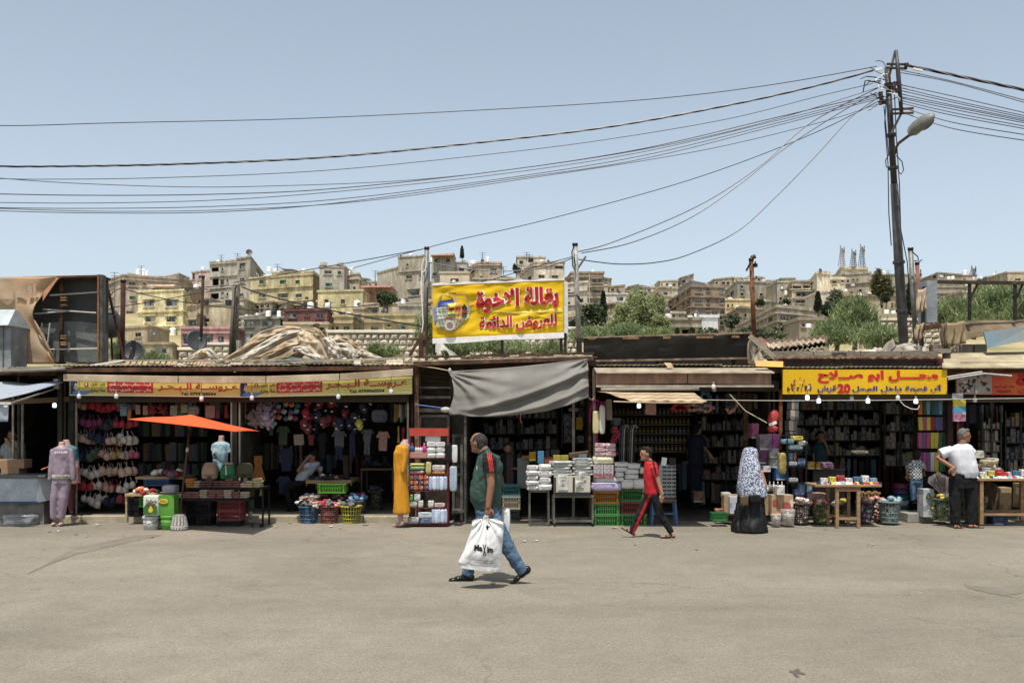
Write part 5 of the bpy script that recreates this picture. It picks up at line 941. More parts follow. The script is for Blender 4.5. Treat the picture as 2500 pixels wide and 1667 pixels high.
part('curled_flap',MB().slab(lambda u,v:P(138-34*v+10*u*(1-v),678+36*v+(22*math.sin(u*3.1))*v,YBB-.12-.12*math.sin(u*3.1)),10,10,.012),mc('#9a6f52','dirtcloth',c2='#7d5a44'),bb,smooth=1)
part('edge_roll',MB().tube([P(84,782,YBB-.1),P(96,806,YBB-.12),P(116,846,YBB-.12),P(137,885,YBB-.1)],[.01,.03,.03,.015],6),mc('#8f7660','dirtcloth'),bb,smooth=1)
for a in((75,700,86,728),(88,696,95,724),(46,712,68,728),(0,712,40,732)):part('faded_print',MB().bx(PX(a[0],YBB),PX(a[2],YBB),YBB-.118,YBB-.115,PZ(a[3],YBB),PZ(a[1],YBB)),mc('#a8947a','dirtcloth'),bb)
ch=thing('tin_chimney','grey sheet metal vent box with pitched cap at the left edge','vent',(PX(10,18.3),18.3,PZ(905,18.3)))
part('shaft',MB().bx(PX(-25,18.3),PX(40,18.3),18.1,18.7,PZ(905,18.3),PZ(796,18.3)),mc('#83888a','metal',c2='#5d6265',scale=3,metal=.1),ch); part('seam',MB().bx(PX(20,18.3),PX(23,18.3),18.08,18.1,PZ(905,18.3),PZ(796,18.3)),GRYP,ch)
x0,x1=PX(-40,18.3),PX(43,18.3); xm=PX(34,18.3)
part('cap',MB().hexa([(x0,17.95,PZ(798,18.3)),(x1,17.95,PZ(798,18.3)),(x1,18.85,PZ(798,18.3)),(x0,18.85,PZ(798,18.3)),(x0,18.35,PZ(755,18.3)),(xm,18.35,PZ(755,18.3)),(xm,18.45,PZ(755,18.3)),(x0,18.45,PZ(755,18.3))]),mc('#a0a8a9','metal',metal=.1),ch)
bw=thing('black_tank','black plastic water tank tilted behind the billboard edge','water tank',(PX(272,20),20,PZ(826,20)))
m=MB().lathe([(0,0),(.16,.02),(.2,.06),(.2,.42),(.15,.52),(.06,.55),(.06,.58),(0,.58)],n=16); Rm=Euler((0,R(-6),0)).to_matrix(); m.v=[tuple(Rm@Vector(v)*1.05) for v in m.v]; part('shell',m,mc('#3f4143','plastic'),bw,smooth=1,local=1); part('prop',MB().cyl((.02,0,-.45),(.0,0,.02),.02),DKM,bw,local=1)
pole('rusty iron pipe standing beside the tilted black tank',298,686,884,19.6,.048,mc('#4a3026','rust'),lean=3)
single('iron_bar',MB().tube([P(262,700,19.4),P(290,818,19.4),P(302,880,19.4)],.028,6),mc('#4a3026','rust'),'leaning rusty bar crossing the black tank','bar'); single('iron_bar',MB().bar(P(256,762,19.3),P(285,770,19.3),.03),RUST,'short rusty bar bracket at the billboard edge','bar')
pole('slim rusty post behind the second satellite dish',489,676,872,20.4,.033,mc('#4a3026','rust'),mc('#4a3026','rust'),lean=7)
wp=thing('wooden_pole','weathered wooden utility pole wrapped with cable between the houses','utility pole',(PX(570,24),24,PZ(885,24)))
part('trunk',MB().cyl(P(568,885,24),P(577,696,24),.11,.09,n=9),mc('#6f6355','wood',c2='#4a4038'),wp,smooth=1)
part('cable_bundle',MB().tube([P(566,872,23.85),P(569,800,23.85),P(573,740,23.85),P(574,705,23.85),P(578,698,23.85)],.016,6),BLK,wp); part('meter_box',MB().box(P(583,845,23.9),(.1,.1,.28)),PALE,wp)
big1=dish(325,856,26,19.9,'large dark satellite dish on the roof by the rusty pipe','#4c4e4f',(R(78),0,R(8)),.6); big2=dish(480,831,26,20.3,'tilted dark satellite dish in front of the pink house','#4c4e4f',(R(78),0,R(38)),.6)
for i,(a,b,y0,y1,lb) in enumerate(((212,330,889,900,'grey slatted pallet lying on the left roof'),(300,430,884,899,'long slatted pallet on the first sea bride roof'),(440,520,886,898,'broken pallet near the middle of the first roof'))):
 o=thing('pallet',lb,'pallet',(PX(a,18.1),17.9,PZ(y1,17.9)))
 for k_ in range(9):f_=k_/9; part('slat',MB().hexa([tuple(P(a+(b-a)*f_,y1-1,17.8)),tuple(P(a+(b-a)*(f_+.08),y1-1,17.8)),tuple(P(a+(b-a)*(f_+.08)+8,y0,19)),tuple(P(a+(b-a)*f_+8,y0,19))]+[tuple(P(a+(b-a)*f_,y1-3,17.8)),tuple(P(a+(b-a)*(f_+.08),y1-3,17.8)),tuple(P(a+(b-a)*(f_+.08)+8,y0-2,19)),tuple(P(a+(b-a)*f_+8,y0-2,19))]),WOODP,o)
 part('runner',MB().bar(P(a,y1,17.82),P(b,y1,17.82),.05,.03),WOODP,o)
for i,(a,b,Y,w_,lb) in enumerate((((150,904),(1010,898),17.7,.07,'long rusty angle beam along the sea bride roofs'),((0,903),(160,898),17.6,.06,'pale roof batten over the drinks shop'),((140,904),(300,880),17.9,.025,'thin white conduit bent over the roof edge'),((600,890),(1000,872),18.2,.03,'white roof batten below the tarpaulins'),((275,880),(950,878),18.4,.03,'long pale pipe laid across the roofs'),((1014,872),(1450,862),18.3,.04,'rusty rail behind the grey cloth roof'))):
 single('roof_batten',MB().bar(P(*a,Y),P(*b,Y),w_),[RUST,PALE,WHT,PALE,PALE,RUST][i],lb,'batten')
single('awning_board',MB().hexa([tuple(P(0,912,17.5)),tuple(P(160,905,17.5)),tuple(P(160,896,18.4)),tuple(P(0,900,18.4)),tuple(P(0,908,17.5)),tuple(P(160,901,17.5)),tuple(P(160,893,18.4)),tuple(P(0,896,18.4))]),mc('#4b4238','rust'),'dark rusty roof lip above the blue awning','roof')
fr=thing('rusty_billboard','rusty billboard frame with grey end column on the right roof','frame',(PX(2260,19),19,PZ(800,19)))
part('top_rail',MB().bar(P(2262,688,19),P(2540,692,19),.09,.06),mc('#3d352c','rust'),fr); part('end_column',MB().bx(PX(2257,19),PX(2283,19),18.9,19.3,PZ(788,19),PZ(686,19)),mc('#8b9094','metal',c2='#6f7376',scale=4,metal=.1),fr)
for px in(2367,2478):part('upright',MB().bar(P(px,782,19),P(px,692,19),.05),DKM,fr); part('brace',MB().bar(P(px+3,728,19),P(px+19,694,19),.035),DKM,fr)
part('side_post',MB().bar(P(2250,872,19),P(2255,700,19),.05),DKM,fr); part('base_beam',MB().bar(P(2250,802,18.9),P(2300,794,18.9),.1,.1),RUST,fr)
pole('grey leaning pole with hooks beside the metal frame',2236,608,838,19.8,.05,GP,lean=-13)
pole('rusty pipe with capped end bolted to the leaning pole',2250,643,860,19.6,.04,mc('#7a5545','rust'),lean=-11)
for i,(pts,lb) in enumerate((([(2226,614),(2240,626),(2243,636),(2232,637)],'bent hook near the top of the leaning pole'),([(2238,655),(2243,664),(2241,664),(2248,672),(2248,658)],'double wire hook on the rusty pipe'),([(2238,644),(2251,634)],'short iron stub on the rusty pipe'))):single('iron_hook',MB().tube([P(x,y,19.6) for x,y in pts],.012,5),DKM,lb,'hook')
rp=pole('rust brown bent pipe post behind the black roof panel',1841,634,820,19.5,.045,mc('#7c5236','rust',c2='#4e3525'),lean=-7)
part('top_elbow',MB().tube([P(1834,636,19.5),P(1837,628,19.5),P(1844,626,19.5)],.045,8),mc('#5b4234','rust'),rp); part('arm',MB().bar(P(1833,640,19.4),P(1822,661,19.4),.035),DKM,rp); part('insulator',MB().lathe([(0,0),(.05,.01),(.05,.03),(.03,.04),(.05,.05),(.05,.07),(.02,.08),(.01,.12)],tuple(P(1844,653,19.45)),n=10),BLK,rp); part('hook',MB().tube([P(1837,680,19.4),P(1842,683,19.4),P(1846,680,19.4),P(1847,674,19.4)],.012,5),DKM,rp)
for i,(a,b,y0,y1,hx,lb) in enumerate(((2312,2357,786,842,'#8f7e62','brown burlap sheet hanging below the metal frame'),(2240,2262,705,760,'#b5a48c','long pale rag hung on the frame side'),(2236,2256,790,828,'#a08e74','tan rag bunched under the frame corner'),(2300,2312,788,850,'#6d5f4a','narrow brown rag beside the burlap sheet'),(2318,2336,845,863,'#8f8470','short grey rag beneath the burlap sheet'))):
 single('hung_rag',MB().slab(lambda u,v:P(a+(b-a)*u+2*math.sin(v*4+i),y0+(y1-y0)*v+3*math.sin(u*5),18.7)+Vector((0,.05*math.sin(u*14+v*3)+.03*nz((u*5,v*5,i)),0)),14,8,.012),mc(hx,'dirtcloth'),lb,'cloth',smooth=1)
sheet('long curled brown roof lining at the right edge',(2350,830),(2520,795),(2520,778),(2352,785),18.8,19.4,mc('#7d6c55','dirtcloth',c2='#4e4233'),3,amp=.01)
single('painted_board',MB().hexa([tuple(P(2411,850,18.4)),tuple(P(2520,828,18.4)),tuple(P(2520,828,18.4)+Vector((0,.04,0))),tuple(P(2411,850,18.4)+Vector((0,.04,0))),tuple(P(2402,810,18.6)),tuple(P(2520,795,18.6)),tuple(P(2520,795,18.6)+Vector((0,.04,0))),tuple(P(2402,810,18.6)+Vector((0,.04,0)))]),mc('#5f5b52','paint',c2='#4d6570',scale=2.2),'tilted board with peeling blue paint on the right roof','board')
for i in range(4):single('concrete_block',MB().bx(PX(2278+i*34,18.9),PX(2308+i*34,18.9),18.9,19.1,PZ(862,18.9),PZ(840,18.9)),mc('#7d766a','conc'),['leftmost grey block under the hung rags','second grey block under the burlap sheet','third grey block beside the painted board','last grey block behind the painted board'][i],'block',bev=.01)
single('rope',MB().tube([P(1700,976,17.0),P(1900,978,17.0),P(2150,977,17.0),P(2500,972,17.0)],.006,5),mc('#b8b3a4','cloth'),'taut white rope strung in front of the right shops','rope')
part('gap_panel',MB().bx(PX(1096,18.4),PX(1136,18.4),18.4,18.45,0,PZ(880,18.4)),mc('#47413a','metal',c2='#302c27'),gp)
part('gap_roof_infill',MB().bx(PX(1452,18.5),PX(1915,18.5),18.5,18.55,PZ(915,18.5),PZ(876,18.5)),mc('#2e2924','rust'),bpn)  # dark box added so the gap below the black panel stays dark
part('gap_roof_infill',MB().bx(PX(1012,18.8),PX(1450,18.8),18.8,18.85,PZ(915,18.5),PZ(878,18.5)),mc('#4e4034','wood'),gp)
# UTILITY POLE, STREET LAMP, WIRES
YP=21.0
up=thing('utility_pole','tall leaning black steel utility pole with tangled cables above the roofs','utility pole',(PX(2222,YP),YP,0))
BP=mc('#4c4a48','metal',c2='#363432',metal=.1)
pb,pt=P(2226,1000,YP),P(2166,165,YP); pb.z=0; pb.x=P(2230,1100,YP).x
def onp(py,d=0):t=(PZ(py,YP)-pb.z)/(pt.z-pb.z); return pb.lerp(pt,t)+Vector((d,0,0))
part('shaft',MB().tube([pb,onp(640),onp(450)],[.112,.1,.08],10),BP,up,smooth=1)
part('upper_shaft',MB().tube([onp(452),pt],[.068,.058],10),BP,up,smooth=1)
for py in(640,758,410,330,208):part('collar',MB().cyl(onp(py+4),onp(py-3),.125 if py>500 else .105,n=12),mc('#4a4745','metal'),up)
part('side_pipe',MB().tube([P(2201,278,20.8),P(2193,180,20.8),P(2188,123,20.8)],[.042,.05,.03],8),BP,up,smooth=1)
part('diagonal_brace',MB().bar(P(2176,326,20.85),P(2203,272,20.85),.05,.04),mc('#6d665e','metal'),up); part('diagonal_brace',MB().bar(P(2170,190,20.85),P(2186,124,20.85),.05,.04),mc('#6d665e','metal'),up)
for(a,b) in(((2165,157),(2216,158)),((2165,166),(2214,168)),((2178,268),(2230,265)),((2178,278),(2230,276))):part('cross_arm',MB().bar(P(*a,20.8),P(*b,20.8),.04),mc('#4a3b33','rust'),up)
for k_,(x,y) in enumerate(((2213,160),(2150,230),(2152,240),(2158,250),(2190,222),(2186,205),(2150,252),(2182,215))):part('insulator',MB().lathe([(0,-.04),(.04,-.035),(.05,-.01),(.03,0),(.05,.015),(.045,.045),(0,.05)],tuple(P(x,y,20.75)),n=9),mc('#40332e','plastic'),up,smooth=1)
rr=random.Random(11)
for i in range(16):
 x0,y0=2160+rr.uniform(-8,18),rr.uniform(166,250); pts=[P(x0,y0,20.75)]
 x,y=x0,y0; a=rr.uniform(0,6.28)
 for k_ in range(6):a+=rr.uniform(-1.1,1.1); x+=math.cos(a)*8; y+=math.sin(a)*6; pts.append(P(x,y,20.7-.05*rr.random()))
 part('wire_tail',MB().tube(pts,.009,4),[BLK,BLK,WHT][i%3] if i%4 else mc('#5b4a3a','plastic'),up)
for pts in([(2101,193),(2115,187),(2135,189),(2158,196)],[(2107,226),(2112,198),(2120,197),(2150,205)],[(2112,210),(2122,200),(2150,198)]):part('wire_tail',MB().tube([P(x,y,20.7) for x,y in pts],.012,5),BLK,up)
for pts in([(2165,225),(2160,300),(2168,400),(2170,520),(2176,600)],[(2184,230),(2188,330),(2196,450),(2199,560),(2215,640),(2222,735)],[(2172,375),(2162,392),(2164,408),(2174,412)],[(2188,380),(2202,395),(2206,415),(2200,426),(2192,418)],[(2158,260),(2164,320),(2170,380)]):part('down_cable',MB().tube([P(x,y,20.7) for x,y in pts],.011,5),BLK,up)
part('white_clamp',MB().bar(P(2136,172,20.7),P(2152,168,20.7),.05),WHT,up); part('white_clamp',MB().bar(P(2229,168,20.7),P(2252,173,20.7),.04),WHT,up)
lamp=thing('street_lamp','grey street lamp head on a curved arm from the utility pole','street lamp',tuple(P(2186,375,20.8)),None)
part('arm',MB().tube([P(2186,375,20.8),P(2187,362,20.7),P(2194,350,20.5),P(2210,338,20.2),P(2226,326,20.0)],.03,8),mc('#5d554e','metal'),lamp,smooth=1)
LM=mc('#74746f','metal',metal=.1)
a0,a1=P(2222,322,20.0),P(2282,282,19.5); dv=(a1-a0).normalized(); sd=Vector((.25,-.9,-.3)).normalized(); sd=(sd-dv*sd.dot(dv)).normalized(); un=dv.cross(sd)
if un.z<0:un=-un
m=MB(); secs=[(0,.11,.09,.08),(.25,.15,.12,.09),(.55,.16,.13,.08),(.8,.13,.1,.06),(.97,.06,.05,.03),(1,.02,.02,.01)]; n=14; L_=(a1-a0).length; o_=len(m.v)
for t,w_,hu,hd in secs:
 for j in range(n):
  g=2*math.pi*j/n; c_,s_=math.cos(g),math.sin(g); m.v.append(tuple(a0.lerp(a1,t)+sd*w_*c_+un*(hu if s_>0 else hd)*s_))
for i in range(len(secs)-1):
 for j in range(n):m.f.append((i*n+j,i*n+(j+1)%n,(i+1)*n+(j+1)%n,(i+1)*n+j)); m.m.append(0)
m.f.append(tuple(range(n))); m.m.append(0); m.f.append(tuple((len(secs)-1)*n+j for j in range(n))); m.m.append(0)
part('housing',m,LM,lamp,smooth=1)
m=MB(); c_=a0.lerp(a1,.58)-un*.075
for i in range(1):m.ell(c_,(L_*.3,.12,.05),14,8,Matrix((dv,sd,un)).transposed())
part('lens',m,mc('#6b655a','gloss'),lamp,smooth=1); part('gear_cover',MB().box(a0.lerp(a1,.13)-un*.03,(.16,.2,.16),(0,0,0)),mc('#6e6f6d','metal',metal=.1),lamp,bev=.02)
def wire(pts,label,r=.009,Y0=21,Y1=21,m=None,twist=False,nseg=10,base=None):
 """spline through photo points, depth running from Y0 to Y1"""
 out=[]; n=len(pts)
 for i in range(n-1):
  p0=pts[max(i-1,0)]; p1=pts[i]; p2=pts[i+1]; p3=pts[min(i+2,n-1)]
  for k_ in range(nseg):
   t=k_/nseg; f=lambda a,b,c,d:.5*((2*b)+(-a+c)*t+(2*a-5*b+4*c-d)*t*t+(-a+3*b-3*c+d)*t**3)
   out.append((f(p0[0],p1[0],p2[0],p3[0]),f(p0[1],p1[1],p2[1],p3[1])))
 out.append(pts[-1]); X0_,X1_=pts[0][0],pts[-1][0]
 P3=[P(x,y,Y0+(Y1-Y0)*(x-X0_)/(X1_-X0_)) for x,y in out]
 m=m or mc('#26272a','plastic'); r*=.82
 if not twist:return single('overhead_wire',MB().tube(P3,r,5),m,label,'wire')
 o=thing('twisted_cable',label,'cable',tuple(P3[0]))
 dense=[]
 for a,b in zip(P3,P3[1:]):
  L2=max(1,int((b-a).length/.05))
  for k_ in range(L2):dense.append(a.lerp(b,k_/L2))
 for s in range(3):
  part('strand',MB().tube([p+Vector((0,math.cos(i*.25+s*2.09)*r*1.0,math.sin(i*.25+s*2.09)*r*1.0)) for i,p in enumerate(dense)],r*.95,5),[BLK,mc('#2b2724','plastic'),mc('#3d3834','plastic')][s],o)
 return o
wire([(-40,306),(60,307),(300,300),(700,291),(1120,272),(1560,245),(1860,211),(2140,163)],'highest single wire crossing the sky to the pole top',.012)
wire([(-40,404),(60,407),(400,402),(800,384),(1200,345),(1500,308),(1800,253),(2000,208),(2140,170)],'thick twisted cable crossing the sky to the pole',.0145,twist=True)
wire([(-40,435),(100,438),(400,434),(800,416),(1230,373),(1500,338),(1780,290),(2000,235),(2150,200)],'wire hanging just beneath the twisted cable',.01)
wire([(-40,432),(150,446),(420,456),(640,455),(1000,440),(1330,403),(1640,352),(1900,290),(2150,212)],'long wire dipping lowest at its left third',.01)
wire([(-40,473),(200,477),(500,475),(800,462),(1200,420),(1560,365),(1900,286),(2150,228)],'upper wire of the dense bundle over the hill',.013)
wire([(-40,494),(200,496),(500,490),(800,470),(1200,428),(1560,373),(1900,294),(2150,232)],'second wire of the dense bundle over the hill',.01)
wire([(-40,507),(200,509),(500,505),(820,487),(1200,440),(1560,382),(1900,300),(2150,236)],'third wire of the dense bundle with small knots',.011)
wire([(-40,514),(220,520),(520,518),(820,496),(1230,440),(1560,390),(1900,306),(2150,240)],'lowest wire of the dense bundle over the hill',.011)
wire([(-40,508),(250,516),(560,512),(900,490),(1300,434),(1700,370),(2000,300),(2150,252)],'wire leaving the bundle to a lower insulator',.01)
wire([(860,655),(1100,590),(1300,545),(1600,465),(1800,400),(2000,320),(2150,245)],'wire descending from the pole to the roofs past the banner',.011,24,21)
wire([(1405,616),(1500,590),(1700,505),(1850,410),(1980,300),(2150,212)],'service wire from the white mast up to the pole',.013,19.2,20.8)
wire([(1420,618),(1540,593),(1680,535),(1800,455),(1920,360),(2060,270),(2140,226)],'wavy service wire just below its twin',.012,19.2,20.8)
wire([(1405,632),(1460,640),(1520,645),(1600,641),(1680,622),(1800,565),(1900,475),(2000,372),(2080,285),(2150,235)],'slackest service wire sagging right of the white mast',.013,19.2,20.8)
wire([(570,690),(700,668),(900,633),(1030,609)],'wire from the wooden pole to the left banner mast',.012,24,19.3)
wire([(1043,640),(1130,655),(1220,662),(1320,655),(1405,628)],'wire slung between the two banner masts',.012,19.3,19.2)
wire([(1180,690),(1250,668),(1330,645),(1405,625)],'wire rising over the banner top to the white mast',.01,20,19.2)
wire([(590,700),(640,718),(760,748),(900,775),(1030,797)],'dark cable from the wooden pole down behind the heap',.02,24,21)
wire([(602,757),(800,752),(900,745),(1030,722)],'thin wire passing the maroon house',.01,24,21)
wire([(270,720),(300,704),(420,705),(600,695)],'wire from the rusty pipe to the wooden pole',.012,19.6,24)
wire([(300,705),(380,725),(480,742),(600,756)],'wire descending across the yellow house',.012,19.6,24)
wire([(270,751),(350,740),(450,722),(565,702)],'wire rising from the black tank across the yellow house',.012,19.6,24)
for i,(a,b,c) in enumerate((((2214,160),(2300,178),(2520,224)),)):wire([a,b,c],'thick twisted cable leaving the pole towards the far right',.02,21,19,twist=True)
LB=['upper','second','third','fourth','fifth','sixth','seventh','eighth','ninth','tenth','eleventh','lowest']
for i,(y0,ym,y1) in enumerate(((178,205,256),(172,202,250),(208,236,280),(215,246,287),(222,251,292),(230,258,296),(237,262,300),(240,268,304),(246,276,312),(252,283,318),(262,300,332),(274,315,346))):
 wire([(2200,y0),(2330,ym+(0 if i>1 else-2)),(2520,y1)],LB[i]+' wire of the fan leaving the pole to the picture edge',.0115,21,19)
# AWNINGS
ga=thing('grey_cloth_awning','large grey cloth awning with a diagonal fold tied across the tissue shop','awning',tuple(P(1095,945,17.5)))
def gtop(u):return 906-31*u+7*math.sin(u*3.14)*(.6)
def gbot(u):
 pts=[(0,1003),(.03,1013),(.08,1012),(.15,1017),(.3,1017),(.5,1013),(.7,1004),(.85,990),(1,970)]
 for(a,y0),(b,y1) in zip(pts,pts[1:]):
  if a<=u<=b:return y0+(y1-y0)*(u-a)/(b-a)
 return 970
def gfn(u,v):
 px=1096+338*u+14*math.sin(v*3.0)*(1-u)**4; y0,y1=gtop(u),gbot(u); py=y0+(y1-y0)*v
 f=.10*math.sin(v*3.14)*(1-.3*u)
 fan=math.exp(-u*3.5)*math.sin(math.atan2(v*.9-.02,u*1.6+.05)*17)*.045*min(1,(u*1.6+v)*3)
 fan2=math.exp(-(1-u)*4)*math.sin(math.atan2(v*.8,(1-u)*1.8+.04)*13)*.035
 d=v-(.93-.62*u**1.1); fold=-.085*math.exp(-(d/.07)**2)*min(1,u*3+.2)+.06*math.exp(-((d-.12)/.09)**2)*min(1,u*3)
 d2=v-(1.0-.28*u**2); fold2=-.06*math.exp(-(d2/.06)**2)
 w_=.018*nz((u*4,v*5,3),1.5)
 return Vector((PX(px,17.45),17.4-f*.8+fan+fan2+fold+fold2+w_-.25*v,PZ(py,17.4)))
GC=mc('#77746e','cloth',c2='#66635d',scale=1.5,bump=.08)
part('cloth',MB().slab(gfn,110,44,.008),GC,ga,smooth=1)
part('tie_rope',MB().tube([P(1020,893,17.6),P(1060,898,17.5),P(1098,905,17.45)],.008,5),mc('#b5a78a','cloth'),ga); part('tie_rope',MB().tube([P(1018,988,17.5),P(1060,993,17.4),P(1095,998,17.3)],.009,5),mc('#4a62a0','plastic'),ga)
part('knot',MB().ell(P(1088,1000,17.25),(.09,.05,.05),10,7).ell(P(1102,1004,17.2),(.05,.04,.06),8,6),mc('#a9a598','cloth'),ga,smooth=1); part('knot',MB().ell(P(1098,905,17.4),(.03,.03,.05),8,6),mc('#a9a598','cloth'),ga,smooth=1)
part('tassel',MB().tube([P(1272,1010,17.1),P(1270,1022,17.1),P(1273,1033,17.1)],.008,5),mc('#6e3a36','cloth'),ga); part('corner_tie',MB().tube([P(1434,970,17.2),P(1446,977,17.4),P(1450,970,17.5)],.01,5),mc('#8f7c6c','cloth'),ga)
sa=thing('striped_awning','cream and tan striped fabric awning rolled half out over the perfume shop','awning',tuple(P(1465,982,16.9)))
ST=[mc('#a08a6c','dirtcloth',c2='#8a7356'),mc('#b3a58c','dirtcloth'),mc('#957c5e','dirtcloth')]
n=9
def sfn(u,v):
 xl=1462+44*v; xr=1702+14*v; px=xl+(xr-xl)*u; y0=954+2*u; y1=982+(v*0)-2*math.sin(u*3.1);
 py=y0+(y1-y0)*v*(.25+.75*min(1,u*4+v*.4)); return Vector((PX(px,17),17.35-.75*v,PZ(py,17)+.01*math.sin(u*40+v*5)*v))
for i in range(n):part('stripe',MB().slab(lambda u,v:sfn(u,(i+v)/n),40,2,Vector((0,.004,-.008))),ST[i%3],sa,smooth=1)
part('roller_tube',MB().cyl(P(1467,949,17.3),P(1706,947,17.3),.038,n=10),mc('#b8b3a8','paint'),sa,smooth=1); part('front_bar',MB().tube([P(1498,980,16.6),P(1600,983,16.6),P(1716,983,16.6)],.014,6),mc('#a08c70','paint'),sa)
ba=thing('blue_awning','faded blue white tarpaulin awning with a hanging flap at the left end','awning',tuple(P(60,960,17.0)))
bm1=mc('#788190','dirtcloth',c2='#96999a',scale=2.5)
part('sheet',MB().slab(lambda u,v:Vector((PX(-40+170*u-100*u*v*1.0+0,17.3),17.7-1.1*v,PZ(932+(53-3*u)*v-1*u,17.3)+.02*math.sin(u*9+v*4))),20,10,Vector((0,.01,-.01))),bm1,ba,smooth=1)
part('front_bar',MB().bar(P(-40,985,16.58),P(28,984,16.58),.035,.045),mc('#c2c0b8','paint'),ba); part('flap',MB().slab(lambda u,v:P(-40+60*u-2*v*u,989+40*v,16.6)+Vector((0,.03*math.sin(u*9),0)),12,6,.01),mc('#8792ab','dirtcloth',c2='#a9adb0'),ba,smooth=1)
part('arm',MB().bar(P(28,984,16.62),P(130,950,17.7),.025),mc('#8b8578','paint'),ba); part('bracket',MB().box(P(139,937,17.75),(.09,.1,.18)),mc('#9c9a93','metal'),ba,bev=.01)
um=thing('market_umbrella','tilted orange market umbrella with brown pole over the clothing table','umbrella',(PX(437,16.75),16.75,0))
YU=16.75; top=P(467,1012,YU)
cor=[P(311,1023,YU-.1),P(575,1053,YU-1.2),P(634,1052,YU+.15),P(395,1017,YU+1.25)]
OR=mc('#cf5228','cloth',var=.05,bump=.05)
for i in range(4):
 a,b=cor[i],cor[(i+1)%4]
 def pf(u,v):
  e=a.lerp(b,u); e=e+Vector((0,0,.01*math.sin(u*3.14)))+(top-e)*0; q=e.lerp(top,v); return q+Vector((0,0,-.012*math.sin(v*3.14)))
 part('canopy_panel',MB().slab(pf,10,8,Vector((0,0,-.006))),OR,um,smooth=1)
 hub=P(463,1043,YU); part('rib',MB().bar(top-Vector((0,0,.03)),a-Vector((0,0,.015)),.012),DKM,um); part('strut',MB().bar(hub,(top.lerp(a,.45))-Vector((0,0,.03)),.01),DKM,um)
pole_b=Vector((PX(440,YU),YU,.3)); part('pole',MB().cyl(pole_b,P(467,1012,YU),.019,n=10),mc('#4b4038','metal'),um,smooth=1)
part('pole_joint',MB().cyl(pole_b.lerp(top,.62),pole_b.lerp(top,.66),.023,n=10),mc('#a9a59c','metal'),um); part('hub',MB().cyl(P(463,1047,YU),P(464,1038,YU),.03,n=10),mc('#5b3a2a','plastic'),um)
bs=thing('umbrella_base','round fluted grey concrete umbrella foot with carved band','umbrella base',(PX(438,YU),YU,0))
part('body',MB().lathe([(.0,0),(.135,0),(.135,.05),(.125,.075),(.12,.16),(.1,.245),(.07,.265),(0,.27)],n=20),mc('#7a7771','conc'),bs,smooth=False,local=1)
for i in range(14):g=6.283*i/14; part('flute',MB().bar((.128*math.cos(g),.128*math.sin(g),.08),(.098*math.cos(g),.098*math.sin(g),.235),.028,.02),mc('#a8a59d','conc'),bs,local=1)
for i in range(18):g=6.283*i/18; part('carving',MB().box((.137*math.cos(g),.137*math.sin(g),.04),(.01,.028,.03),(R(40 if i%2 else-40),0,g)),mc('#b9b6ae','conc'),bs,local=1)
part('rim',MB().lathe([(.138,.058),(.143,.062),(.143,.07),(.136,.075)],n=20),mc('#b9b6ae','conc'),bs,local=1)
# LIGHT BULBS
def bulb(px,py,Y,label,on,s=1.0,wirelen=.18):
 k=.8
 o=thing('light_bulb',label,'light bulb',tuple(P(px,py,Y)),'bulbs hanging along the shop fronts')
 part('glass',MB().lathe([(0,-.045),(.028,-.042),(.036,-.024),(.036,.016),(.03,.03),(.018,.04),(0,.042)],n=12) if s>0 else None,mc('#e9edf4','gloss',emit=on*.6,ecol='#dfe8ff') if on else mc('#c9c9c9','gloss'),o,smooth=1,local=1)
 part('socket',MB().cyl((0,0,.045),(0,0,.09),.018,n=8),mc('#8f8b84','plastic'),o,local=1); part('cord',MB().cyl((0,0,.09),(0,0,.09+wirelen),.005,n=5),BLK,o,local=1); return o
bulb(133,989,18.3,'lit bulb in the dark drinks shop',2.5)
bulb(193,967,17.5,'unlit bulb before the left end of the first sea bride sign',0); bulb(284,967,17.5,'unlit bulb hanging over the red field of the first sign',0); bulb(492,973,17.5,'unlit wide bulb under the sea bride lettering',0); bulb(615,971,17.5,'small unlit bulb before the second sign picture',0)
bulb(826,968,17.5,'unlit bulb splitting the second sea bride lettering',0); bulb(955,956,17.5,'unlit bulb at the right end of the second sign',0); bulb(1560,990,18.1,'lit bulb beneath the striped awning',2.5); bulb(1742,944,17.2,'small white lamp on the brown fascia',0,wirelen=.05); bulb(1744,950,18,'dim lamp hanging behind the brown fascia',0)
bulb(1971,970,17.5,'leftmost lit bulb under the yellow sign',2.5,wirelen=.05); bulb(1999,978,17.5,'second lit bulb under the yellow sign',2.5,wirelen=.1); bulb(2079,972,17.7,'unlit bulb under the yellow sign centre',0,wirelen=.1); bulb(2119,978,17.5,'third lit bulb under the yellow sign',2.5,wirelen=.1)
bulb(2192,971,17.5,'unlit green white bulb with a swinging cable',0,wirelen=.07); bulb(2236,979,17.5,'rightmost lit bulb under the yellow sign',2.5,wirelen=.12); bulb(2380,976,17.8,'unlit glass bulb under the orange sign',0)
single('swing_cable',MB().tube([P(2197,978,17.45),P(2208,990,17.45),P(2225,998,17.45),P(2240,999,17.45),P(2245,990,17.45)],.006,5),WHT,'white cable looping between two bulbs under the yellow sign','cable')
single('cord',MB().tube([P(1782,963,17.1),P(1820,1003,17.1),P(1872,1032,17.1)],.008,5),mc('#b5ad96','cloth'),'slack cord tied to the hanging red toy','cord')
FADE[:]=[.84,.9]
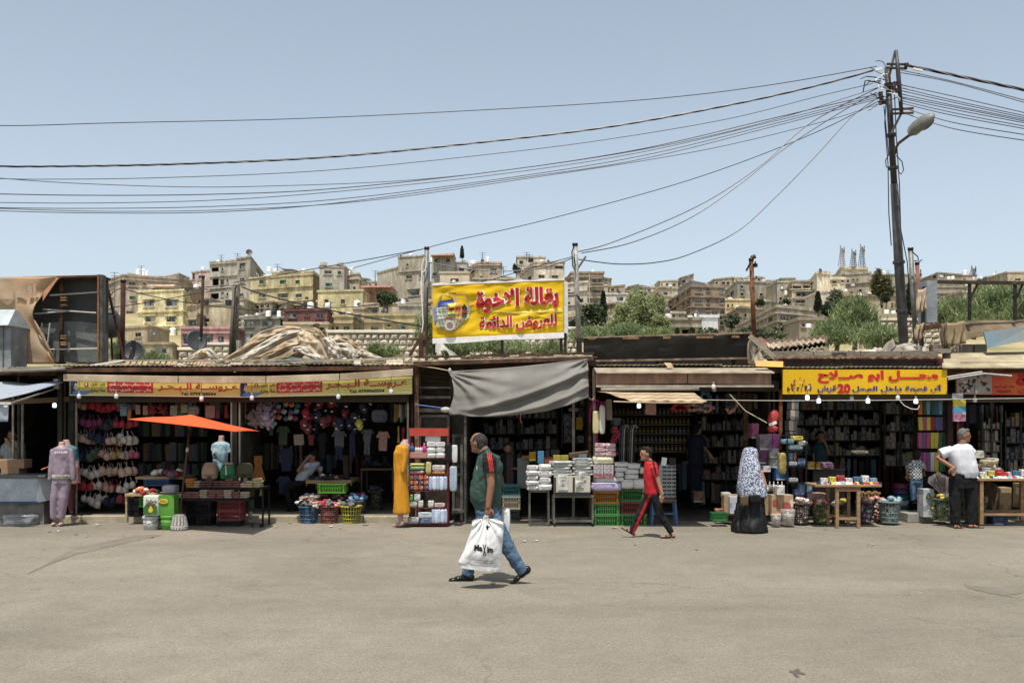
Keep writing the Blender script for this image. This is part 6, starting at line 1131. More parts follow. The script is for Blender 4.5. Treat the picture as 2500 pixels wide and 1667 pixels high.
# GOODS
PALN={'#b51f2a':'red','#8f3038':'dark red','#c98f7c':'dusty pink','#d8b49a':'beige','#e0d8cc':'off white','#3d3f46':'charcoal','#6d6f74':'grey','#2c3350':'navy','#8a2f5c':'plum','#b09a4a':'mustard','#456a52':'green','#3f6f9a':'blue','#1f1f22':'black','#e6e3dd':'white','#d9752c':'orange','#7b5a8c':'purple','#d9c23a':'yellow','#c14b78':'magenta','#7ba9bd':'light blue','#8d6a4c':'brown','#b9a58a':'tan','#53664a':'olive','#a7c5c9':'pale aqua','#3a8a48':'bright green'}
def pil(mb,c,sz,rot=(0,0,0),n=12,k=7,e=.45,mi=0):
 c=Vector(c); M=Euler(rot).to_matrix(); o=len(mb.v); sg=lambda v:math.copysign(abs(v)**e,v)
 for i in range(1,k):
  a=math.pi*i/k-math.pi/2
  for j in range(n):
   g=2*math.pi*(j+.5)/n; ca=abs(math.cos(a))**e
   mb.v.append(tuple(c+M@Vector((sz[0]/2*ca*sg(math.cos(g)),sz[1]/2*ca*sg(math.sin(g)),sz[2]/2*sg(math.sin(a))))))
 for i in range(k-2):
  for j in range(n):mb.f.append((o+i*n+j,o+i*n+(j+1)%n,o+(i+1)*n+(j+1)%n,o+(i+1)*n+j)); mb.m.append(mi)
 mb.f.append(tuple(o+j for j in range(n))[::-1]); mb.f.append(tuple(o+(k-2)*n+j for j in range(n))); mb.m+=[mi,mi]
 return mb
def pxbox(name,a,b,y0,y1,Y,dep,m,label,cat,group=None,bev=.006,rz=0):
 w_,h_=(b-a)/FPX*Y,(y1-y0)/FPX*Y
 o=single(name,MB().box((0,dep/2,h_/2),(w_,dep,h_)),m,label,cat,group,bev=bev,origin=(0,0,0)); o.location=P((a+b)/2,y1,Y); o.rotation_euler=(0,0,rz); return o
_pk={}
def pk(name,a,b,y0,y1,Y,dep,m,label,cat,group=None,wr=.25,rz=0):
 """soft plastic wrapped pack"""
 w_,h_=(b-a)/FPX*Y,(y1-y0)/FPX*Y; key=int(rnd.random()*4)
 if key not in _pk:
  q=pil(MB(),(0,0,0),(1,1,1),n=20,k=12,e=.35); rr_=random.Random(key)
  q.v=[(x*(1+.1*nz((x*6+key,y*5,z*12))),y*(1+.3*nz((x*9,y*3,z*11+key))),z*(1+.12*nz((x*11+key,y*4,3)))+.5) for x,y,z in q.v]
  me=mesh_of('pack',q,m,smooth=1); _pk[key]=me
 o=bpy.data.objects.new(name,_pk[key]); COL.objects.link(o); o.material_slots[0].link='OBJECT'; o.material_slots[0].material=m
 o.location=P((a+b)/2,y1,Y)+Vector((0,dep/2,0)); o.scale=(w_,dep,h_); o.rotation_euler=(0,0,rz); return props(o,label,cat,group)
rr=random.Random(5)
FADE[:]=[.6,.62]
unit=mesh_of('packet',MB().box((0,0,.5),(1,1,1)),mc('#3d3f46','plastic'));
def shelves(lab,where,a,b,rows,Y,cols,h=(.3,.92),w_=(7,15),grp=None,kind='packet',items=True):
 o=thing('shelf_unit',lab,'shelf',(PX(a,Y),Y,PZ(rows[-1],Y)))
 for r in rows:part('shelf_board',MB().bx(PX(a,Y),PX(b,Y),Y,Y+.35,PZ(r,Y)-.02,PZ(r,Y)),INT,o)
 for x in(a,(a+b)/2,b):part('upright',MB().bx(PX(x,Y)-.015,PX(x,Y)+.015,Y-.01,Y+.03,PZ(rows[-1],Y)-.1,PZ(rows[0],Y)+.3),INT,o)
 if not items:return
 for i,r in enumerate(rows):
  x=a+3; j=0; gap=(rows[1]-rows[0]) if len(rows)>1 else 30
  while x<b-8:
   ww=rr.uniform(*w_); hh=gap*rr.uniform(*h); c=rr.choice(cols)
   q=bpy.data.objects.new(kind,unit); COL.objects.link(q); q.location=P(x+ww/2,r,Y)+Vector((0,.1,.001)); q.scale=((ww-1)/FPX*Y,.16,hh/FPX*Y); q.rotation_euler=(0,0,rr.uniform(-.4,.4))
   q.material_slots[0].link='OBJECT'; q.material_slots[0].material=mc(c,'plastic',var=.35,scale=14)
   props(q,f'{PALN[c]} {kind}, {ORD[j]} along the {ORD[i]} shelf down {where}',kind,grp or 'goods on the dark shelves'); x+=ww*rr.uniform(.85,1.15); j+=1
DK=['#3d3f46','#6d6f74','#2c3350','#8d6a4c','#1f1f22','#3f6f9a','#b9a58a','#53664a','#e0d8cc']; MX=['#3d3f46','#6d6f74','#7ba9bd','#e0d8cc','#b51f2a','#3f6f9a','#c98f7c','#d9c23a','#b9a58a','#456a52','#7b5a8c']
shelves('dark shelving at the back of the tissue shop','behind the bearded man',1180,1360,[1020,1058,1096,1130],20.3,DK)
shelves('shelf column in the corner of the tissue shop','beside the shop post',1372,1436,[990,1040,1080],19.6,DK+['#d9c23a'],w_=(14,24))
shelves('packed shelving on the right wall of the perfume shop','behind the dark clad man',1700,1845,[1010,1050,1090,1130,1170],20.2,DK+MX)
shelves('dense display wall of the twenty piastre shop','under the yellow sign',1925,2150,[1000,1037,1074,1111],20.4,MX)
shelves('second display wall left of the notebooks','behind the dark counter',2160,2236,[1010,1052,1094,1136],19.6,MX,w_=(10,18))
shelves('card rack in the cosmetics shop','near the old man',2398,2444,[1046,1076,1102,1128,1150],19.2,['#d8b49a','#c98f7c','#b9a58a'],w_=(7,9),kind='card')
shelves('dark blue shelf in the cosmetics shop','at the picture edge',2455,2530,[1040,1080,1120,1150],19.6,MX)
bo=MB().lathe([(0,0),(.022,0),(.024,.03),(.022,.06),(.008,.07),(.008,.08),(.011,.082),(.011,.1),(0,.1)],n=8); bme=mesh_of('bottle',bo,mc('#c79a2c','gloss'),smooth=1)
so_=thing('shelf_unit','long glass shelving of perfume bottles in the perfume shop','shelf',(PX(1490,19.8),19.8,PZ(1100,19.8)))
for i,r in enumerate((1012,1036,1058,1080,1102)):
 part('shelf_board',MB().bx(PX(1490,19.8),PX(1690,19.8),19.75,20.0,PZ(r,19.8)-.015,PZ(r,19.8)),mc('#5b6468','gloss'),so_)
 for j in range(20):
  q=bpy.data.objects.new('perfume_bottle',bme); COL.objects.link(q); q.location=P(1494+j*9.9,r,19.8)+Vector((0,.08,.001)); q.scale=(1.35,1.35,1.3)
  q.material_slots[0].link='OBJECT'; q.material_slots[0].material=mc(['#c79a2c','#b9b5a9','#d2a83c'][(i+j//7)%3],'gloss')
  props(q,f'{["amber","clear","gold"][(i+j//7)%3]} bottle, {ORD[j]} along the {ORD[i]} glass shelf down','bottle','perfume bottles on the glass shelves')
FADE[:]=[.8,.82]
bm_=MB();
for s in(-1,1):bm_.ell((s*.05,0,0),(.055,.05,.06),9,6); bm_.tube([(s*.05,0,.05),(s*.035,.02,.13)],.006,4)
bm_.tube([(-.1,.02,-.03),(0,.0,-.045),(.1,.02,-.03)],.014,5); brame=mesh_of('bra',bm_,mc('#d8b49a','cloth'),smooth=1)
rk=thing('wire_rack','wall rack of hanging underwear in the first clothes shop','rack',(PX(186,18.7),18.7,PZ(1240,18.7)))
rows=[(985,['#c98f7c']*2+['#b51f2a']*6+['#6d6f74']*3),(1027,['#8a2f5c']*4+['#3d3f46']*3+['#b51f2a']*3),(1066,['#d8b49a']*3+['#2c3350']*2+['#d8b49a']*3+['#e0d8cc']*3),(1106,['#2c3350']*3+['#53664a']*3+['#c98f7c','#d8b49a','#8f3038']+['#b09a4a']*2+['#d8b49a']*2+['#c14b78']),(1146,['#e0d8cc']*4+['#d8b49a']*5),(1182,['#b51f2a','#b51f2a','#e0d8cc','#c98f7c','#c98f7c','#b51f2a','#e0d8cc','#e0d8cc']),(1216,['#3d3f46','#e0d8cc','#e0d8cc','#e0d8cc','#2c3350','#2c3350','#8f3038','#e0d8cc'])]
for i,(y,cs) in enumerate(rows):
 part('rail',MB().cyl(P(186,y-14,18.75),P(350,y-14,18.75),.01,n=6),DKM,rk)
 for j,c in enumerate(cs):
  q=bpy.data.objects.new('bra',brame); COL.objects.link(q); x=196+j*(140/len(cs))+rr.uniform(-3,3); q.location=P(x,y+6+rr.uniform(-6,6),18.55+rr.uniform(-.12,.1)); q.rotation_euler=(rr.uniform(-.4,.4),rr.uniform(-.5,.5),rr.uniform(-.2,1.2)); k=rr.uniform(.85,1.15); q.scale=(1.15*k,1.1,1.3*k)
  q.material_slots[0].link='OBJECT'; q.material_slots[0].material=mc(c,'cloth')
  props(q,f'{PALN[c]} bra, {ORD[j]} from the shop post in the {ORD[i]} row down','bra','bras on the wire rack')
def garment(w_,h_,kind_='shirt',seed=1):
 if kind_=='shirt':ol=[(-.3,1),(-.08,1.0),(0,.95),(.08,1.0),(.3,1),(.5,.72),(.42,.64),(.3,.74),(.29,0),(-.29,0),(-.3,.74),(-.42,.64),(-.5,.72)]
 elif kind_=='dress':ol=[(-.2,1),(-.06,1),(0,.96),(.06,1),(.2,1),(.22,.7),(.16,.6),(.36,0),(-.36,0),(-.16,.6),(-.22,.7)]
 elif kind_=='trousers':ol=[(-.25,1),(.25,1),(.3,0),(.06,0),(0,.6),(-.06,0),(-.3,0)]
 else:ol=[(-.5,1),(.5,1),(.5,0),(-.5,0)]
 m=MB().poly([(x*w_,(z-1)*h_) for x,z in ol],-.02,.025)
 return m
GR={}
def hang(name,px,y0,y1,wpx,Y,c,label,cat,kd='shirt',group=None,rz=0,dep=None):
 key=(kd,)
 if key not in GR:
  m=garment(1,1,kd); GR[key]=mesh_of(name,m,mc('#6d6f74','cloth'))
 o=bpy.data.objects.new(name,GR[key]); COL.objects.link(o); o.location=P(px,y0,Y); o.scale=(wpx/FPX*Y,dep or 1,(y1-y0)/FPX*Y); o.rotation_euler=(rr.uniform(-.06,.06),rr.uniform(-.05,.05),rz)
 o.material_slots[0].link='OBJECT'; o.material_slots[0].material=mc(c,'cloth',scale=5,var=.3)
 return props(o,label,cat,group)
for r,(y0,y1) in enumerate(((1030,1065),(1082,1125),(1130,1160))):
 for j in range(15):c=['#3d3f46','#1f1f22','#6d6f74','#53664a','#8d6a4c'][(j*3+r)%5]; hang('garment',345+j*11,y0+rr.uniform(-3,3),y1,15,19.3+.05*(j%3),c,f'{PALN[c]} garment, {ORD[j]} on the {ORD[r]} dark rail behind the orange umbrella','garment','rect','garments on the rails behind the umbrella',rz=rr.uniform(.5,1.2))
for a in[(303,985,1015,16,'#7ba9bd','light blue cloth bag hanging by the underwear rack','rect'),(318,985,1022,8,'#d9752c','orange hanging strap bag beside the light blue bag','rect'),(337,988,1011,11,'#c98f7c','pink checked notebook hanging near the orange strap','rect'),(356,990,1013,12,'#c98f7c','second pink checked notebook hanging under the sign','rect'),(514,990,1020,23,'#c98f7c','coral shoulder bag hanging right of the umbrella peak','rect'),(552,989,1020,16,'#b51f2a','red scarf tied at the top right of the first shop','dress'),(425,990,1014,17,'#b9a58a','tan handbag hanging above the umbrella','rect'),(450,988,1008,16,'#b9a58a','small beige handbag over the umbrella peak','rect'),(438,1002,1014,18,'#456a52','green pouch below the two handbags','rect'),(532,1000,1022,10,'#8a2f5c','plum bag next to the coral shoulder bag','rect'),(598,982,1034,6,'#d9752c','orange green scarf at the left of the second shop','rect'),(607,980,1024,6,'#456a52','green scarf strip beside the orange one','rect'),(616,985,1050,10,'#8f3038','dark red cloth hanging behind the plush toys','rect'),(663,980,1062,13,'#53664a','grey green dress hanging behind the towels','dress'),(692,1040,1086,34,'#53664a','olive printed T-shirt on the middle wall','shirt'),(729,1060,1086,24,'#b9a58a','straw hat shaped bag under the caps','rect'),(698,1095,1150,40,'#2c3350','navy printed sweatshirt above the leaning man','shirt'),(694,1162,1206,38,'#2c3350','dark blue T-shirt hanging low beside the leaning man','shirt'),(760,1060,1086,20,'#8f3038','dark red top beside the straw bag','shirt'),(828,1052,1092,38,'#6d6f74','grey shirt with waistcoat on the back wall','shirt'),(828,1088,1122,30,'#2c3350','dark denim trousers under the grey shirt','trousers'),(860,1055,1115,24,'#2c3350','dark dungarees beside the waistcoat outfit','trousers'),(897,1048,1078,32,'#6d6f74','light grey shirt under dungarees','shirt'),(897,1066,1110,24,'#6d6f74','grey dungarees over the light shirt','trousers'),(936,1053,1100,34,'#c98f7c','dusty pink blouse hanging on the right wall','shirt'),(787,1055,1120,26,'#1f1f22','black outfit hanging left of the waistcoat','shirt'),(958,983,1030,20,'#3d3f46','charcoal jacket by the grey backpack','shirt'),(630,1112,1172,46,'#d9752c','burnt orange skirt hanging beside the shop post','dress'),(985,1042,1078,10,'#b51f2a','red child top on the right rail','shirt'),(973,1040,1081,9,'#d9c23a','yellow child dress on the lower right rail','dress'),(640,1180,1210,14,'#d9c23a','yellow striped cloth bundle near the floor','dress')]:
 hang('hung_'+('bag' if 'bag' in a[5] or 'pouch' in a[5] else 'garment'),a[0],a[1],a[2],a[3],18.45 if a[0]<600 else 18.9,a[4],a[5],'bag' if 'bag' in a[5] else 'garment',a[6])
for j,c in enumerate(['#b09a4a','#d9c23a','#d9752c','#e6e3dd','#7ba9bd','#b51f2a','#456a52','#d9c23a','#8d6a4c']):hang('hung_garment',966+j*3.6,987+j%3,1030-(j%4)*4,11,18.7,c,f'{PALN[c]} child garment, {ORD[j]} of the bright clothes by the right post','garment','dress','bright clothes by the right post',rz=1.1)
cp_=thing('cap','red baseball cap with white letters hanging upper left','cap',(0,0,0),'caps hung in the second shop')
m=MB().lathe([(.085,0),(.085,.03),(.075,.07),(.045,.1),(0,.112)],n=14,sy=1.1); part('dome',m,mc('#b51f2a','cloth'),cp_,smooth=1,local=1)
m=MB().slab(lambda u,v:Vector(((u-.5)*.16*(1-.25*v*v),-.08-.085*v*math.sin(.3+u*2.5),.008-.02*v)),8,3,Vector((0,0,-.008))); part('brim',m,mc('#b51f2a','cloth'),cp_,smooth=1,local=1)
part('button',MB().ell((0,0,.113),.01,6,4),mc('#b51f2a','cloth'),cp_,local=1); part('badge',MB().box((0,-.088,.045),(.05,.012,.025),(R(-15),0,0)),WHT,cp_,local=1)
caps=[(748,1008,'#b51f2a'),(754,981,'#b51f2a'),(766,992,'#1f1f22'),(778,1014,'#2c3350'),(782,985,'#8f3038'),(762,1020,'#8f3038'),(741,1035,'#8f3038'),(752,1042,'#8f3038'),(773,1040,'#1f1f22'),(791,1028,'#8f3038'),(804,1024,'#8f3038'),(798,998,'#1f1f22'),(812,982,'#b51f2a'),(818,1004,'#1f1f22'),(816,1026,'#8f3038'),(828,1030,'#2c3350'),(828,1044,'#6d6f74'),(845,1005,'#b51f2a'),(844,988,'#1f1f22'),(853,1030,'#2c3350'),(862,1040,'#2c3350'),(878,1034,'#d9c23a'),(873,1008,'#1f1f22'),(891,1018,'#1f1f22'),(886,993,'#3d3f46'),(900,984,'#2c3350'),(825,984,'#2c3350'),(864,1018,'#3d3f46')]
def remat(o,m):
 for c in o.children:
  if c.name.startswith('badge'):continue
  c.material_slots[0].link='OBJECT'; c.material_slots[0].material=m
WH_=['hanging near the red caps at the left','in the upper row of caps','in the middle of the cap cluster','over the kids outfits']
for i,(x,y,c) in enumerate(caps):
 o=cp_ if i==0 else dup(cp_,(0,0,0)); o.location=P(x,y,18.55+.12*(i%3)); o.rotation_euler=(rr.uniform(.5,1.3),rr.uniform(-.4,.4),rr.uniform(-.7,.7)); o.scale=(.92,)*3; remat(o,mc(c,'cloth'))
 o['label']=f'{PALN[c]} baseball cap, {ORD[i]} from the plush toys towards the backpack' if i<21 else f'{PALN[c]} baseball cap high in the {ORD[i-21]} place left of the grey backpack'
bk=thing('backpack','large grey backpack hanging under the second sign','backpack',P(927,1015,18.5)); part('body',pil(MB(),(0,0,0),(.3,.16,.25),e=.6),mc('#6a6e7c','cloth'),bk,smooth=1,local=1); part('pocket',pil(MB(),(0,-.08,-.04),(.2,.06,.12),e=.6),mc('#5d6170','cloth'),bk,smooth=1,local=1); part('strap',MB().tube([(-.06,0,.12),(-.03,0,.2),(.03,0,.2),(.06,0,.12)],.01,5),BLK,bk,local=1)
bk2=dup(bk,P(472,1002,18.5),0,'cream backpack hanging above the umbrella',.75); remat(bk2,mc('#b3a68f','cloth'))
pt_=thing('plush_toy','mauve plush toy, topmost of the bunch by the shop post','plush toy',(0,0,0),'plush toys beside the shop post')
m=MB().ell((0,0,0),(.095,.08,.1),12,8); part('body',m,mc('#a98a96','cloth'),pt_,smooth=1,local=1); part('head',MB().ell((0,-.02,.13),(.08,.072,.07),12,8),mc('#a98a96','cloth'),pt_,smooth=1,local=1)
for s in(-1,1):part('ear',MB().ell((s*.06,-.01,.19),(.028,.018,.026),8,6),mc('#a98a96','cloth'),pt_,smooth=1,local=1); part('arm',MB().ell((s*.095,-.03,.03),(.036,.034,.055),8,6,(0,s*.5,0)),mc('#a98a96','cloth'),pt_,smooth=1,local=1); part('leg',MB().ell((s*.045,-.05,-.09),(.032,.05,.04),8,6),mc('#a98a96','cloth'),pt_,smooth=1,local=1)
part('snout',MB().ell((0,-.09,.12),(.03,.015,.018),8,6),mc('#d8c8bc','cloth'),pt_,smooth=1,local=1)
for i,(x,y,c,lb) in enumerate(((645,995,'#a98a96','topmost of the bunch by the shop post'),(630,1012,'#9f8a84','taupe one in the middle of the bunch'),(650,1014,'#a58fae','lilac one at the right of the bunch'),(622,1030,'#8f7a76','brownish one low on the left'),(642,1030,'#9f8078','rosy one low in the middle'),(654,1032,'#b39ab0','pale lilac one lowest right'),(372,1004,'#8d1f24','small red one with pale face above the umbrella'),(398,1003,'#8d1f24','second small red one nearer the handbag'))):
 o=pt_ if i==0 else dup(pt_,(0,0,0)); o.location=P(x,y,18.4-.04*i if i<6 else 18.4); o.rotation_euler=(rr.uniform(-.3,.5),rr.uniform(-.8,.8),rr.uniform(-.5,.5)); o.scale=(.95 if i<6 else .7,)*3; remat(o,mc(c,'cloth')); o['label']='plush toy, '+lb
for i in range(16):
 c=['#7b5a8c','#7ba9bd','#c98f7c','#d9752c','#3f6f9a','#d8b49a','#8a2f5c','#a7c5c9'][i%8]; x=668+(i%5)*14+rr.uniform(-3,3); y=990+(i//5)*15+rr.uniform(-3,3)
 m=MB().ell((0,0,0),(.055,.05,.045),10,7).ell((.03,-.03,.02),(.03,.025,.025),8,5).tube([(-.02,0,.03),(-.01,0,.08)],[.015,.006],5)
 single('hair_towel',m,mc(c,'cloth',scale=30,var=.35),f'{PALN[c]} knotted hair towel, {ORD[i%5]} across in the {ORD[i//5]} row beside the plush toys','towel','knotted towels by the plush toys',smooth=1,origin=(0,0,0)).location=P(x,y,18.5)
FADE[:]=[.84,.9]
def crate_proto(L_=.42,D_=.32,H_=.23,col='#3a8a48',label='',cat='crate'):
 o=thing('plastic_crate',label,cat,(0,0,0),'plastic crates'); m=mc(col,'plastic',var=.12)
 for sgn,ax in((-1,'y'),(1,'y'),(-1,'x'),(1,'x')):
  q=MB(); l_=L_ if ax=='y' else D_-.03; off=(D_ if ax=='y' else L_)/2-.008; n_=11 if ax=='y' else 8
  def B_(u0,u1,z0,z1):
   if ax=='y':q.bx(u0,u1,sgn*off-.007,sgn*off+.007,z0,z1)
   else:q.bx(sgn*off-.007,sgn*off+.007,u0,u1,z0,z1)
  B_(-l_/2,l_/2,0,.03); B_(-l_/2,l_/2,H_-.035,H_); B_(-l_/2+.01,l_/2-.01,H_*.5,H_*.5+.018)
  for k_ in range(n_+1):u=-l_/2+.012+(l_-.024)*k_/n_; z_=.03; B_(u-.006,u+.006,z_,H_-.035)
  B_(-l_/2,-l_/2+.05,.03,H_-.035); B_(l_/2-.05,l_/2,.03,H_-.035)
  part('side',q,m,o,local=1)
 part('bottom',MB().bx(-L_/2+.01,L_/2-.01,-D_/2+.01,D_/2-.01,.004,.014),m,o,local=1)
 part('rim',MB().bx(-L_/2-.008,L_/2+.008,-D_/2-.008,-D_/2+.006,H_-.018,H_+.004).bx(-L_/2-.008,L_/2+.008,D_/2-.006,D_/2+.008,H_-.018,H_+.004),m,o,local=1)
 return o
cr0=crate_proto(); used=[0]
def crate(a,b,y0,y1,Y,col,label,cat='crate',dep=1.0):
 o=cr0 if not used[0] else dup(cr0,(0,0,0)); used[0]=1
 o.location=P((a+b)/2,y1,Y)+Vector((0,.17,0)); o.scale=((b-a)/FPX*Y/.42,dep,(y1-y0)/FPX*Y/.23); m=mc(col,'plastic',var=.12)
 for c in o.children:c.material_slots[0].link='OBJECT'; c.material_slots[0].material=m
 o['label']=label; return o
for a in[(1448,1512,1199,1229,17.4,'#c07a1c','orange crate topping the left crate stack under the lilac pack'),(1449,1513,1230,1257,17.4,'#3f8a3c','green crate in the middle of the left stack'),(1449,1513,1258,1285,17.4,'#3f8a3c','bottom green crate under the tissue packs'),(1515,1576,1194,1224,17.4,'#2f7a38','green crate on top of the stack behind the boy'),(1516,1572,1225,1254,17.4,'#7c2a28','maroon crate in the stack behind the boy'),(1516,1579,1255,1285,17.4,'#3f8a3c','bottom green crate behind the boy'),(531,588,1223,1246,17.3,'#9c2f34','upper red crate under the clothing rack'),(531,588,1247,1270,17.3,'#9c2f34','lower red crate under the clothing rack'),(531,585,1270,1292,17.3,'#26282c','black crate carrying the red crates'),(456,514,1226,1258,17.4,'#222326','black crate beside the umbrella foot'),(457,514,1259,1289,17.4,'#222326','bottom black crate beside the umbrella foot'),(309,336,1216,1238,17.6,'#222326','black crate beneath the small sock table'),(309,336,1240,1262,17.6,'#222326','lower black crate beneath the small sock table'),(336,352,1215,1238,17.6,'#3f9a2c','lime crate half hidden by the oil tub'),(775,843,1181,1204,18.0,'#4c9a1e','lime green crate under the shoe table'),(1226,1270,1184,1211,18.3,'#3f7f85','teal crate in front of the bearded man'),(1226,1270,1212,1243,18.3,'#b8ab8c','beige wire crate under the teal crate'),(1228,1268,1245,1272,18.3,'#3b3a38','black crate at the bottom by the walking man'),(1741,1779,1253,1273,17.2,'#2f7a38','low green crate of packets beside the veiled woman'),(350,412,1170,1186,18.2,'#2b5687','blue fruit crate beneath the clothes plank')]:
 crate(*a,dep=.7 if a[1]-a[0]<40 else 1)
bk0=thing('laundry_basket','','basket',(0,0,0),'laundry baskets'); m_=mc('#3f6f9a','plastic')
NB=22; q=MB()
for k_ in range(NB):g=6.283*k_/NB; q.bar((.17*math.cos(g),.17*math.sin(g),.01),(.228*math.cos(g),.228*math.sin(g),.3),.02,.006)
part('lattice',q,m_,bk0,local=1)['kind']='stuff'
for z_,r_ in((.012,.172),(.08,.186),(.15,.2),(.225,.214)):part('hoop',MB().tube([(r_*math.cos(6.283*i/20),r_*math.sin(6.283*i/20),z_) for i in range(21)],.008,5),m_,bk0,local=1)
part('rim',MB().lathe([(.222,.285),(.25,.29),(.252,.305),(.235,.312),(.222,.3)],n=24),m_,bk0,smooth=1,local=1); part('floor',MB().cyl((0,0,.0),(0,0,.012),.17,n=20),m_,bk0,local=1)
ub=[0]
def fill(o,px,py,Y,w_,cs,nm,lab,n=12,shoe=False,grp=None,s=1.0,hh=.06):
 for i in range(n):
  c=cs[i%len(cs)]; a=rr.uniform(0,6.28); r_=w_*.4*math.sqrt(rr.random()); m=MB()
  if shoe:pil(m,(0,0,0),(.085,.22,.055),(0,0,0),10,6,.7); pil(m,(0,.05,.025),(.07,.09,.05),(0,0,0),8,5,.8)
  else:pil(m,(0,0,0),(.11*s,.09*s,.07*s),(0,0,0),9,6,.75)
  q=single(nm,m,mc(c,'cloth' if shoe or nm!='soap_pack' else 'gloss',var=.25,scale=20),f'{PALN[c]} {nm.replace("_"," ")}, {ORD[i]} in the pile {lab}',nm.replace('_',' '),grp or f'{nm.replace("_"," ")}s {lab}'[:60],smooth=1,origin=(0,0,0))
  q.location=P(px,py,Y)+Vector((r_*math.cos(a),.22+r_*math.sin(a)*.8-.05,rr.uniform(-.01,hh))); q.rotation_euler=(rr.uniform(-.5,.5),rr.uniform(-.6,.6),rr.uniform(0,6.28))
def basket(a,b,y0,y1,Y,col,label,body=None):
 o=bk0 if not ub[0] else dup(bk0,(0,0,0)); ub[0]=1; s=(b-a)/FPX*Y/.504; o.location=P((a+b)/2,y1,Y)+Vector((0,.22,0)); o.scale=(s,s,(y1-y0)/FPX*Y/.312); mm=mc(col,'plastic')
 for c in o.children:c.material_slots[0].link='OBJECT'; c.material_slots[0].material=mm
 o['label']=label
 if body:
  m=MB(); rq=random.Random(int(a));
  for i in range(46):g=rq.uniform(0,6.28); zz=rq.uniform(.04,.9); r_=(.115+.05*zz)*s; pil(m,tuple(o.location+Vector((r_*math.cos(g),r_*math.sin(g),zz*(y1-y0)/FPX*Y))),(.09,.07,.06),(rq.random(),rq.random(),g),8,5,.7,i%len(body))
  s_=single('basket_goods',m,[mc(c,'cloth',var=.25) for c in body],'small packed goods filling the '+label,'goods',smooth=1); s_['kind']='stuff'
 return o
SH=['#6d6f74','#b9a58a','#1f1f22','#c98f7c','#e0d8cc']
for a in[(720,776,1237,1279,17.65,'#3a5f86','blue basket of shoes at the kerb',['#6d6f74','#3d3f46','#7ba9bd'],SH),(772,826,1236,1279,17.65,'#8f4a44','faded red basket at the kerb',['#c98f7c','#6d6f74','#8d6a4c'],['#c98f7c','#b51f2a','#6d6f74']),(823,881,1236,1279,17.65,'#b5ab28','yellow basket of shoes at the kerb',['#3d3f46','#53664a','#6d6f74'],['#3d3f46','#6d6f74']),(728,783,1219,1256,18.2,'#b08a62','tan rimmed basket of slippers behind the blue one',['#8d6a4c','#6d6f74'],['#e0d8cc','#b9a58a','#7ba9bd','#c98f7c']),(780,838,1219,1258,18.25,'#3d3a3c','dark basket of sandals in the back row',['#1f1f22','#8d6a4c'],['#8d6a4c','#b9a58a','#1f1f22']),(833,893,1218,1256,18.2,'#6d6a70','grey basket of blue slippers in the back row',['#b51f2a','#6d6f74'],['#3f6f9a','#7ba9bd','#1f1f22','#8a2f5c']),(898,930,1202,1248,18.8,'#6f744c','olive basket in the dim of the second shop',['#3d3f46'],['#3d3f46']),(1938,1990,1229,1280,17.3,'#4a3b36','dark brown basket of bread loaves',['#d8b49a','#e0d8cc'],['#d8b49a','#e0d8cc','#c98f7c']),(1988,2034,1230,1278,17.4,'#5d6b3c','olive basket with green and pink packs',['#d9c23a','#456a52','#c98f7c'],['#c98f7c','#b51f2a','#e0d8cc']),(2036,2080,1232,1278,17.6,'#4a4a3c','dark olive basket behind the book table',['#53664a','#d9c23a'],['#e0d8cc','#d9c23a']),(2098,2144,1226,1277,17.5,'#4d4148','dark mauve basket of pastel soaps',['#e0d8cc','#7ba9bd','#c98f7c','#7b5a8c'],['#c98f7c','#b9a58a']),(2140,2172,1226,1275,17.7,'#6d2f36','maroon basket beside the soap basket',['#c98f7c','#e0d8cc'],['#c98f7c','#b51f2a']),(2154,2213,1225,1279,17.35,'#6f8580','grey green basket of pale blue sponges',['#a7c5c9','#c98f7c','#e0d8cc'],['#a7c5c9','#7ba9bd']),(2262,2312,1216,1268,17.6,'#5d7a55','green basket of orange packets behind the old man',['#d9752c','#d8b49a','#d9c23a'],['#d9752c','#456a52']),(2296,2348,1219,1272,17.4,'#5f7463','grey green basket of white packets behind the old man legs',['#e0d8cc','#d8b49a','#d9c23a'],['#e0d8cc','#d9c23a']),(2350,2385,1224,1272,17.6,'#4f5a3c','olive basket half hidden by black trousers',['#53664a'],['#53664a']),(2382,2424,1223,1278,17.4,'#5c6a40','olive basket of dried brooms',['#53664a'],['#8d6a4c'])]:
 basket(*a[:7],body=a[7]); fill(None,(a[0]+a[1])/2,a[2]-1,a[4],(a[1]-a[0])/FPX*a[4],a[8],'shoe' if a[0]<900 else 'soap_pack','in the '+' '.join(a[6].split(' at ')[0].split(' behind ')[0].split(' beside ')[0].split()[:5]),n=11,shoe=a[0]<900)
def table(name,label,a,b,ytop,ybot,Y,dep,m,legs=True,th=.04,lw=.05,cat='table',inset=0,lm=None,rails=None):
 x0,x1,zt,zb=PX(a,Y),PX(b,Y),PZ(ytop,Y),max(.0,PZ(ybot,Y)); o=thing(name,label,cat,((x0+x1)/2,Y,zb)); part('table_top',MB().bx(x0,x1,Y,Y+dep,zt-th,zt),m,o,bev=.005)
 lm=lm or m
 for x in(x0+lw/2+inset,x1-lw/2-inset):
  for y in(Y+.05,Y+dep-.05):part('leg',MB().bx(x-lw/2,x+lw/2,y-lw/2,y+lw/2,zb,zt-th),lm,o)
 for r in rails or():
  z_=PZ(r,Y); part('rail',MB().bx(x0+inset,x1-inset,Y+.03,Y+.06,z_-.02,z_+.02),lm,o); part('rail',MB().bx(x0+inset,x1-inset,Y+dep-.06,Y+dep-.03,z_-.02,z_+.02),lm,o)
 return o
